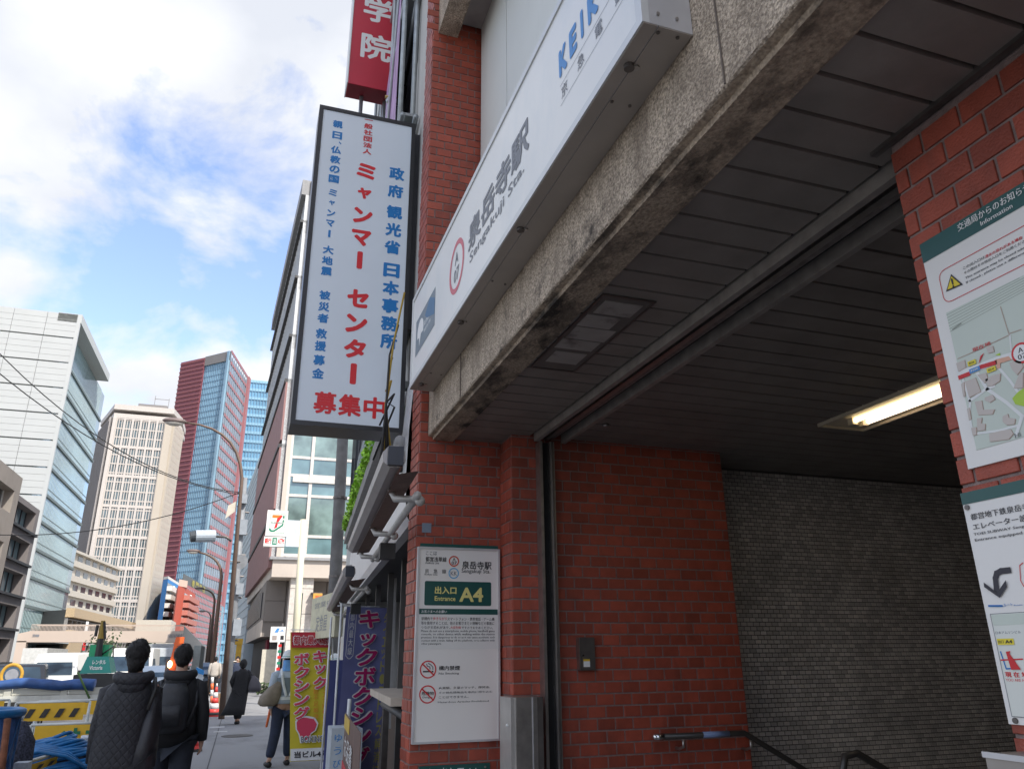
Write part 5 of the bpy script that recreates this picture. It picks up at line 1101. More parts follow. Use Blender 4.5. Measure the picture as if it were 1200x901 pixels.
for i, z in enumerate(fz):
    if i < 3: MB().obox(EA, EB, -.35, z - (1.9 if i else 1.2), z + 1.3, bt).build('tile_band', bt, t)
    else: MB().obox(EA, EB, -.2, z - .35, z + .35, M('band_cream', (.50, .50, .48), .5)).build('floor_band', None, t)
    MB().obox(EA, EB, -.42, z + 1.3 if i < 3 else z + .35, z + (1.5 if i < 3 else .50), M('ledge_black', (.05, .05, .05), .6)).build('ledge', None, t)
MB().obox(EA, EB, -.5, EZ0 - 1.0, EZ0, M('ledge_grey', (.25, .25, .25), .6)).build('roof_ledge', None, t)
mu = MB()
for k in range(30):
    p_ = EA + (EB - EA) * (k / 30.); q_ = EA + (EB - EA) * (k / 30. + .008); mu.obox(p_, q_, -.25, 6.2, EZ0 - 1)
mu.build('street_mullion', M('mull_white', (.55, .56, .56), .5), t, kind='stuff')
# front facade facing the camera: glass bays with white transoms
fm = M('front_frame', (.62, .58, .53), .5)
fx = [1.25, 1.5, 2.6, 5.4, 8.4, 11.4, 14]
levels = []
z = 6.35
while z < 27: levels += [z, z + .95, z + 3.0]; z += 4.05
for x0, x1 in zip(fx[1:-1], fx[2:]):
    for i, (za, zb) in enumerate(zip(levels[:-1], levels[1:])):
        w = MB().box(x0, x1, EY0 - .08, EY0 - .04, za, za + .14).build('window_frame', fm, t)
        MB().box(x0 + .08, x1 - .08, EY0 - .035, EY0 - .01, za + .14, zb).build('pane', M('curtain_glass', (.16, .23, .21), .12, 0, .55, .9, spec=1) if i % 3 == 1 else M('band_glass', (.13, .22, .23), .12, 0, .35, .8, spec=1), w)
for x in fx[1:]: box('front_mullion', x - .08, x + .08, EY0 - .12, EY0 - .02, 6.2, 27, fm, t)
box('corner_column', 1.24, 1.45, EY0 - .14, EY0 + .3, 6.2, EZ0, bs, t)
for z in levels[::3]: box('floor_band', 1.7, 14, EY0 - .18, EY0 - .06, z - .3, z - .02, fm, t)
# cornice and lower stone storeys
MB().prism([(EX0 - .15, EY0 - .35), (EX1 - .15, EY1), (EX1 + 12, EY1), (14, EY0 - .35)], 5.32, 6.15).build('cornice', bs, t)
MB().prism([(EX0 - .3, EY0 - .5), (EX1 - .3, EY1), (EX1 + 12, EY1), (14, EY0 - .5)], 6.15, 6.28).build('cornice_cap', M('cap_grey', (.3, .3, .3), .6), t)
XS = .95; sm_ = bpy.data.meshes.new('stone_panel'); qb = MB().box(.02, .98, 0, .12, .01, .99, bs); sm_.from_pydata(qb.v, [], qb.f); sm_.materials.append(bsg)
MB().prism([(XS, EY0 + 1.62), (EX1 + .1, EY1), (EX1 + 12, EY1), (14, EY0 + 1.62)], 2.6, 5.32).build('lower_wall', bsg, t)
MB().prism([(XS + .5, EY0 + 2.2), (EX1 + .6, EY1), (EX1 + 12, EY1), (14, EY0 + 2.2)], 0, 2.6).build('ground_floor', M('shop_shade', (.06, .055, .05), .7), t)
for c in range(12):
    for r in range(5):
        if c < 2 and r < 2.6: continue
        inst('stone_panel', sm_, (XS + c, EY0 + 1.5, .32 + r), t)
for k in range(11):
    s0 = 2.2 + k * 1.7; p_ = Vector((XS, EY0 + 1.62)) + (EB + Vector((.1, 0)) - Vector((XS, EY0 + 1.62))) * (s0 / 19.5); q_ = p_ + (EB - EA).normalized() * 1.1
    MB().obox(p_, q_, -.06, 3.6, 4.9, wf).build('window', wf, t)
MB().obox(Vector((XS, EY0 + 1.62)), EB + Vector((.1, 0)), -.05, 2.6, 3.4, bs).build('lower_band', M('band_grey_stone', (.36, .33, .30), .6), t)
colm = M('column_pale', (.60, .55, .49), .6)
MB().box(2.05, 3.15, EY0 - .1, EY0 + 1.4, 0, 5.32).build('column', colm, t)
for z in (1.2, 2.4, 3.6, 4.8): box('joint', 2.045, 3.155, EY0 - .104, EY0 - .1, z, z + .03, M('joint_grey_brown', (.2, .18, .16), .8), t)  # thin darker joint lines across the column
box('joint_line', 2.62, 2.68, EY0 - .106, EY0 - .1, 0, 4.6, M('joint_green', (.05, .07, .06), .7), t)
box('gate_panel', 1.05, 1.95, EY0 + 1.3, EY0 + 1.45, 0, 2.0, M('panel_cream2', (.58, .54, .44), .6), t)
mrn = M('curtain_maroon', (.17, .012, .03), .7)
for (pa_, pb_) in ((.0, .9), (1.6, 2.6)):
    p_ = Vector((XS + .45, EY0 + 3 + pa_)); q_ = Vector((XS + .42, EY0 + 3 + pb_)); MB().obox(p_, q_, -.1, .3, 2.5, mrn).build('red_shutter', mrn, t)
# --- pale blue building beyond
t = thing('pale_building', (2, 75, 0), 'pale blue grey slab building with a rooftop plant, beyond the beige building', 'building')
pa_ = onY(311, 516, 62); pb_ = onY(286, 575, 92); pf = M('pale_blue_wall', (.46, .53, .56), .6, 0, .04, .6)
MB().prism([(pa_.x, 62), (pb_.x - .1, 92), (pb_.x + 8, 92), (pa_.x + 8, 62)], 0, pa_.z).build('body', pf, t)
ln = MB(); A3, B3 = Vector((pa_.x, 62)), Vector((pb_.x - .1, 92))
for k in range(26): ln.obox(A3, B3, -.03, .6 + k * .66, .64 + k * .66)
ln.build('panel_joint', M('pale_joint', (.36, .42, .45), .6), t, kind='stuff')
MB().box(pa_.x + .2, pa_.x + 3, 66, 74, pa_.z, pa_.z + 2.2).build('roof_plant', M('plant_grey', (.35, .36, .34), .7), t)
for k in range(3): MB().box(pa_.x + .1 + k * .5, pa_.x + .15 + k * .5, 70 + k * 4, 70.1 + k * 4, pa_.z, pa_.z + 2.6).build('mast', steel_dark, t)
# --- yellow street signs beyond
t = thing('yellow_sign', (.2, 52, 0), 'yellow sign board on a yellow post in front of the dark shop row', 'sign')
a = onY(275, 755, 46); b = onY(285, 748, 46); ys_ = M('sign_amber', (.62, .38, .04), .6); box('panel', a.x, b.x, 46, 46.2, a.z, b.z, ys_, t); box('post', a.x + .1, a.x + .38, 46.05, 46.2, 0, a.z, ys_, t)
t = thing('notice_stand', (-.05, 33, 0), 'pale blue upright notice board standing beside the lamp pole', 'sign')
a = onY(263, 798, 33); b = onY(271, 770, 33); box('panel', a.x, b.x, 33, 33.1, .5, b.z, M('panel_pale_blue', (.42, .50, .58), .6), t); box('stand', a.x + .1, b.x - .1, 33.1, 33.14, 0, .5, steel_dark, t)
# --- footbridge
YF = 90.; t = thing('footbridge', (-13, YF, 0), 'cream steel footbridge crossing the whole road in the distance', 'footbridge')
fbm = M('bridge_cream', (.56, .46, .38), .6, 0, .05, .4)
a = onY(36, 739, YF); b = onY(215, 739, YF); z1 = (a.z + b.z) / 2; z0 = z1 - 1.15; c = onY(3, 756, YF)
MB().add([(-40, YF, .6), (c.x, YF, c.z + .1), (a.x - 1.6, YF, z0 + .1), (b.x, YF, z0), (b.x, YF, z1), (a.x, YF, z1), (a.x - 1.6, YF, z1 - .4), (c.x, YF, c.z + 1.2), (-40, YF, 1.9)] + [(-40, YF + 2.2, .6), (c.x, YF + 2.2, c.z + .1), (a.x - 1.6, YF + 2.2, z0 + .1), (b.x, YF + 2.2, z0), (b.x, YF + 2.2, z1), (a.x, YF + 2.2, z1), (a.x - 1.6, YF + 2.2, z1 - .4), (c.x, YF + 2.2, c.z + 1.2), (-40, YF + 2.2, 1.9)],
    [tuple(range(9)), tuple(range(9, 18))[::-1]] + [(i, 9 + i, 9 + (i + 1) % 9, (i + 1) % 9) for i in range(9)]).build('girder', fbm, t)
MB().obox((a.x, YF), (b.x, YF), .04, z1 + .55, z1 + .62, fbm).obox((a.x, YF + 2.1), (b.x, YF + 2.1), .04, z1 + .55, z1 + .62, fbm).build('handrail', fbm, t)
bl = MB()
for k in range(120): x = a.x + (b.x - a.x) * k / 119; bl.box(x - .02, x + .02, YF, YF + .03, z1, z1 + .55)
bl.build('baluster', fbm, t, kind='stuff')
MB().obox((-21.2, YF + .9), (-20.0, YF + .9), .9, -.2, z0 + .2, fbm).build('pier', fbm, t)
e = onY(252, 768, YF + 4); MB().add([(b.x, YF + .2, z0), (b.x, YF + .2, z1 + .5), (b.x, YF + 2, z0), (b.x, YF + 2, z1 + .5), (e.x, YF + 14, 0), (e.x, YF + 14, 1.6), (e.x, YF + 16, 0), (e.x, YF + 16, 1.6)], [(0, 1, 5, 4), (2, 6, 7, 3), (1, 3, 7, 5), (0, 4, 6, 2), (0, 2, 3, 1), (4, 5, 7, 6)]).build('stair', M('bridge_stair_grey', (.50, .46, .40), .7), t)  # stair slightly greyer than the girder
for k, s in enumerate('泉岳寺前'): 
    x = onY(196 + k * 4.2, 745, YF).x; text(s, Plane((x, YF, z0), (1, 0, 0), (0, 0, 1), None), 0, 0, ink_grey, t, rect=(0, .45, .42, .87), lift=.02)
for x_, m_ in ((74, ink_grey), (78, ink_grey)): x = onY(x_ - 36, 744, YF).x; text('第一'[x_ == 78], Plane((x, YF, z0), (1, 0, 0), (0, 0, 1), None), 0, 0, ink_grey, t, rect=(0, .55, .3, .85), lift=.02)
# --- distant street trees, right under the bridge
def tree(x, y, h, r, label):
    t = thing('street_tree', (x, y, 0), label, 'tree'); tk = M('bark', (.10, .07, .05), .9)
    MB().tube([(x, y, -.1), (x + .1, y, h * .4), (x, y, h * .75)], [.18, .13, .05], tk).tube([(x, y, h * .4), (x + r * .5, y, h * .7)], [.08, .03], tk).tube([(x, y, h * .45), (x - r * .5, y, h * .72)], [.08, .03], tk).build('trunk', None, t, True)
    b = MB(); gm = M('leaf_dark', (.05, .075, .03), .7, 0, .4, 1, rnd=.4)
    for k in range(420):
        v = Vector((random.gauss(0, .45), random.gauss(0, .45), random.gauss(0, .38))); c_ = Vector((x, y, h * .72)) + v * r; s = random.uniform(.08, .2); u1 = Vector((random.uniform(-1, 1), random.uniform(-1, 1), random.uniform(-1, 1))).normalized(); u2 = u1.orthogonal().normalized()
        b.add([c_ - u1 * s, c_ + u2 * s * .6, c_ + u1 * s, c_ - u2 * s * .6], [(0, 1, 2, 3)])
    b.build('crown', gm, t, kind='stuff')
a = onY(118, 775, 84); tree(a.x, 84, 3.6, 1.6, 'dark roadside tree below the left part of the footbridge behind the green machine'); a = onY(170, 770, 96); tree(a.x, 96, 3.4, 1.5, 'dark roadside tree below the middle of the footbridge'); a = onY(292, 800, 38.6); 
t = thing('shrub_planter', (1, 38, 0), 'low green shrubs against the beige building at pavement level', 'shrubs'); b = MB()
for k in range(500):
    c_ = Vector((.9 + random.random() * 2.2, 37.8 + random.random() * .6, .1 + random.random() * .45)); s = .07; u1 = Vector((random.uniform(-1, 1), random.uniform(-1, 1), random.uniform(-1, 1))).normalized(); u2 = u1.orthogonal().normalized(); b.add([c_ - u1 * s, c_ + u2 * s, c_ + u1 * s, c_ - u2 * s], [(0, 1, 2, 3)])
b.build('foliage', M('leaf_dark', (.05, .075, .03), .7), t, kind='stuff')
# ------------------------------------------------------------------ street lamps, pole gear, wires
brn = M('pole_brown', (.15, .10, .075), .6, .2, .1, 3)
def lamp(Y, base, top, head, elbow, label, r=.085):
    b = onZ(base[0], base[1], 0); b = Vector((onY(base[0], base[1], Y).x, Y, -.1)); tp_ = onY(top[0], top[1], Y); el = onY(elbow[0], elbow[1], Y); hd = onY(head[0], head[1], Y)
    t = thing('street_lamp', b, label, 'street lamp')
    pts = [b, tp_]; 
    for k in range(1, 8):
        s = k / 7.; pts.append((tp_ * (1 - s) ** 2) + el * 2 * s * (1 - s) + hd * s * s)
    n = len(pts); MB().tube(pts, [r] + [r * .62 - r * .32 * k / (n - 1) for k in range(n - 1)], brn, 8).build('pole', None, t, True)
    d = (hd - pts[-2]).normalized(); MB().sph(hd + d * .28, (.36, .16, .10), M('lamp_shell', (.16, .12, .11), .5), 12, 6).build('lamp_head', None, t, True); MB().sph(hd + d * .28 - Vector((0, 0, .05)), (.28, .13, .11), M('lamp_glass', (.55, .52, .46), .3), 12, 6).build('lamp_glass', None, t, True)
    return t
YL = 24.6; lamp(YL, (259, 846), (283.5, 560), (216, 495), (281, 500), 'brown street lamp, nearest one, with a long arm over the road')
lamp(44, (246.5, 800), (259.5, 675), (233, 647), (259.5, 652), 'brown street lamp, second along the kerb', .13)
lamp(66, (243, 795), (251.5, 705), (238, 690), (252, 692), 'small brown street lamp, third along the kerb', .14)
lamp(95, (240, 790), (247, 725), (240, 716), (247, 716), 'tiny street lamp, farthest along the kerb', .14)
t = thing('traffic_signal', (-1, YL + .3, 5), 'light grey pole mounted signal box pointing along the road from the lamp pole', 'traffic signal')
a = onY(241, 628, YL); e_ = onY(271, 634, YL); MB().tube([a + Vector((-.28, -.05, -.02)), a + Vector((.26, .05, .02))], .18, M('signal_grey', (.42, .47, .52), .5), 16).build('housing', None, t); MB().tube([a + Vector((-.42, -.07, -.05)), a + Vector((-.281, -.05, -.02))], [.16, .17], M('signal_dark', (.05, .06, .07), .5), 16).build('visor', None, t)
MB().tube([a + Vector((.2, 0, 0)), e_ + Vector((-.15, 0, .12)), e_ + Vector((0, 0, 0))], .035, steel_dark).build('bracket', None, t, True)
t = thing('round_sign', (-.3, YL + .5, 4.5), 'grey back of a round traffic sign fixed behind the lamp pole', 'sign'); a = onY(281.5, 658, YL + .4); MB().tube([a, a + Vector((.005, .02, 0))], .22, M('sign_back', (.33, .34, .35), .5, .4), 20).tube([a, a + Vector((-.3, 0, 0))], .02, steel_dark).build('plate', None, t)
t = thing('square_sign', (-.6, YL, 6), 'tilted cream rectangular plate on the lamp pole above the signal box', 'sign'); a = onY(271, 597, YL); MB().add([a + Vector((-.14, 0, -.28)), a + Vector((.12, .1, -.02)), a + Vector((.14, .1, .30)), a + Vector((-.10, 0, .12)), a + Vector((-.14, .03, -.28)), a + Vector((.12, .13, -.02)), a + Vector((.14, .13, .30)), a + Vector((-.10, .03, .12))], [(0, 1, 2, 3), (7, 6, 5, 4), (0, 4, 5, 1), (1, 5, 6, 2), (2, 6, 7, 3), (3, 7, 4, 0)]).build('plate', M('plate_cream', (.60, .55, .46), .6), t)
t = thing('utility_pole', (-.1, 27, 0), 'grey steel utility pole with boxes and clamps close behind the brown lamp pole', 'utility pole')
b = onY(268, 800, 27); p_ = onY(287, 560, 27); MB().tube([(b.x, 27, 0), p_], [.13, .09], M('pole_grey', (.24, .25, .26), .6, .2), 10).build('pole', None, t, True)
for (px, py, w_, h_) in ((284, 618, .3, .5), (281, 690, .22, .35), (278, 735, .25, .5), (285, 585, .25, .3)): a = onY(px, py, 26.9); MB().box(a.x - w_ / 2, a.x + w_ / 2, 26.75, 27, a.z - h_ / 2, a.z + h_ / 2).build('junction_box', M('box_grey', (.30, .33, .36), .6), t)
for k in range(8): a = onY(286 - k * 2.2, 600 + k * 25, 27); MB().tube([a - Vector((.16, .05, 0)), a + Vector((.16, .05, 0))], .03, steel_dark, 6).build('clamp', None, t)
def wire(p0, p1, sag, label, n=16, r=.014):
    t_ = [p0.lerp(p1, k / n) - Vector((0, 0, sag * 4 * (k / n) * (1 - k / n))) for k in range(n + 1)]
    MB().tube(t_, r, M('cable_black', (.02, .02, .02), .5), 5).build('overhead_wire', None, None, True, label=label, cat='wire', group='overhead wires at the lamp pole')
e_ = onY(282, 577, 24.8)
wire(onY(-40, 372, 20), e_, .9, 'uppermost overhead wire running from the top left to the lamp pole'); wire(onY(-40, 404, 19), onY(281, 579, 24.8), .65, 'middle overhead wire, just below the uppermost, to the lamp pole'); wire(onY(-40, 624, 26), onY(281, 577, 24.8), .5, 'lowest overhead wire, nearly level, crossing to the lamp pole')
# ================================================================== PEOPLE
def skin_mesh(nodes, edges, name, mat, parent, sub=2, root=0):
    """one continuous surface grown over a skeleton; nodes: (position, radius)"""
    me = bpy.data.meshes.new(name); me.from_pydata([p for p, r in nodes], edges, []); o = bpy.data.objects.new(name + '_tmp', me); C.objects.link(o)
    md = o.modifiers.new('s', 'SKIN'); md.use_smooth_shade = True
    for i, (p, r) in enumerate(nodes):
        sv = me.skin_vertices[0].data[i]; sv.radius = (r, r) if isinstance(r, (int, float)) else r; sv.use_root = (i == root)
    ss = o.modifiers.new('u', 'SUBSURF'); ss.levels = sub; ss.render_levels = sub
    bpy.context.view_layer.update(); dg = bpy.context.evaluated_depsgraph_get(); m2 = bpy.data.meshes.new_from_object(o.evaluated_get(dg)); bpy.data.objects.remove(o)
    m2.materials.clear(); m2.materials.append(mat); m2.name = name
    n = bpy.data.objects.new(name, m2); C.objects.link(n); n.parent = parent; return n
def person(x, y, z, h, yaw, label, group=None, coat=None, coat_m=blackcloth, trouser_m=blackcloth, shoe_m=None, arms=None, legs=None, hair=True, hair_s=(.085, .10, .11), hood=False, sleeves=.062, lean=0., hairdrop=0.):
    t = thing('person', (x, y, z), label, 'person', group); k = h / 1.72
    R = Matrix.Translation((x, y, z)) @ Matrix.Rotation(yaw, 4, 'Z') @ Matrix.Scale(k, 4); Rl = Matrix.Rotation(yaw, 4, 'Z') @ Matrix.Scale(k, 4)
    arms = arms or {s: [(.19 * s, 0, 1.40), (.25 * s, -.03, 1.12), (.24 * s, .05, .88), (.235 * s, .08, .80)] for s in (-1, 1)}
    legs = legs or {s: [(.09 * s, 0, .90), (.10 * s, .03, .50), (.10 * s, -.01, .09), (.105 * s, .12, .04)] for s in (-1, 1)}
    nd = [((0, 0, .95), .125), ((0, .01, 1.13), .115), ((0, 0, 1.30), .135), ((0, -.01, 1.43), .085), ((0, 0, 1.49), .052), ((0, .01, 1.55), .058), ((0, .015, 1.62), (.078, .092)), ((0, .01, 1.69), .06)]
    ed = [(i, i + 1) for i in range(7)]
    def chain(start, pts):
        p = start
        for q in pts: nd.append(q); ed.append((p, len(nd) - 1)); p = len(nd) - 1
        return p
    chain(6, [((0, .105, 1.605), .012)]);
    for s in (-1, 1): chain(6, [((.085 * s, 0, 1.61), .012)])
    for s in (-1, 1):
        a = [Vector(p) for p in arms[s]]; w = chain(2, [(a[0], .05), (a[1], .040), (a[2], .027), (a[2].lerp(a[3], .6), .026)])
        d = (a[3] - a[2]).normalized(); side = d.cross(Vector((s, 0, 0))).normalized() if abs(d.x) < .9 else Vector((0, 1, 0)); base = a[2].lerp(a[3], .9)
        for f, (o_, ln, cv) in enumerate(((-.030, .062, .3), (-.010, .075, .4), (.010, .072, .5), (.030, .058, .6))):
            p0 = base + side * o_; p1 = p0 + d * ln * .55 + Vector((-s * .008, 0, 0)); p2 = p1 + (d * .6 + Vector((-s * cv, 0, 0))).normalized() * ln * .5; chain(w, [(p0, .011), (p1, .0095), (p2, .008)])
        chain(w, [(a[2].lerp(a[3], .5) + side * .045, .012), (a[2].lerp(a[3], 1.1) + side * .06, .009)])
        l = [Vector(p) for p in legs[s]]; chain(0, [(l[0], .085), (l[1], .052), (l[2], .036), (l[3], .03)])
    skin_mesh([(Rl @ Vector(p), (r * k if not isinstance(r, tuple) else (r[0] * k, r[1] * k))) for p, r in nd], ed, 'body', skin_m, t)
    # trousers and shoes
    tn = [((0, 0, .96), .165)]; te = []
    for s in (-1, 1):
        l = [Vector(p) for p in legs[s]]; b = len(tn); tn += [(l[0] + Vector((0, 0, -.05)), .115), (l[1], .092), (l[2] + Vector((0, 0, .03)), .075)]; te += [(0, b), (b, b + 1), (b + 1, b + 2)]
    skin_mesh([(Rl @ Vector(p), r * k) for p, r in tn], te, 'trousers', trouser_m, t)
    for s in (-1, 1):
        l = [Vector(p) for p in legs[s]]; mb = MB(); mb.T = R; a, b = l[2], l[3]; d = (b - a); d.z = 0; d.normalize() if d.length else None
        mb.sph(a + d * .06 + Vector((0, 0, -.045)), (.048, .048, .045), None, 10, 6).sph(a + d * .14 + Vector((0, 0, -.055)), (.045, .05, .035), None, 10, 6).tube([a - d * .02 + Vector((0, 0, -.05)), a + d * .17 + Vector((0, 0, -.058))], [.045, .038], None, 10)
        mb.build('shoe', shoe_m or M('shoe_black', (.02, .02, .02), .5), t, True)
    # coat or jacket
    coat = coat or [(0, 0, .82, .20, .14), (0, 0, .95, .195, .14), (0, 0, 1.15, .19, .13), (0, 0, 1.32, .205, .135), (0, -.005, 1.41, .18, .11), (0, -.01, 1.46, .11, .085), (0, -.01, 1.49, .07, .07)]
    mb = MB(); mb.T = R; mb.loft(coat, None, 28, .012)
    for s in (-1, 1):
        a = [Vector(p) for p in arms[s]]; pts = [a[0] + Vector((-.05 * s, 0, .0)), a[0] + Vector((.005 * s, 0, -.02)), a[0].lerp(a[1], .5), a[1], a[1].lerp(a[2], .5), a[2] + (a[2] - a[1]) * .08]
        mb.tube(pts, [sleeves * 1.15, sleeves * 1.3, sleeves * 1.12, sleeves * 1.05, sleeves, sleeves * .85], None, 14)
    c = mb.build('coat', coat_m, t, True)
    if hair:
        mb = MB(); mb.T = R; rx, ry, rz = hair_s; mb.sph((0, -.012, 1.635), (rx, ry, rz), None, 28, 18, .16)
        mb.sph((0, -.03, 1.585 - hairdrop * .5), (rx * .78, ry * .72, .065 + hairdrop), None, 20, 12, .2)
        for q_ in range(520):
            th = random.uniform(0, 2 * PI); ph = math.acos(random.uniform(-.75, 1)); n_ = Vector((math.sin(ph) * math.cos(th), math.sin(ph) * math.sin(th), math.cos(ph)))
            if n_.y > .55 and n_.z < .35: continue
            p_ = Vector((0, -.012, 1.635)) + Vector((n_.x * rx, n_.y * ry, n_.z * rz)); dn = (Vector((random.uniform(-.5, .5), random.uniform(-.5, .5), -1)) - n_ * Vector((0, 0, -1)).dot(n_)).normalized() + n_ * .45
            sd_ = dn.cross(n_).normalized() * .004; mb.add([p_ - sd_ + n_ * -.004, p_ + sd_ + n_ * -.004, p_ + dn.normalized() * random.uniform(.018, .042)], [(0, 1, 2)])
        h_ = mb.build('hair', hair_m, t, True)
    if hood:
        mb = MB(); mb.T = R; pts = [(.115 * math.cos(u_) * 1.0, -.035 + .085 * math.sin(u_), 1.468 + .035 * math.sin(u_)) for u_ in [math.radians(v) for v in range(170, 371, 20)]]
        mb.tube(pts, [.02] + [.031 + .024 * math.sin(PI * i / (len(pts) - 1)) for i in range(1, len(pts) - 1)] + [.03], None, 12).sph((0, -.115, 1.40), (.10, .045, .075), None, 16, 10)
        mb.build('hood', coat_m, t, True)
    return t, R
# quilted coat: raised diamonds as relief in the material
quilt = M('quilted_black', (.020, .021, .026), .62, 0, .2, 20)
nt_ = quilt.node_tree; g = nt_.nodes.new('ShaderNodeNewGeometry'); sp_ = nt_.nodes.new('ShaderNodeSeparateXYZ'); nt_.links.new(g.outputs['Position'], sp_.inputs[0]); hs = []
for sg in (1, -1):
    a = nt_.nodes.new('ShaderNodeMath'); a.operation = 'MULTIPLY_ADD'; a.inputs[1].default_value = sg * 1.15; nt_.links.new(sp_.outputs[0], a.inputs[0]); nt_.links.new(sp_.outputs[2], a.inputs[2])
    b = nt_.nodes.new('ShaderNodeMath'); b.operation = 'MULTIPLY'; b.inputs[1].default_value = 44; nt_.links.new(a.outputs[0], b.inputs[0]); c = nt_.nodes.new('ShaderNodeMath'); c.operation = 'SINE'; nt_.links.new(b.outputs[0], c.inputs[0])
    d = nt_.nodes.new('ShaderNodeMath'); d.operation = 'ABSOLUTE'; nt_.links.new(c.outputs[0], d.inputs[0]); e = nt_.nodes.new('ShaderNodeMath'); e.operation = 'POWER'; e.inputs[1].default_value = .22; nt_.links.new(d.outputs[0], e.inputs[0]); hs.append(e)
mn = nt_.nodes.new('ShaderNodeMath'); mn.operation = 'MINIMUM'; nt_.links.new(hs[0].outputs[0], mn.inputs[0]); nt_.links.new(hs[1].outputs[0], mn.inputs[1])
bp = nt_.nodes.new('ShaderNodeBump'); bp.inputs['Strength'].default_value = 1; bp.inputs['Distance'].default_value = .005; nt_.links.new(mn.outputs[0], bp.inputs['Height']); nt_.links.new(bp.outputs[0], nt_.nodes['Principled BSDF'].inputs['Normal'])
Y1 = 7.0; hx = onY(161, 760, Y1); top = onY(161, 749, Y1)
cx = -.035
t, R = person(hx.x + .01, Y1, 0, top.z - .01, 0, 'person seen from behind in a black diamond quilted coat with dark short hair', None,
    [(cx, 0, .70, .20, .17), (cx, 0, .85, .195, .165), (cx, 0, 1.05, .19, .155), (cx * .8, 0, 1.25, .19, .15), (cx * .5, -.01, 1.36, .175, .13), (-.01, -.015, 1.43, .12, .10), (0, -.02, 1.48, .09, .09)],
    quilt, arms={-1: [(-.165, 0, 1.36), (-.195, -.03, 1.12), (-.205, .02, .88), (-.20, .06, .80)], 1: [(.15, 0, 1.36), (.17, .06, 1.12), (.12, .22, 1.0), (.10, .28, .98)]}, hood=True, sleeves=.054, hair_s=(.086, .102, .10), hairdrop=.03)
mb = MB(); mb.T = R; mb.loft([(.13, -.03, .80, .07, .11), (.135, -.03, .83, .095, .13), (.14, -.02, .97, .09, .13), (.16, -.01, 1.12, .07, .11), (.17, .0, 1.26, .045, .08), (.16, 0, 1.36, .03, .05)], None, 20, .03, 9)
bt_ = thing('shoulder_bag', (hx.x + .2, Y1, .7), 'black soft bag hanging at the right side of the person in the quilted coat', 'bag'); mb.build('bag_body', M('bag_black', (.022, .022, .027), .45, 0, .3, 12, .3, 30), bt_, True)
mb = MB(); mb.T = R; mb.tube([(.14, -.14, 1.22), (.17, -.10, 1.36), (.15, 0, 1.44), (.13, .10, 1.38)], .014, None, 8); mb.build('strap', M('strap_black', (.02, .02, .02), .6), bt_, True)
Y2 = 8.3; hx = onY(215.5, 765, Y2); top = onY(215, 755, Y2)
gx = {-1: [(-.10, .05, .90), (-.11, .12, .50), (-.11, .10, .09), (-.11, .24, .04)], 1: [(.09, -.03, .90), (.09, -.02, .50), (.09, -.22, .12), (.09, -.12, .05)]}
t, R = person(hx.x, Y2, 0, top.z, 0, 'person seen from behind in a black hooded jacket wearing a black backpack', None,
    [(0, 0, .84, .185, .14), (0, 0, 1.0, .19, .145), (0, 0, 1.2, .19, .145), (0, -.01, 1.34, .185, .13), (0, -.015, 1.42, .13, .10), (0, -.02, 1.47, .09, .09)],
    M('jacket_black', (.013, .014, .016), .7, 0, .3, 25), M('jeans_dark', (.022, .028, .04), .8, 0, .3, 12), arms={-1: [(-.17, 0, 1.36), (-.22, -.03, 1.12), (-.22, .05, .90), (-.215, .08, .81)], 1: [(.175, 0, 1.36), (.235, -.03, 1.12), (.245, .02, .90), (.25, .05, .81)]}, legs=gx, hood=True, sleeves=.056, hair_s=(.084, .10, .095))
bk = thing('backpack', (hx.x, Y2, .9), 'black backpack on the back of the person in the hooded jacket', 'backpack'); mb = MB(); mb.T = R; bkm = M('backpack_black', (.020, .022, .026), .5, 0, .3, 14, .3, 40)
mb.loft([(-.03, -.18, .96, .11, .06), (-.03, -.19, 1.0, .135, .08), (-.03, -.20, 1.15, .14, .09), (-.03, -.19, 1.30, .13, .08), (-.03, -.17, 1.38, .09, .05)], None, 20, .012).build('pack_body', bkm, bk, True)
mb = MB(); mb.T = R; mb.loft([(-.04, -.28, 1.02, .09, .02), (-.04, -.29, 1.12, .10, .03), (-.04, -.28, 1.2, .09, .02)], None, 16).build('front_pocket', bkm, bk, True)
for s in (-1, 1): mb = MB(); mb.T = R; mb.tube([(.13 * s - .02, -.17, 1.02), (.17 * s, -.10, 1.2), (.15 * s, -.05, 1.40), (.13 * s, .08, 1.38)], .018, None, 8); mb.build('strap', bkm, bk, True)
# woman in the long coat
YW = 22.5; hx = onY(285, 780, YW); top = onY(284, 773.5, YW)
t, R = person(hx.x, YW, 0, top.z, 0, 'person in a long black coat with a dark bob walking away down the pavement', None,
    [(-.16, -.05, .25, .33, .20), (-.10, -.03, .45, .29, .18), (-.04, 0, .75, .25, .16), (0, 0, 1.0, .22, .14), (0, 0, 1.22, .215, .14), (0, -.01, 1.36, .20, .125), (0, -.01, 1.44, .13, .10), (0, -.01, 1.49, .075, .075)],
    blackcloth, arms={-1: [(-.18, 0, 1.38), (-.27, -.03, 1.14), (-.20, .10, .98), (-.18, .16, .96)], 1: [(.18, 0, 1.38), (.27, -.03, 1.14), (.33, .04, .95), (.34, .06, .90)]}, hair_s=(.11, .115, .12), hairdrop=.02, legs={-1: [(-.08, 0, .9), (-.06, .03, .5), (-.04, -.02, .09), (-.04, .10, .04)], 1: [(.07, 0, .9), (.05, .0, .5), (.02, -.06, .10), (.02, .06, .05)]})
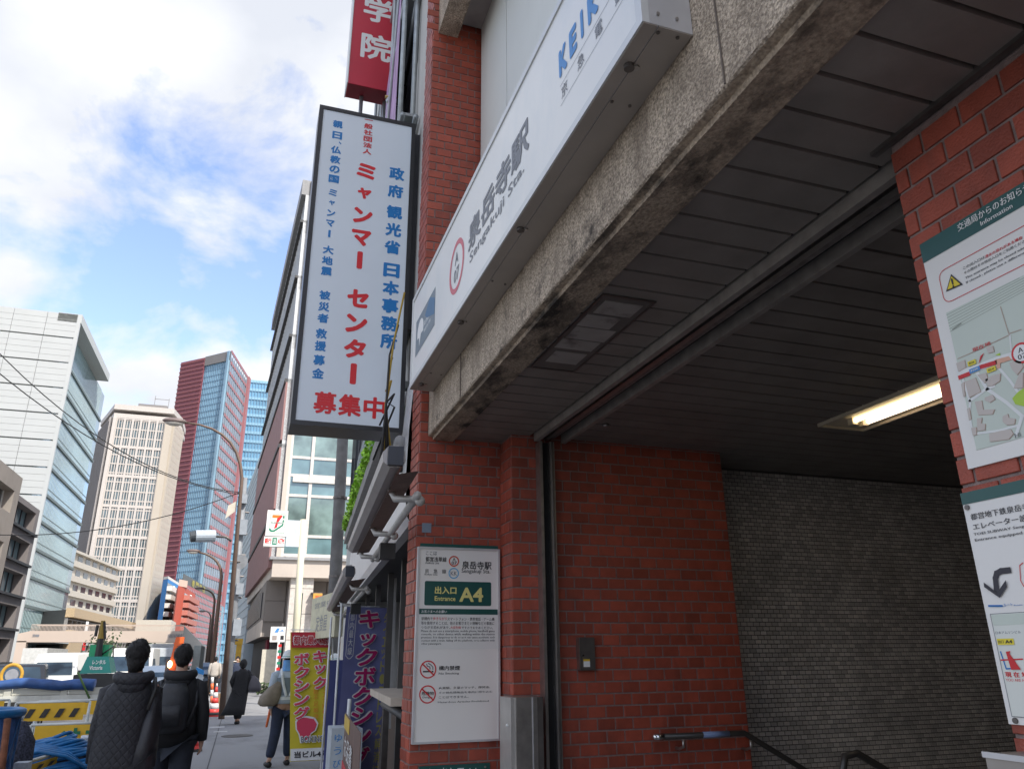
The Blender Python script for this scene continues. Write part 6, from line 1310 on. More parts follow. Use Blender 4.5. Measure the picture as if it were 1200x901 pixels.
bg_ = thing('handbag', (hx.x + .35, YW, .9), 'grey shoulder bag at the right hip of the person in the long coat', 'bag'); mb = MB(); mb.T = R; mb.loft([(.36, -.06, .86, .17, .07), (.37, -.06, 1.0, .19, .08), (.34, -.05, 1.2, .12, .06), (.30, -.04, 1.30, .05, .03)], None, 16, .02).build('bag_body', M('bag_grey', (.075, .07, .08), .6), bg_, True); mb = MB(); mb.T = R; mb.tube([(.30, -.04, 1.28), (.22, -.02, 1.42), (.14, 0, 1.45)], .012).build('strap', M('bag_grey', (.07, .06, .07), .6), bg_, True)
# site guard
def guard(x, y, h, yaw, label, legs=None, bagside=None, **k):
    shirt = M('uniform_pale', (.38, .45, .52), .7, 0, .1, 8); navy = M('trouser_navy', (.012, .02, .045), .8, 0, .25, 10)
    t, R = person(x, y, 0, h, yaw, label, None, [(0, 0, .93, .185, .13), (0, 0, 1.0, .19, .135), (0, 0, 1.15, .185, .13), (0, 0, 1.32, .20, .13), (0, -.005, 1.41, .17, .105), (0, -.01, 1.46, .10, .08), (0, 0, 1.49, .065, .065)], shirt, navy, hair=True, legs=legs, hair_s=(.08, .09, .08), **k)
    wm = M('reflective_white', (.62, .66, .66), .4); vm = M('vest_grey', (.14, .18, .21), .7)
    mb = MB(); mb.T = R; mb.loft([(0, -.004, .99, .197, .142), (0, -.004, 1.04, .197, .142)], wm, 24, cap=False).build('belt', wm, t)
    mb = MB(); mb.T = R
    for s in (-1, 1): mb.tube([(.03 * s, -.145, 1.05), (.09 * s, -.15, 1.22), (.12 * s, -.135, 1.36), (.11 * s, -.03, 1.455), (.11 * s, .10, 1.36), (.06 * s, .15, 1.05)], .024, wm, 6)
    mb.build('reflective_strap', wm, t)
    mb = MB(); mb.T = R; mb.loft([(0, -.002, 1.06, .188, .134), (0, -.002, 1.2, .188, .134), (0, -.002, 1.33, .203, .134)], vm, 24, .012, cap=False).build('vest', vm, t, True)
    hm = M('helmet_white', (.62, .66, .66), .35); mb = MB(); mb.T = R; mb.loft([(0, .01, 1.63, .125, .15), (0, .01, 1.64, .128, .155), (0, .01, 1.655, .108, .128), (0, .01, 1.70, .10, .12), (0, .01, 1.745, .07, .085), (0, .01, 1.765, .02, .03)], hm, 24).build('helmet', hm, t, True)
    mb = MB(); mb.T = R; mb.loft([(0, .01, 1.651, .110, .131), (0, .01, 1.663, .109, .129)], None, 24, cap=False).build('helmet_band', M('band_teal', (.05, .30, .26), .5), t)
    nk = M('scarf_blue', (.12, .30, .60), .7, 0, .2, 10); mb = MB(); mb.T = R; mb.loft([(0, -.01, 1.43, .12, .11), (0, -.02, 1.47, .10, .10), (0, -.03, 1.53, .095, .10), (0, -.03, 1.60, .098, .105)], nk, 20, .015, cap=False).build('neck_cloth', nk, t, True)
    return t, R
YGd = 13.7; x = onY(335, 800, YGd).x
lg = {-1: [(-.10, 0, .90), (-.13, -.04, .50), (-.21, -.14, .10), (-.22, -.02, .05)], 1: [(.09, .0, .90), (.10, .04, .50), (.11, .04, .09), (.12, .17, .04)]}
t, R = guard(x + .02, YGd, onY(330, 762, YGd).z - .03, .15, 'site guard seen from behind in white helmet and navy trousers beside the yellow banner', lg, arms={-1: [(-.19, 0, 1.38), (-.24, .03, 1.12), (-.22, .02, .88), (-.22, .03, .80)], 1: [(.19, 0, 1.38), (.25, .0, 1.12), (.20, .12, .95), (.18, .18, .92)]})
kb = thing('canvas_bag', (x - .3, YGd, .9), 'khaki canvas bag slung behind the site guard', 'bag'); mb = MB(); mb.T = R; mb.loft([(-.30, -.05, .90, .10, .10), (-.29, -.05, .94, .16, .14), (-.26, -.05, 1.05, .16, .14), (-.20, -.05, 1.18, .10, .10), (-.14, -.05, 1.28, .04, .05)], None, 18, .03).build('bag_body', M('canvas_khaki', (.20, .17, .13), .85, 0, .15, 12), kb, True)
bn = thing('traffic_baton', (x - .2, YGd, .7), 'orange signal baton in the left hand of the site guard', 'baton'); mb = MB(); mb.T = R; mb.tube([(-.22, .06, .88), (-.26, .06, .58)], [.022, .018], None, 10).build('baton', M('baton_orange', (.80, .16, .03), .4), bn, True)
guard(onY(391, 790, 16.5).x, 16.5, onY(391, 766, 16.5).z - .03, PI, 'second helmeted guard facing the camera between the two banners', arms={-1: [(-.19, 0, 1.38), (-.24, .03, 1.12), (-.10, .18, 1.0), (-.06, .22, 1.0)], 1: [(.19, 0, 1.38), (.24, .03, 1.12), (.10, .18, 1.0), (.06, .22, 1.0)]})
for (px, Y, lab, cm_) in ((279.5, 36, 'distant person in dark clothes just behind the long coated one', M('cloth_navy', (.02, .03, .06), .8)), (254, 40, 'distant person in pale clothes behind the traffic cones by the lamp pole', M('cloth_pale', (.42, .38, .33), .8))):
    a = onY(px, 765, Y); person(a.x, Y, 0, 1.66, 0 if Y == 40 else PI, lab, None, None, cm_)
# ================================================================== ROAD WORKS
zr = -.13
cone_r = M('cone_red', (.62, .05, .04), .45, 0, .08, 6); cone_w = M('cone_white', (.66, .66, .64), .35, 0, .1, 30); rub = M('rubber_dark', (.03, .03, .03), .8)
def cone(x, y, z, label, h=.72, s=1., cap=False, grp=None, weight=True):
    t = thing('traffic_cone', (x, y, z), label, 'traffic cone', grp)
    MB().box(x - .19 * s, x + .19 * s, y - .19 * s, y + .19 * s, z, z + .035).build('base', cone_r, t)
    zz = [.035, .16, .28, .40, .52, .64, .72]; rr_ = [.145, .118, .094, .070, .047, .028, .02]
    for i in range(6):
        MB().cyl((x, y, z + zz[i] * h / .72), (x, y, z + zz[i + 1] * h / .72), rr_[i] * s, (cone_r, cone_w)[i % 2], 20, rr_[i + 1] * s).build('stripe', None, t, True)
    if cap: MB().loft([(x, y, z + h - .12, .065, .065), (x, y, z + h - .02, .085, .085), (x, y, z + h, .08, .08)], M('cap_silver', (.50, .53, .56), .35, .3, .2, 40), 16).build('top_cap', None, t, True)
    if weight: MB().loft([(x, y, z + .036, .20 * s, .20 * s), (x, y, z + .09, .19 * s, .19 * s), (x, y, z + .11, .14 * s, .14 * s)], rub, 20).build('weight_ring', None, t, True)
    return t
def gp_(px, py, Z=zr): return onZ(px, py, Z)
g = onZ(250, 839, 0); cone(g.x, g.y, .006, 'striped traffic cone, left of the two beside the lamp pole', .9, 1.1)
g = onZ(264, 831, 0); cone(g.x, g.y, .006, 'striped traffic cone, right of the two beside the lamp pole', .85, 1.1)
cone(onY(101, 880, 11.3).x, 11.3, zr, 'silver capped traffic cone beside the person in the quilted coat', .86, 1.15, True)
cone(onY(22, 835, 13.5).x, 13.5, zr, 'silver capped traffic cone behind the yellow striped sheet, right of two', 1.0, 1.1, True)
cone(onY(9, 836, 12.6).x, 12.6, zr, 'silver capped traffic cone behind the blue netting, leftmost', .95, 1.1, True)
a = onZ(222, 880, 0); t = thing('cone_weight', a, 'red rubber weight block with dark stripe lying by the feet of the backpacker', 'weight')
MB().loft([(a.x, a.y, .0, .22, .2), (a.x, a.y, .05, .21, .19)], rub, 16).build('rim', None, t); MB().loft([(a.x, a.y, .05, .21, .19), (a.x, a.y, .10, .19, .17)], cone_r, 16).build('lower', None, t); MB().loft([(a.x, a.y, .10, .17, .15), (a.x, a.y, .22, .09, .08), (a.x, a.y, .26, .06, .06)], cone_r, 16).build('top', None, t, True)
t = thing('lane_bar', (-1.3, 25.5, 0), 'orange and white marker post behind the left striped cone', 'marker post')
g = onZ(250, 839, 0); a = onY(247.5, 838, g.y + 1); b = onY(249, 793, g.y + 1); n6 = 6
for k in range(n6): MB().tube([a.lerp(b, k / n6), a.lerp(b, (k + 1) / n6)], .045, (M('post_orange', (.78, .16, .05), .4), cone_w)[k % 2], 10).build('stripe', None, t, True)
ymt = M('sheet_yellow', (.72, .43, .02), .6, 0, .1, 5); wpipe = M('pipe_white', (.55, .58, .56), .45, .2)
def barricade(pts_px, Y, label, sheet=None, stripes=False, cross=False, dY=.0, legs=True, zfoot=zr):
    """A-frame site barrier: pixel corners of the sheet: bottom-left, bottom-right, top-right, top-left"""
    q = [onY(x, y, Y + (dY if i in (1, 2) else 0)) for i, (x, y) in enumerate(pts_px)]
    t = thing('site_barrier', ((q[0].x + q[1].x) / 2, Y, zfoot), label, 'barrier')
    x0, x1, z0, z1 = min(q[0].x, q[3].x), max(q[1].x, q[2].x), (q[0].z + q[1].z) / 2, (q[2].z + q[3].z) / 2
    d = Vector((x1 - x0, dY, q[2].z - q[3].z)); z1 = q[3].z; z0 = q[0].z; d0 = Vector((x1 - x0, dY, 0)).normalized()
    L_ = Vector((x1 - x0, dY)).length
    pl = Plane((x0, Y - .03, z0), d0, (0, 0, 1), None); pl.n = Vector((d0.y, -d0.x, 0))
    cloth(pl, 12, 6, .008, ymt, 'sheet', t, L_, z1 - z0)
    if stripes:
        for k in range(4):
            u0 = L_ * (.10 + k * .225); h_ = z1 - z0; patch(pl, [(u0, h_ * .18), (u0 + L_ * .09, h_ * .18), (u0 + L_ * .16, h_ * .68), (u0 + L_ * .07, h_ * .68)], M('stripe_black', (.03, .028, .025), .6), t, .022, 'stripe', .002)
    if cross:
        gm = M('cross_green', (.01, .16, .07), .5, var=0); h_ = z1 - z0
        for (cx_, cz) in ((L_ * .62, h_ * .60), (L_ * .86, h_ * .62)):
            patch(pl, [(cx_ - .02, cz - .06), (cx_ + .02, cz - .06), (cx_ + .02, cz + .06), (cx_ - .02, cz + .06)], gm, t, .022, 'cross', .002); patch(pl, [(cx_ - .06, cz - .02), (cx_ + .06, cz - .02), (cx_ + .06, cz + .02), (cx_ - .06, cz + .02)], gm, t, .0225, 'cross', .0025)
        stroke(pl, [(L_ * .38, h_ * .5), (L_ * .45, h_ * .68), (L_ * .52, h_ * .5)], .02, gm, t, .022, 'house_mark', False, False)
    e = pl.n * .25; A3, B3 = Vector((x0 - .06, Y, z1 + .01)), Vector((x0 - .06, Y, z1 + .01)) + d0 * (L_ + .12)
    MB().tube([A3, B3], .018, wpipe, 8).build('top_rail', None, t, True)
    for P in (A3, B3):
        for sgn in (1, -1): MB().tube([P, Vector((P.x, P.y, zfoot)) + e * sgn], .017, wpipe, 8).build('leg', None, t, True)
    MB().tube([A3 + Vector((0, 0, -(z1 - zfoot) * .6)) + e * .5, B3 + Vector((0, 0, -(z1 - zfoot) * .6)) + e * .5], .013, wpipe, 6).build('cross_rail', None, t, True)
    return t
barricade([(20, 845), (97, 844), (99, 824), (30, 824)], 14.6, 'site barrier with a yellow sheet of black slanted stripes in front of the truck bed', stripes=True)
barricade([(50, 838), (112, 838), (112, 822), (50, 822)], 16.0, 'site barrier with a plain rolled yellow sheet behind the black striped one')
barricade([(38, 874), (115, 874), (115, 850), (45, 850)], 12.0, 'site barrier with a yellow sheet bearing green crosses beside the quilted coat', cross=True)
barricade([(33, 905), (86, 900), (86, 873), (37, 895)], 9.2, 'slanted site barrier with a yellow sheet at the bottom edge, nearest the camera', stripes=True, dY=1.2)
barricade([(-40, 835), (2, 835), (6, 822), (-40, 822)], 14.4, 'site barrier cut by the left edge of the photo')
# grey topped post, hose pile, net, rusty pipe
t = thing('capped_post', (-1.5, 8.4, 0), 'square silver topped post at the bottom edge left of the slanted barrier', 'post'); a = onY(18, 893, 8.4); b = onY(35, 893, 8.4); box('cap', a.x, b.x, 8.35, 8.5, a.z - .12, a.z, M('cap_silver', (.5, .53, .56), .35), t); box('post', a.x + .02, b.x - .02, 8.37, 8.48, zr, a.z - .12, M('post_grey', (.33, .35, .36), .5), t)
t = thing('hose_pile', (-2, 10, 0), 'big coil of blue hoses heaped behind the slanted barrier', 'hoses'); hb = M('hose_blue', (.01, .14, .36), .4, 0, .25, 9)
cz = onY(55, 862, 10.0)
for k in range(22):
    r = .66 - .022 * k; zz = cz.z - .50 + .47 * (k / 21.) ** .6 - .03 + random.uniform(-.015, .015)
    pts = [(cz.x + r * math.cos(a_) * 1.0, 10.2 + r * .75 * math.sin(a_), zz + .02 * math.sin(a_ * 2 + k) + .06 * math.sin(-a_ + 1)) for a_ in [2 * PI * j / 28 for j in range(28)]]; pts.append(pts[0]); MB().tube(pts, .020, hb, 8, False).build('hose', None, t, True)
MB().loft([(cz.x, 10.2, zr, .5, .4), (cz.x, 10.2, cz.z - .2, .45, .36)], M('drum_dark', (.03, .04, .06), .7), 20).build('core_drum', None, t)
for k in range(9): z_ = cz.z - .12 + .010 * k; MB().tube([(cz.x - .5 + .03 * k, 9.75 + .06 * k, z_ - .18), (cz.x - .25, 9.72 + .06 * k, z_ - .05), (cz.x, 9.70 + .06 * k, z_), (cz.x + .25, 9.75 + .06 * k, z_ - .06), (cz.x + .55 - .03 * k, 9.9 + .05 * k, z_ - .26)], .018, hb, 8).build('hose', None, t, True)
t = thing('blue_net_bin', (-2, 7.5, 0), 'blue mesh netting bin with a rolled rim at the left edge', 'bin'); a = onY(18, 836, 7.6); zt = a.z; cx_ = a.x - .32
nm = M('net_blue', (.015, .07, .22), .6, 0, .3, 30, .5, 120); MB().loft([(cx_, 7.8, zr, .28, .28), (cx_, 7.8, .5, .30, .30), (cx_, 7.8, zt - .03, .31, .31)], None, 24, .02).build('net_body', nm, t, True)
MB().tube([(cx_ + .32 * math.cos(a_), 7.8 + .32 * math.sin(a_), zt) for a_ in [2 * PI * j / 24 for j in range(25)]], .035, hb, 8, False).build('rim', None, t, True); MB().loft([(cx_, 7.8, zt - .02, .30, .30), (cx_, 7.8, zt + .01, .28, .28)], hb, 24).build('cover', None, t)
nb_ = MB()
for k in range(26):
    for s in (1, -1): nb_.tube([(cx_ + .318 * math.cos(k * 2 * PI / 22 + s * j * .18), 7.8 + .318 * math.sin(k * 2 * PI / 22 + s * j * .18), zr + .1 + j * (zt - zr - .15) / 6) for j in range(7)], .004, None, 4, False)
nb_.build('net_cord', M('cord_blue', (.05, .16, .38), .6), t, kind='stuff')
t = thing('rusty_pipe', (-1.6, 7.3, 0), 'rusty iron pipe leaning against the blue netting at the left edge', 'pipe'); a = onY(2, 901, 7.2); b = onY(9, 842, 7.3); MB().tube([(a.x, 7.2, 0), a, b], .025, M('rust', (.16, .06, .03), .9, 0, .4, 20), 10).build('pipe', None, t, True)
t = thing('spotted_bag', (-2, 9, 0), 'dark spotted cloth bag slumped between the blue netting and the hoses', 'bag'); a = onY(20, 862, 8.9); MB().loft([(a.x, 9, zr, .14, .12), (a.x, 9, .4, .16, .14), (a.x, 9, a.z - .05, .13, .12), (a.x - .02, 9, a.z + .12, .05, .05)], M('cloth_spotted', (.04, .045, .07), .8, 0, .9, 60), 16, .03).build('bag_body', None, t, True)
t = thing('site_sheet', (-1.2, 23, 0), 'blue and white sheeted site board leaning behind the backpacker', 'site board'); a = onY(227, 806, 23); b = onY(242, 785, 23); PSs = Plane((a.x, 23, zr), (1, 0, 0), (0, 0, 1), None); MB().add([(a.x, 23, zr), (b.x, 23, zr), (b.x - .08, 23.1, b.z), (a.x - .0, 23.1, b.z + .1), (a.x, 23.2, zr), (b.x, 23.2, zr), (b.x - .08, 23.15, b.z), (a.x, 23.15, b.z + .1)], [(0, 1, 2, 3), (7, 6, 5, 4), (0, 4, 5, 1), (1, 5, 6, 2), (2, 6, 7, 3), (3, 7, 4, 0)]).build('board', M('sheet_white', (.62, .65, .66), .6), t)
patch(PSs, [(.0, b.z - .05 - zr), (b.x - a.x - .06, b.z - .12 - zr), (b.x - a.x - .06, b.z - zr - .0), (0, b.z + .08 - zr)], M('sheet_blue', (.03, .25, .60), .5), t, -.05, 'blue_band', .02)
# ================================================================== VEHICLES
tyre = M('tyre', (.02, .02, .02), .8); hubm = M('hub', (.4, .4, .42), .4, .6); lampg = M('headlight', (.75, .75, .72), .2, var=0); wsm = M('windscreen', (.03, .05, .07), .12, 0, .5, 1.6, spec=.5); trim = M('trim_black', (.02, .02, .02), .5)
def vehicle(name, x, y, z, w, L_, prof, paint, label, cat, glass, side_glass=(), lights=(.55,), yaw=0., plate=True, wheels=((.7, .3), (None, .3)), inset=.12):
    """front faces the camera (-Y). prof: outline (y, z) from front bottom round to rear bottom; upper part tucked in"""
    t = thing(name, (x, y, z), label, cat); R = Matrix.Translation((x, y, z)) @ Matrix.Rotation(yaw, 4, 'Z'); n = len(prof); zmid = glass[0][1] if glass else 1e9
    def hw(zz): return w / 2 - (inset * max(0, min(1, (zz - zmid) / .6)) if glass else 0)
    mb = MB(); mb.T = R; vs = []
    for s in (-1, 1):
        for k in (0, 1):
            for (yy, zz) in prof: 
                sh = .05 if k else 0; cy_ = L_ / 2; vs.append((s * (hw(zz) - (0 if k == 0 else 0)) if k == 0 else s * (hw(zz) + 0), yy, zz))
    mb.add([(-hw(zz), yy, zz) for yy, zz in prof] + [(hw(zz), yy, zz) for yy, zz in prof], [tuple(range(n)), tuple(range(n, 2 * n))[::-1]] + [(i, n + i, n + (i + 1) % n, (i + 1) % n) for i in range(n)], paint)
    o = mb.build('body', paint, t); bv = o.modifiers.new('bevel', 'BEVEL'); bv.width = .05; bv.segments = 3; bv.limit_method = 'ANGLE'; bv.angle_limit = .4
    if glass:
        (ya, za), (yb_, zb) = glass; d = Vector((0, yb_ - ya, zb - za)).normalized(); nn_ = Vector((0, -d.z, d.y)) * .012
        ha, hb_ = hw(za) - .10, hw(zb) - .12
        mb = MB(); mb.T = R; P = [Vector((-ha, ya, za)) + d * .06, Vector((ha, ya, za)) + d * .06, Vector((hb_, yb_, zb)) - d * .06, Vector((-hb_, yb_, zb)) - d * .06]
        mb.add([p + nn_ for p in P] + [p - nn_ * .5 for p in P], [(0, 1, 2, 3), (7, 6, 5, 4), (0, 4, 5, 1), (1, 5, 6, 2), (2, 6, 7, 3), (3, 7, 4, 0)]).build('windscreen', wsm, t)
    for (a, b, c, d) in side_glass:
        for s in (-1, 1):
            mb = MB(); mb.T = R; xx = lambda zz: s * (hw(zz) + .008); P = [(xx(c), a, c), (xx(c), b, c), (xx(d), b - .08, d), (xx(d), a + .12, d)]; mb.add(P + [(p[0] - s * .03, p[1], p[2]) for p in P], [(0, 1, 2, 3) if s > 0 else (3, 2, 1, 0), (7, 6, 5, 4) if s > 0 else (4, 5, 6, 7)]).build('side_window', wsm, t)
    f0 = min(p[0] for p in prof)
    for zl in lights:
        for s in (-1, 1): mb = MB(); mb.T = R; mb.box(s * (w / 2 - .2) - .13, s * (w / 2 - .2) + .13, f0 - .015, f0 + .1, zl - .07, zl + .07).build('headlight', lampg, t)
    mb = MB(); mb.T = R; mb.box(-w * .28, w * .28, f0 - .01, f0 + .05, lights[0] - .06, lights[0] + .05).build('grille', trim, t)
    if plate: mb = MB(); mb.T = R; mb.box(-.17, .17, f0 - .025, f0 - .012, lights[0] - .26, lights[0] - .09).build('number_plate', M('plate_white', (.6, .62, .6), .5), t)
    mb = MB(); mb.T = R; mb.box(-w / 2 + .02, w / 2 - .02, f0 - .03, f0 + .2, .28, .42).build('bumper', paint, t)
    for yy in (f0 + .75, f0 + L_ - .8):
        for s in (-1, 1): mb = MB(); mb.T = R; mb.cyl((s * (w / 2 - .2), yy, .3), (s * (w / 2 + .005), yy, .3), .3, tyre, 20); wh = mb.build('wheel', None, t); mb = MB(); mb.T = R; mb.cyl((s * (w / 2 + .005), yy, .3), (s * (w / 2 + .015), yy, .3), .17, hubm, 16).build('hub', None, wh)
    for s in (-1, 1):
        if glass: mb = MB(); mb.T = R; mb.box(s * (w / 2 + .02), s * (w / 2 + .2), glass[0][0] + .15, glass[0][0] + .22, glass[0][1] + .02, glass[0][1] + .2).build('mirror', trim, t)
    return t, R
kei = [(0, .3), (-.02, .95), (.12, 1.2), (.4, 1.93), (1.6, 1.97), (1.62, .3)]
wpt = M('van_white', (.66, .66, .62), .3, 0, .03, 1, spec=.8)
a = onY(59, 795, 30); tK, RK = vehicle('small_truck', a.x - .05, 30, zr, 1.48, 3.3, kei, wpt, 'small white truck with a box body facing the camera behind the tarpaulined truck bed', 'truck', ((.12, 1.2), (.4, 1.88)), ((.45, 1.3, 1.25, 1.78),), yaw=-.16)
mb = MB(); mb.T = RK; mb.box(-.72, .72, 1.68, 3.4, .55, 1.95).build('cargo_box', M('box_white', (.56, .56, .53), .5), tK)
for k in range(4): mb = MB(); mb.T = RK; mb.box(.721, .735, 1.72 + k * .42, 2.1 + k * .42, .62, 1.8).build('side_panel', M('panel_grey_white', (.48, .48, .46), .5), tK)
car = [(0, .3), (-.05, .75), (.95, .98), (1.65, 1.45), (3.1, 1.47), (3.9, 1.0), (4.2, .95), (4.2, .3)]
dk = M('car_black', (.02, .022, .028), .25, 0, .1, 1, spec=.5); a = onY(8, 790, 23); vehicle('car', a.x, 23, zr, 1.75, 4.2, [(0, .3), (-.03, .85), (.8, 1.02), (1.3, 1.62), (3.4, 1.64), (4.1, 1.0), (4.2, .3)], dk, 'dark compact car at the left edge behind the truck bed', 'car', ((.8, 1.02), (1.3, 1.60)), ((1.35, 2.3, 1.08, 1.5), (2.4, 3.3, 1.08, 1.5)), (.72,), yaw=.17)
t = thing('tyre_ring', (-5, 21, 0), 'orange wheel ring with dark spokes in front of the dark car', 'wheel'); a = onY(14, 789, 20.6); MB().tube([(a.x + .20 * math.cos(q_), 20.6, a.z + .22 * math.sin(q_) - .03) for q_ in [2 * PI * j / 20 for j in range(21)]], .035, M('ring_amber', (.50, .28, .03), .6), 8, False).build('tyre', None, t, True); MB().cyl((a.x, 20.6, a.z - .03), (a.x, 20.68, a.z - .03), .13, hubm, 12).build('rim', None, t)
van = [(0, .3), (-.05, .95), (.35, 1.2), (1.05, 1.95), (1.5, 2.2), (4.4, 2.22), (4.6, 2.1), (4.6, .3)]
a = onY(143, 790, 38); vehicle('van', a.x + .15, 38, zr, 1.88, 4.7, van, wpt, 'white high roofed van facing the camera beside the green machine', 'van', ((.35, 1.2), (1.05, 1.93)), ((1.2, 2.4, 1.3, 1.85),), (.85,))
a = onY(181, 792, 36); vehicle('car', a.x, 36, zr, 1.78, 4.4, car, M('car_silver_blue', (.22, .27, .33), .25, .4, .05, 1), 'silver blue saloon car between the two people in black', 'car', ((.95, .98), (1.65, 1.42)), ((1.7, 2.9, 1.02, 1.36),), (.66,))
a = onY(184, 772, 48); tk, RT = vehicle('truck', a.x - .1, 48, zr, 2.1, 6, [(0, .4), (-.02, 1.1), (.1, 1.3), (.3, 2.3), (1.7, 2.35), (1.75, .4)], M('truck_grey', (.40, .43, .45), .4), 'grey truck cab farther back above the silver blue car', 'truck', ((.1, 1.3), (.3, 2.2)), (), (.8,)); mb = MB(); mb.T = RT; mb.box(-1.05, 1.05, 1.8, 6, .8, 2.55).build('cargo_box', M('cargo_grey', (.35, .37, .38), .5), tk)
a = onY(237, 787, 60); vehicle('car', a.x, 60, zr, 1.75, 4.3, car, M('car_silver_blue', (.22, .27, .33), .25, .4, .05, 1), 'small distant bluish car beyond the site board right of the backpacker', 'car', ((.95, .98), (1.65, 1.42)), (), (.66,))
a = onY(234, 776, 52); t = thing('truck', (a.x - 1, 52, zr), 'tall box truck seen beyond the orange excavator arm', 'truck'); a1 = onY(222, 800, 52); a2 = onY(236, 756, 52); box('cargo_box', a1.x, a2.x, 52, 58, .6, a2.z, M('cargo_pale', (.38, .42, .40), .5), t); box('cab_base', a1.x, a2.x, 52, 58, .3, .6, trim, t)
for s in (a1.x + .15, a2.x - .15): MB().cyl((s - .1, 53, zr + .4), (s + .1, 53, zr + .4), .4, tyre, 16).build('wheel', None, t)
# box behind kei truck
t = thing('truck', (-9, 45, zr), 'white box truck behind the small white truck', 'truck'); a1 = onY(24, 775, 44); a2 = onY(56, 759, 44); box('cargo_box', a1.x, a2.x, 44, 49, .6, a2.z, M('box_white', (.56, .56, .53), .5), t); box('chassis', a1.x + .1, a2.x - .1, 44, 49, .35, .6, trim, t)
for s in (a1.x + .2, a2.x - .2): MB().cyl((s - .1, 45, zr + .4), (s + .1, 45, zr + .4), .4, tyre, 16).build('wheel', None, t)
# flat bed truck with blue tarpaulin across the foreground of the works
YT = 19.6; t = thing('flatbed_truck', (-4.6, YT, zr), 'cream flat bed truck with a rolled blue tarpaulin along its side board', 'truck'); bc = M('bed_cream', (.50, .49, .42), .5, 0, .06, 2)
r1 = onY(124, 795, YT); zb0, zb1 = onY(60, 819.5, YT).z, onY(60, 806, YT).z; xl, xr_ = -7.6, r1.x + .35
box('deck', xl, xr_, YT + .05, YT + 2.1, zb0 - .02, zb0 + .1, bc, t)
npn = 5; 
for k in range(npn):
    x0 = xl + (xr_ - xl) * k / npn; x1 = xl + (xr_ - xl) * (k + 1) / npn; box('side_board', x0 + .02, x1 - .14, YT, YT + .05, zb0 + .1, zb1, bc, t); box('post', x1 - .13, x1, YT - .03, YT + .05, zb0 + .03, zb1 + .02, bc, t)
box('lower_rail', xl, xr_, YT - .04, YT + .05, zb0 - .03, zb0 + .09, M('bed_cream_light', (.56, .56, .50), .5), t); box('rear_board', xl, xr_, YT + 2.05, YT + 2.1, zb0 + .1, zb1, bc, t)
tpm = M('tarp_blue', (.025, .075, .22), .55, 0, .3, 5, .4, 14); zc = onY(60, 800.5, YT).z; 
tp_ = [(xl + k * (onY(113, 790, YT).x - xl) / 22, YT - .03 + .02 * math.sin(k), zc + .02 * math.sin(k * 1.3) - (.04 if k > 18 else 0)) for k in range(23)]; MB().tube(tp_, [.095 + .012 * math.sin(k * .9) + (.02 if k > 17 else 0) for k in range(23)], tpm, 12).build('tarpaulin', None, t, True)
a = onY(92, 789, YT - .15); b = onY(105, 818, YT - .15); MB().tube([a + Vector((-.02, 0, .03)), a, b], .022, M('strap_green', (.10, .19, .06), .6), 6).build('green_strap', None, t, True)
for k in range(3): x = xl + .8 + k * 2.2; MB().cyl((x, YT + .1, zr + .38), (x, YT + .4, zr + .38), .38, tyre, 20).build('wheel', None, t)
# mini excavator (teal)
YX = 21.2; t = thing('mini_excavator', (-3.3, YX, .9), 'teal mini excavator standing on the truck bed with its boom raised', 'excavator'); te = M('teal_paint', (.01, .25, .20), .4, 0, .05, 3)
a = onY(93, 789, YX); b = onY(130, 789, YX); tt = onY(102, 769, YX); t2 = onY(127, 769, YX)
MB().add([(a.x, YX, a.z), (b.x, YX, a.z), (t2.x, YX + .05, tt.z), (tt.x, YX + .05, tt.z), (a.x, YX + .9, a.z), (b.x, YX + .9, a.z), (t2.x, YX + .8, tt.z), (tt.x, YX + .8, tt.z)], [(0, 1, 2, 3), (7, 6, 5, 4), (0, 4, 5, 1), (1, 5, 6, 2), (2, 6, 7, 3), (3, 7, 4, 0)]).build('engine_hood', te, t)
PXc = Plane((a.x, YX - .01, a.z), (1, 0, 0), (0, 0, 1), None); w_ = b.x - a.x; text('レンタル', PXc, 0, 0, ink_white, t, rect=(w_ * .35, .20, w_ * .78, .30), lift=-.02, bold=.03); text('Victoria', PXc, 0, 0, ink_white, t, rect=(w_ * .28, .08, w_ * .70, .17), lift=-.015, bold=.03)
MB().box(a.x - .1, b.x + .1, YX - .1, YX + 1.1, zb0 + .12, a.z - .02).build('track', trim, t); a3 = onY(104, 769, YX + .4); b3 = onY(129, 755, YX + .4); MB().box(a3.x, b3.x, YX + .35, YX + .9, a3.z, b3.z).build('canopy_panel', M('green_paint', (.01, .34, .14), .4), t)
bo = M('boom_mustard', (.28, .19, .03), .5); p0, p1, p2 = onY(115, 770, YX + .2), onY(118, 748, YX + .2), onY(121, 727, YX + .2)
MB().tube([p0, p1], [.09, .07], trim, 6).tube([p1, p2], [.08, .05], bo, 6).build('boom', None, t); MB().tube([p1 + Vector((-.12, -.02, .05)), p2 + Vector((-.1, -.02, -.1))], .035, trim, 8).tube([p1 + Vector((.1, -.03, -.02)), p2 + Vector((.03, -.03, -.02))], .03, trim, 8).build('cylinder', None, t); MB().tube([p0 + Vector((.05, 0, .05)), p0 + Vector((.3, 0, .25)), p0 + Vector((.32, 0, .0))], .02, trim, 6).build('hydraulic_hose', None, t, True)
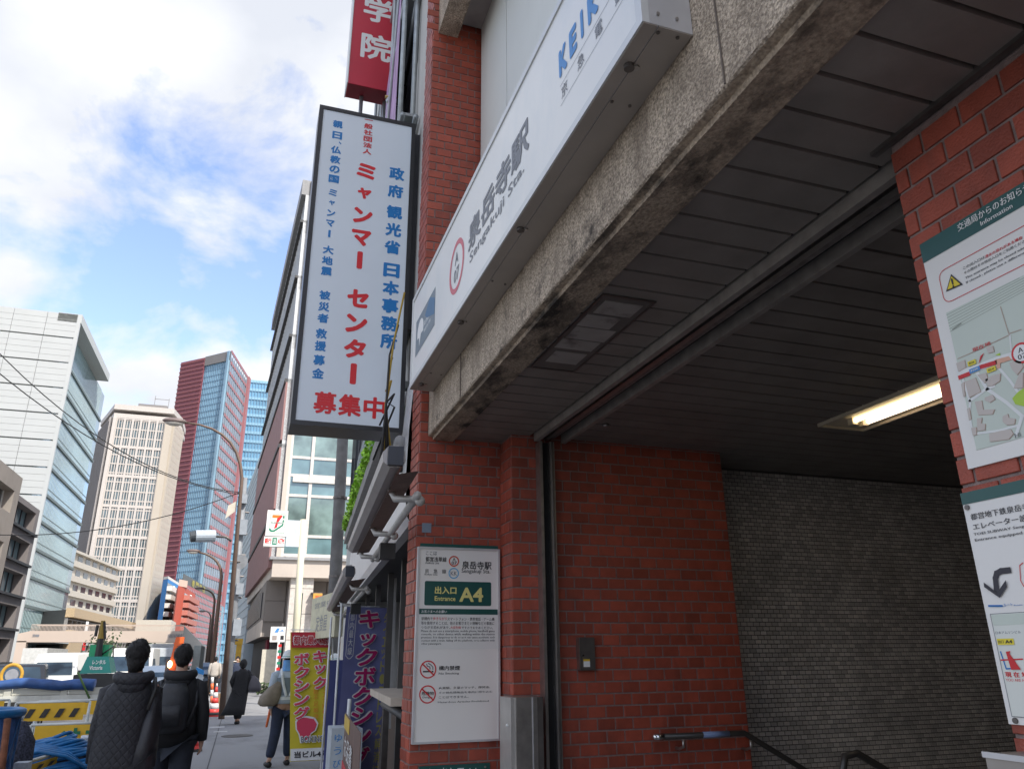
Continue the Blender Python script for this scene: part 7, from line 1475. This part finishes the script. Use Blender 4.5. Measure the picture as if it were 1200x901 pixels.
# orange excavator arm with work lamp
YO = 30.; t = thing('excavator', (-2, YO, zr), 'orange excavator arm raised beside the dark cab, with a lit work lamp', 'excavator'); om2 = M('excavator_orange', (.72, .12, .02), .4, 0, .06, 3)
p = [onY(203, 792, YO), onY(206, 772, YO), onY(211, 746, YO)]; MB().add([p[0] + Vector((-.16, 0, 0)), p[0] + Vector((.14, 0, 0)), p[1] + Vector((-.17, 0, 0)), p[1] + Vector((.15, 0, 0)), p[2] + Vector((-.13, 0, 0)), p[2] + Vector((.14, 0, 0)), p[0] + Vector((-.16, .25, 0)), p[0] + Vector((.14, .25, 0)), p[1] + Vector((-.17, .25, 0)), p[1] + Vector((.15, .25, 0)), p[2] + Vector((-.13, .25, 0)), p[2] + Vector((.14, .25, 0))],
    [(0, 1, 3, 2), (2, 3, 5, 4), (1, 7, 9, 3), (3, 9, 11, 5), (0, 2, 8, 6), (2, 4, 10, 8), (4, 5, 11, 10), (7, 6, 8, 9), (9, 8, 10, 11)]).build('arm', om2, t); MB().tube([p[0] + Vector((.08, -.05, .1)), p[1] + Vector((.05, -.05, .2))], .04, om2, 8).build('cylinder', None, t, True)
a = onY(192, 795, YO + .5); b = onY(203, 772, YO + .5); MB().box(a.x, b.x, YO + .4, YO + 1.4, zr + .4, b.z).build('cab', M('cab_grey_brown', (.13, .11, .10), .5), t); MB().box(a.x - .2, b.x + .8, YO + .2, YO + 2.2, zr, zr + .5).build('track', trim, t)
a = onY(199, 778, YO - .1); MB().sph(a, (.075, .04, .12), M('work_lamp_lit', (1, .8, .5), .4, var=0, emit=(1, .72, .38), est=3), 12, 8).build('work_lamp', None, t, True)
t = thing('timber_boards', (-.4, 25.5, 0), 'brown timber boards tied at the foot of the lamp pole behind the cones', 'boards'); g = onZ(257, 834, 0); a = onY(253, 834, g.y + .8); b = onY(264, 812, g.y + .8)
for k in range(3): MB().box(a.x + k * .16, a.x + k * .16 + .13, g.y + .8, g.y + .85, 0.01, b.z - .06 * k).build('board', M('timber', (.24, .15, .08), .8), t)
t = thing('kerb_debris', (-1.3, 19.5, 0), 'small pale stone slab lying at the pavement edge near the cones', 'slab'); a = onZ(196, 850, 0); MB().box(a.x - .3, a.x + .25, a.y - .5, a.y + .4, 0.003, .07).build('slab', M('slab_pale', (.46, .46, .44), .8), t)
t = thing('manhole_cover', onZ(278, 862, 0), 'round iron manhole cover in the pavement ahead of the site guard', 'manhole cover'); a = onZ(278, 862, 0); MB().cyl((a.x, a.y, .004), (a.x, a.y, .010), .33, M('iron', (.09, .085, .08), .6, .5), 24).build('cover', None, t)
for (px, py, w_, d_) in ((245, 853, .35, .4), (250, 858, .3, .25)):
    a = onZ(px, py, 0); box('paint_mark', a.x, a.x + w_, a.y, a.y + d_, .004, .006, M('worn_white', (.42, .42, .41), .9), None, kind='structure')
flush_texts()
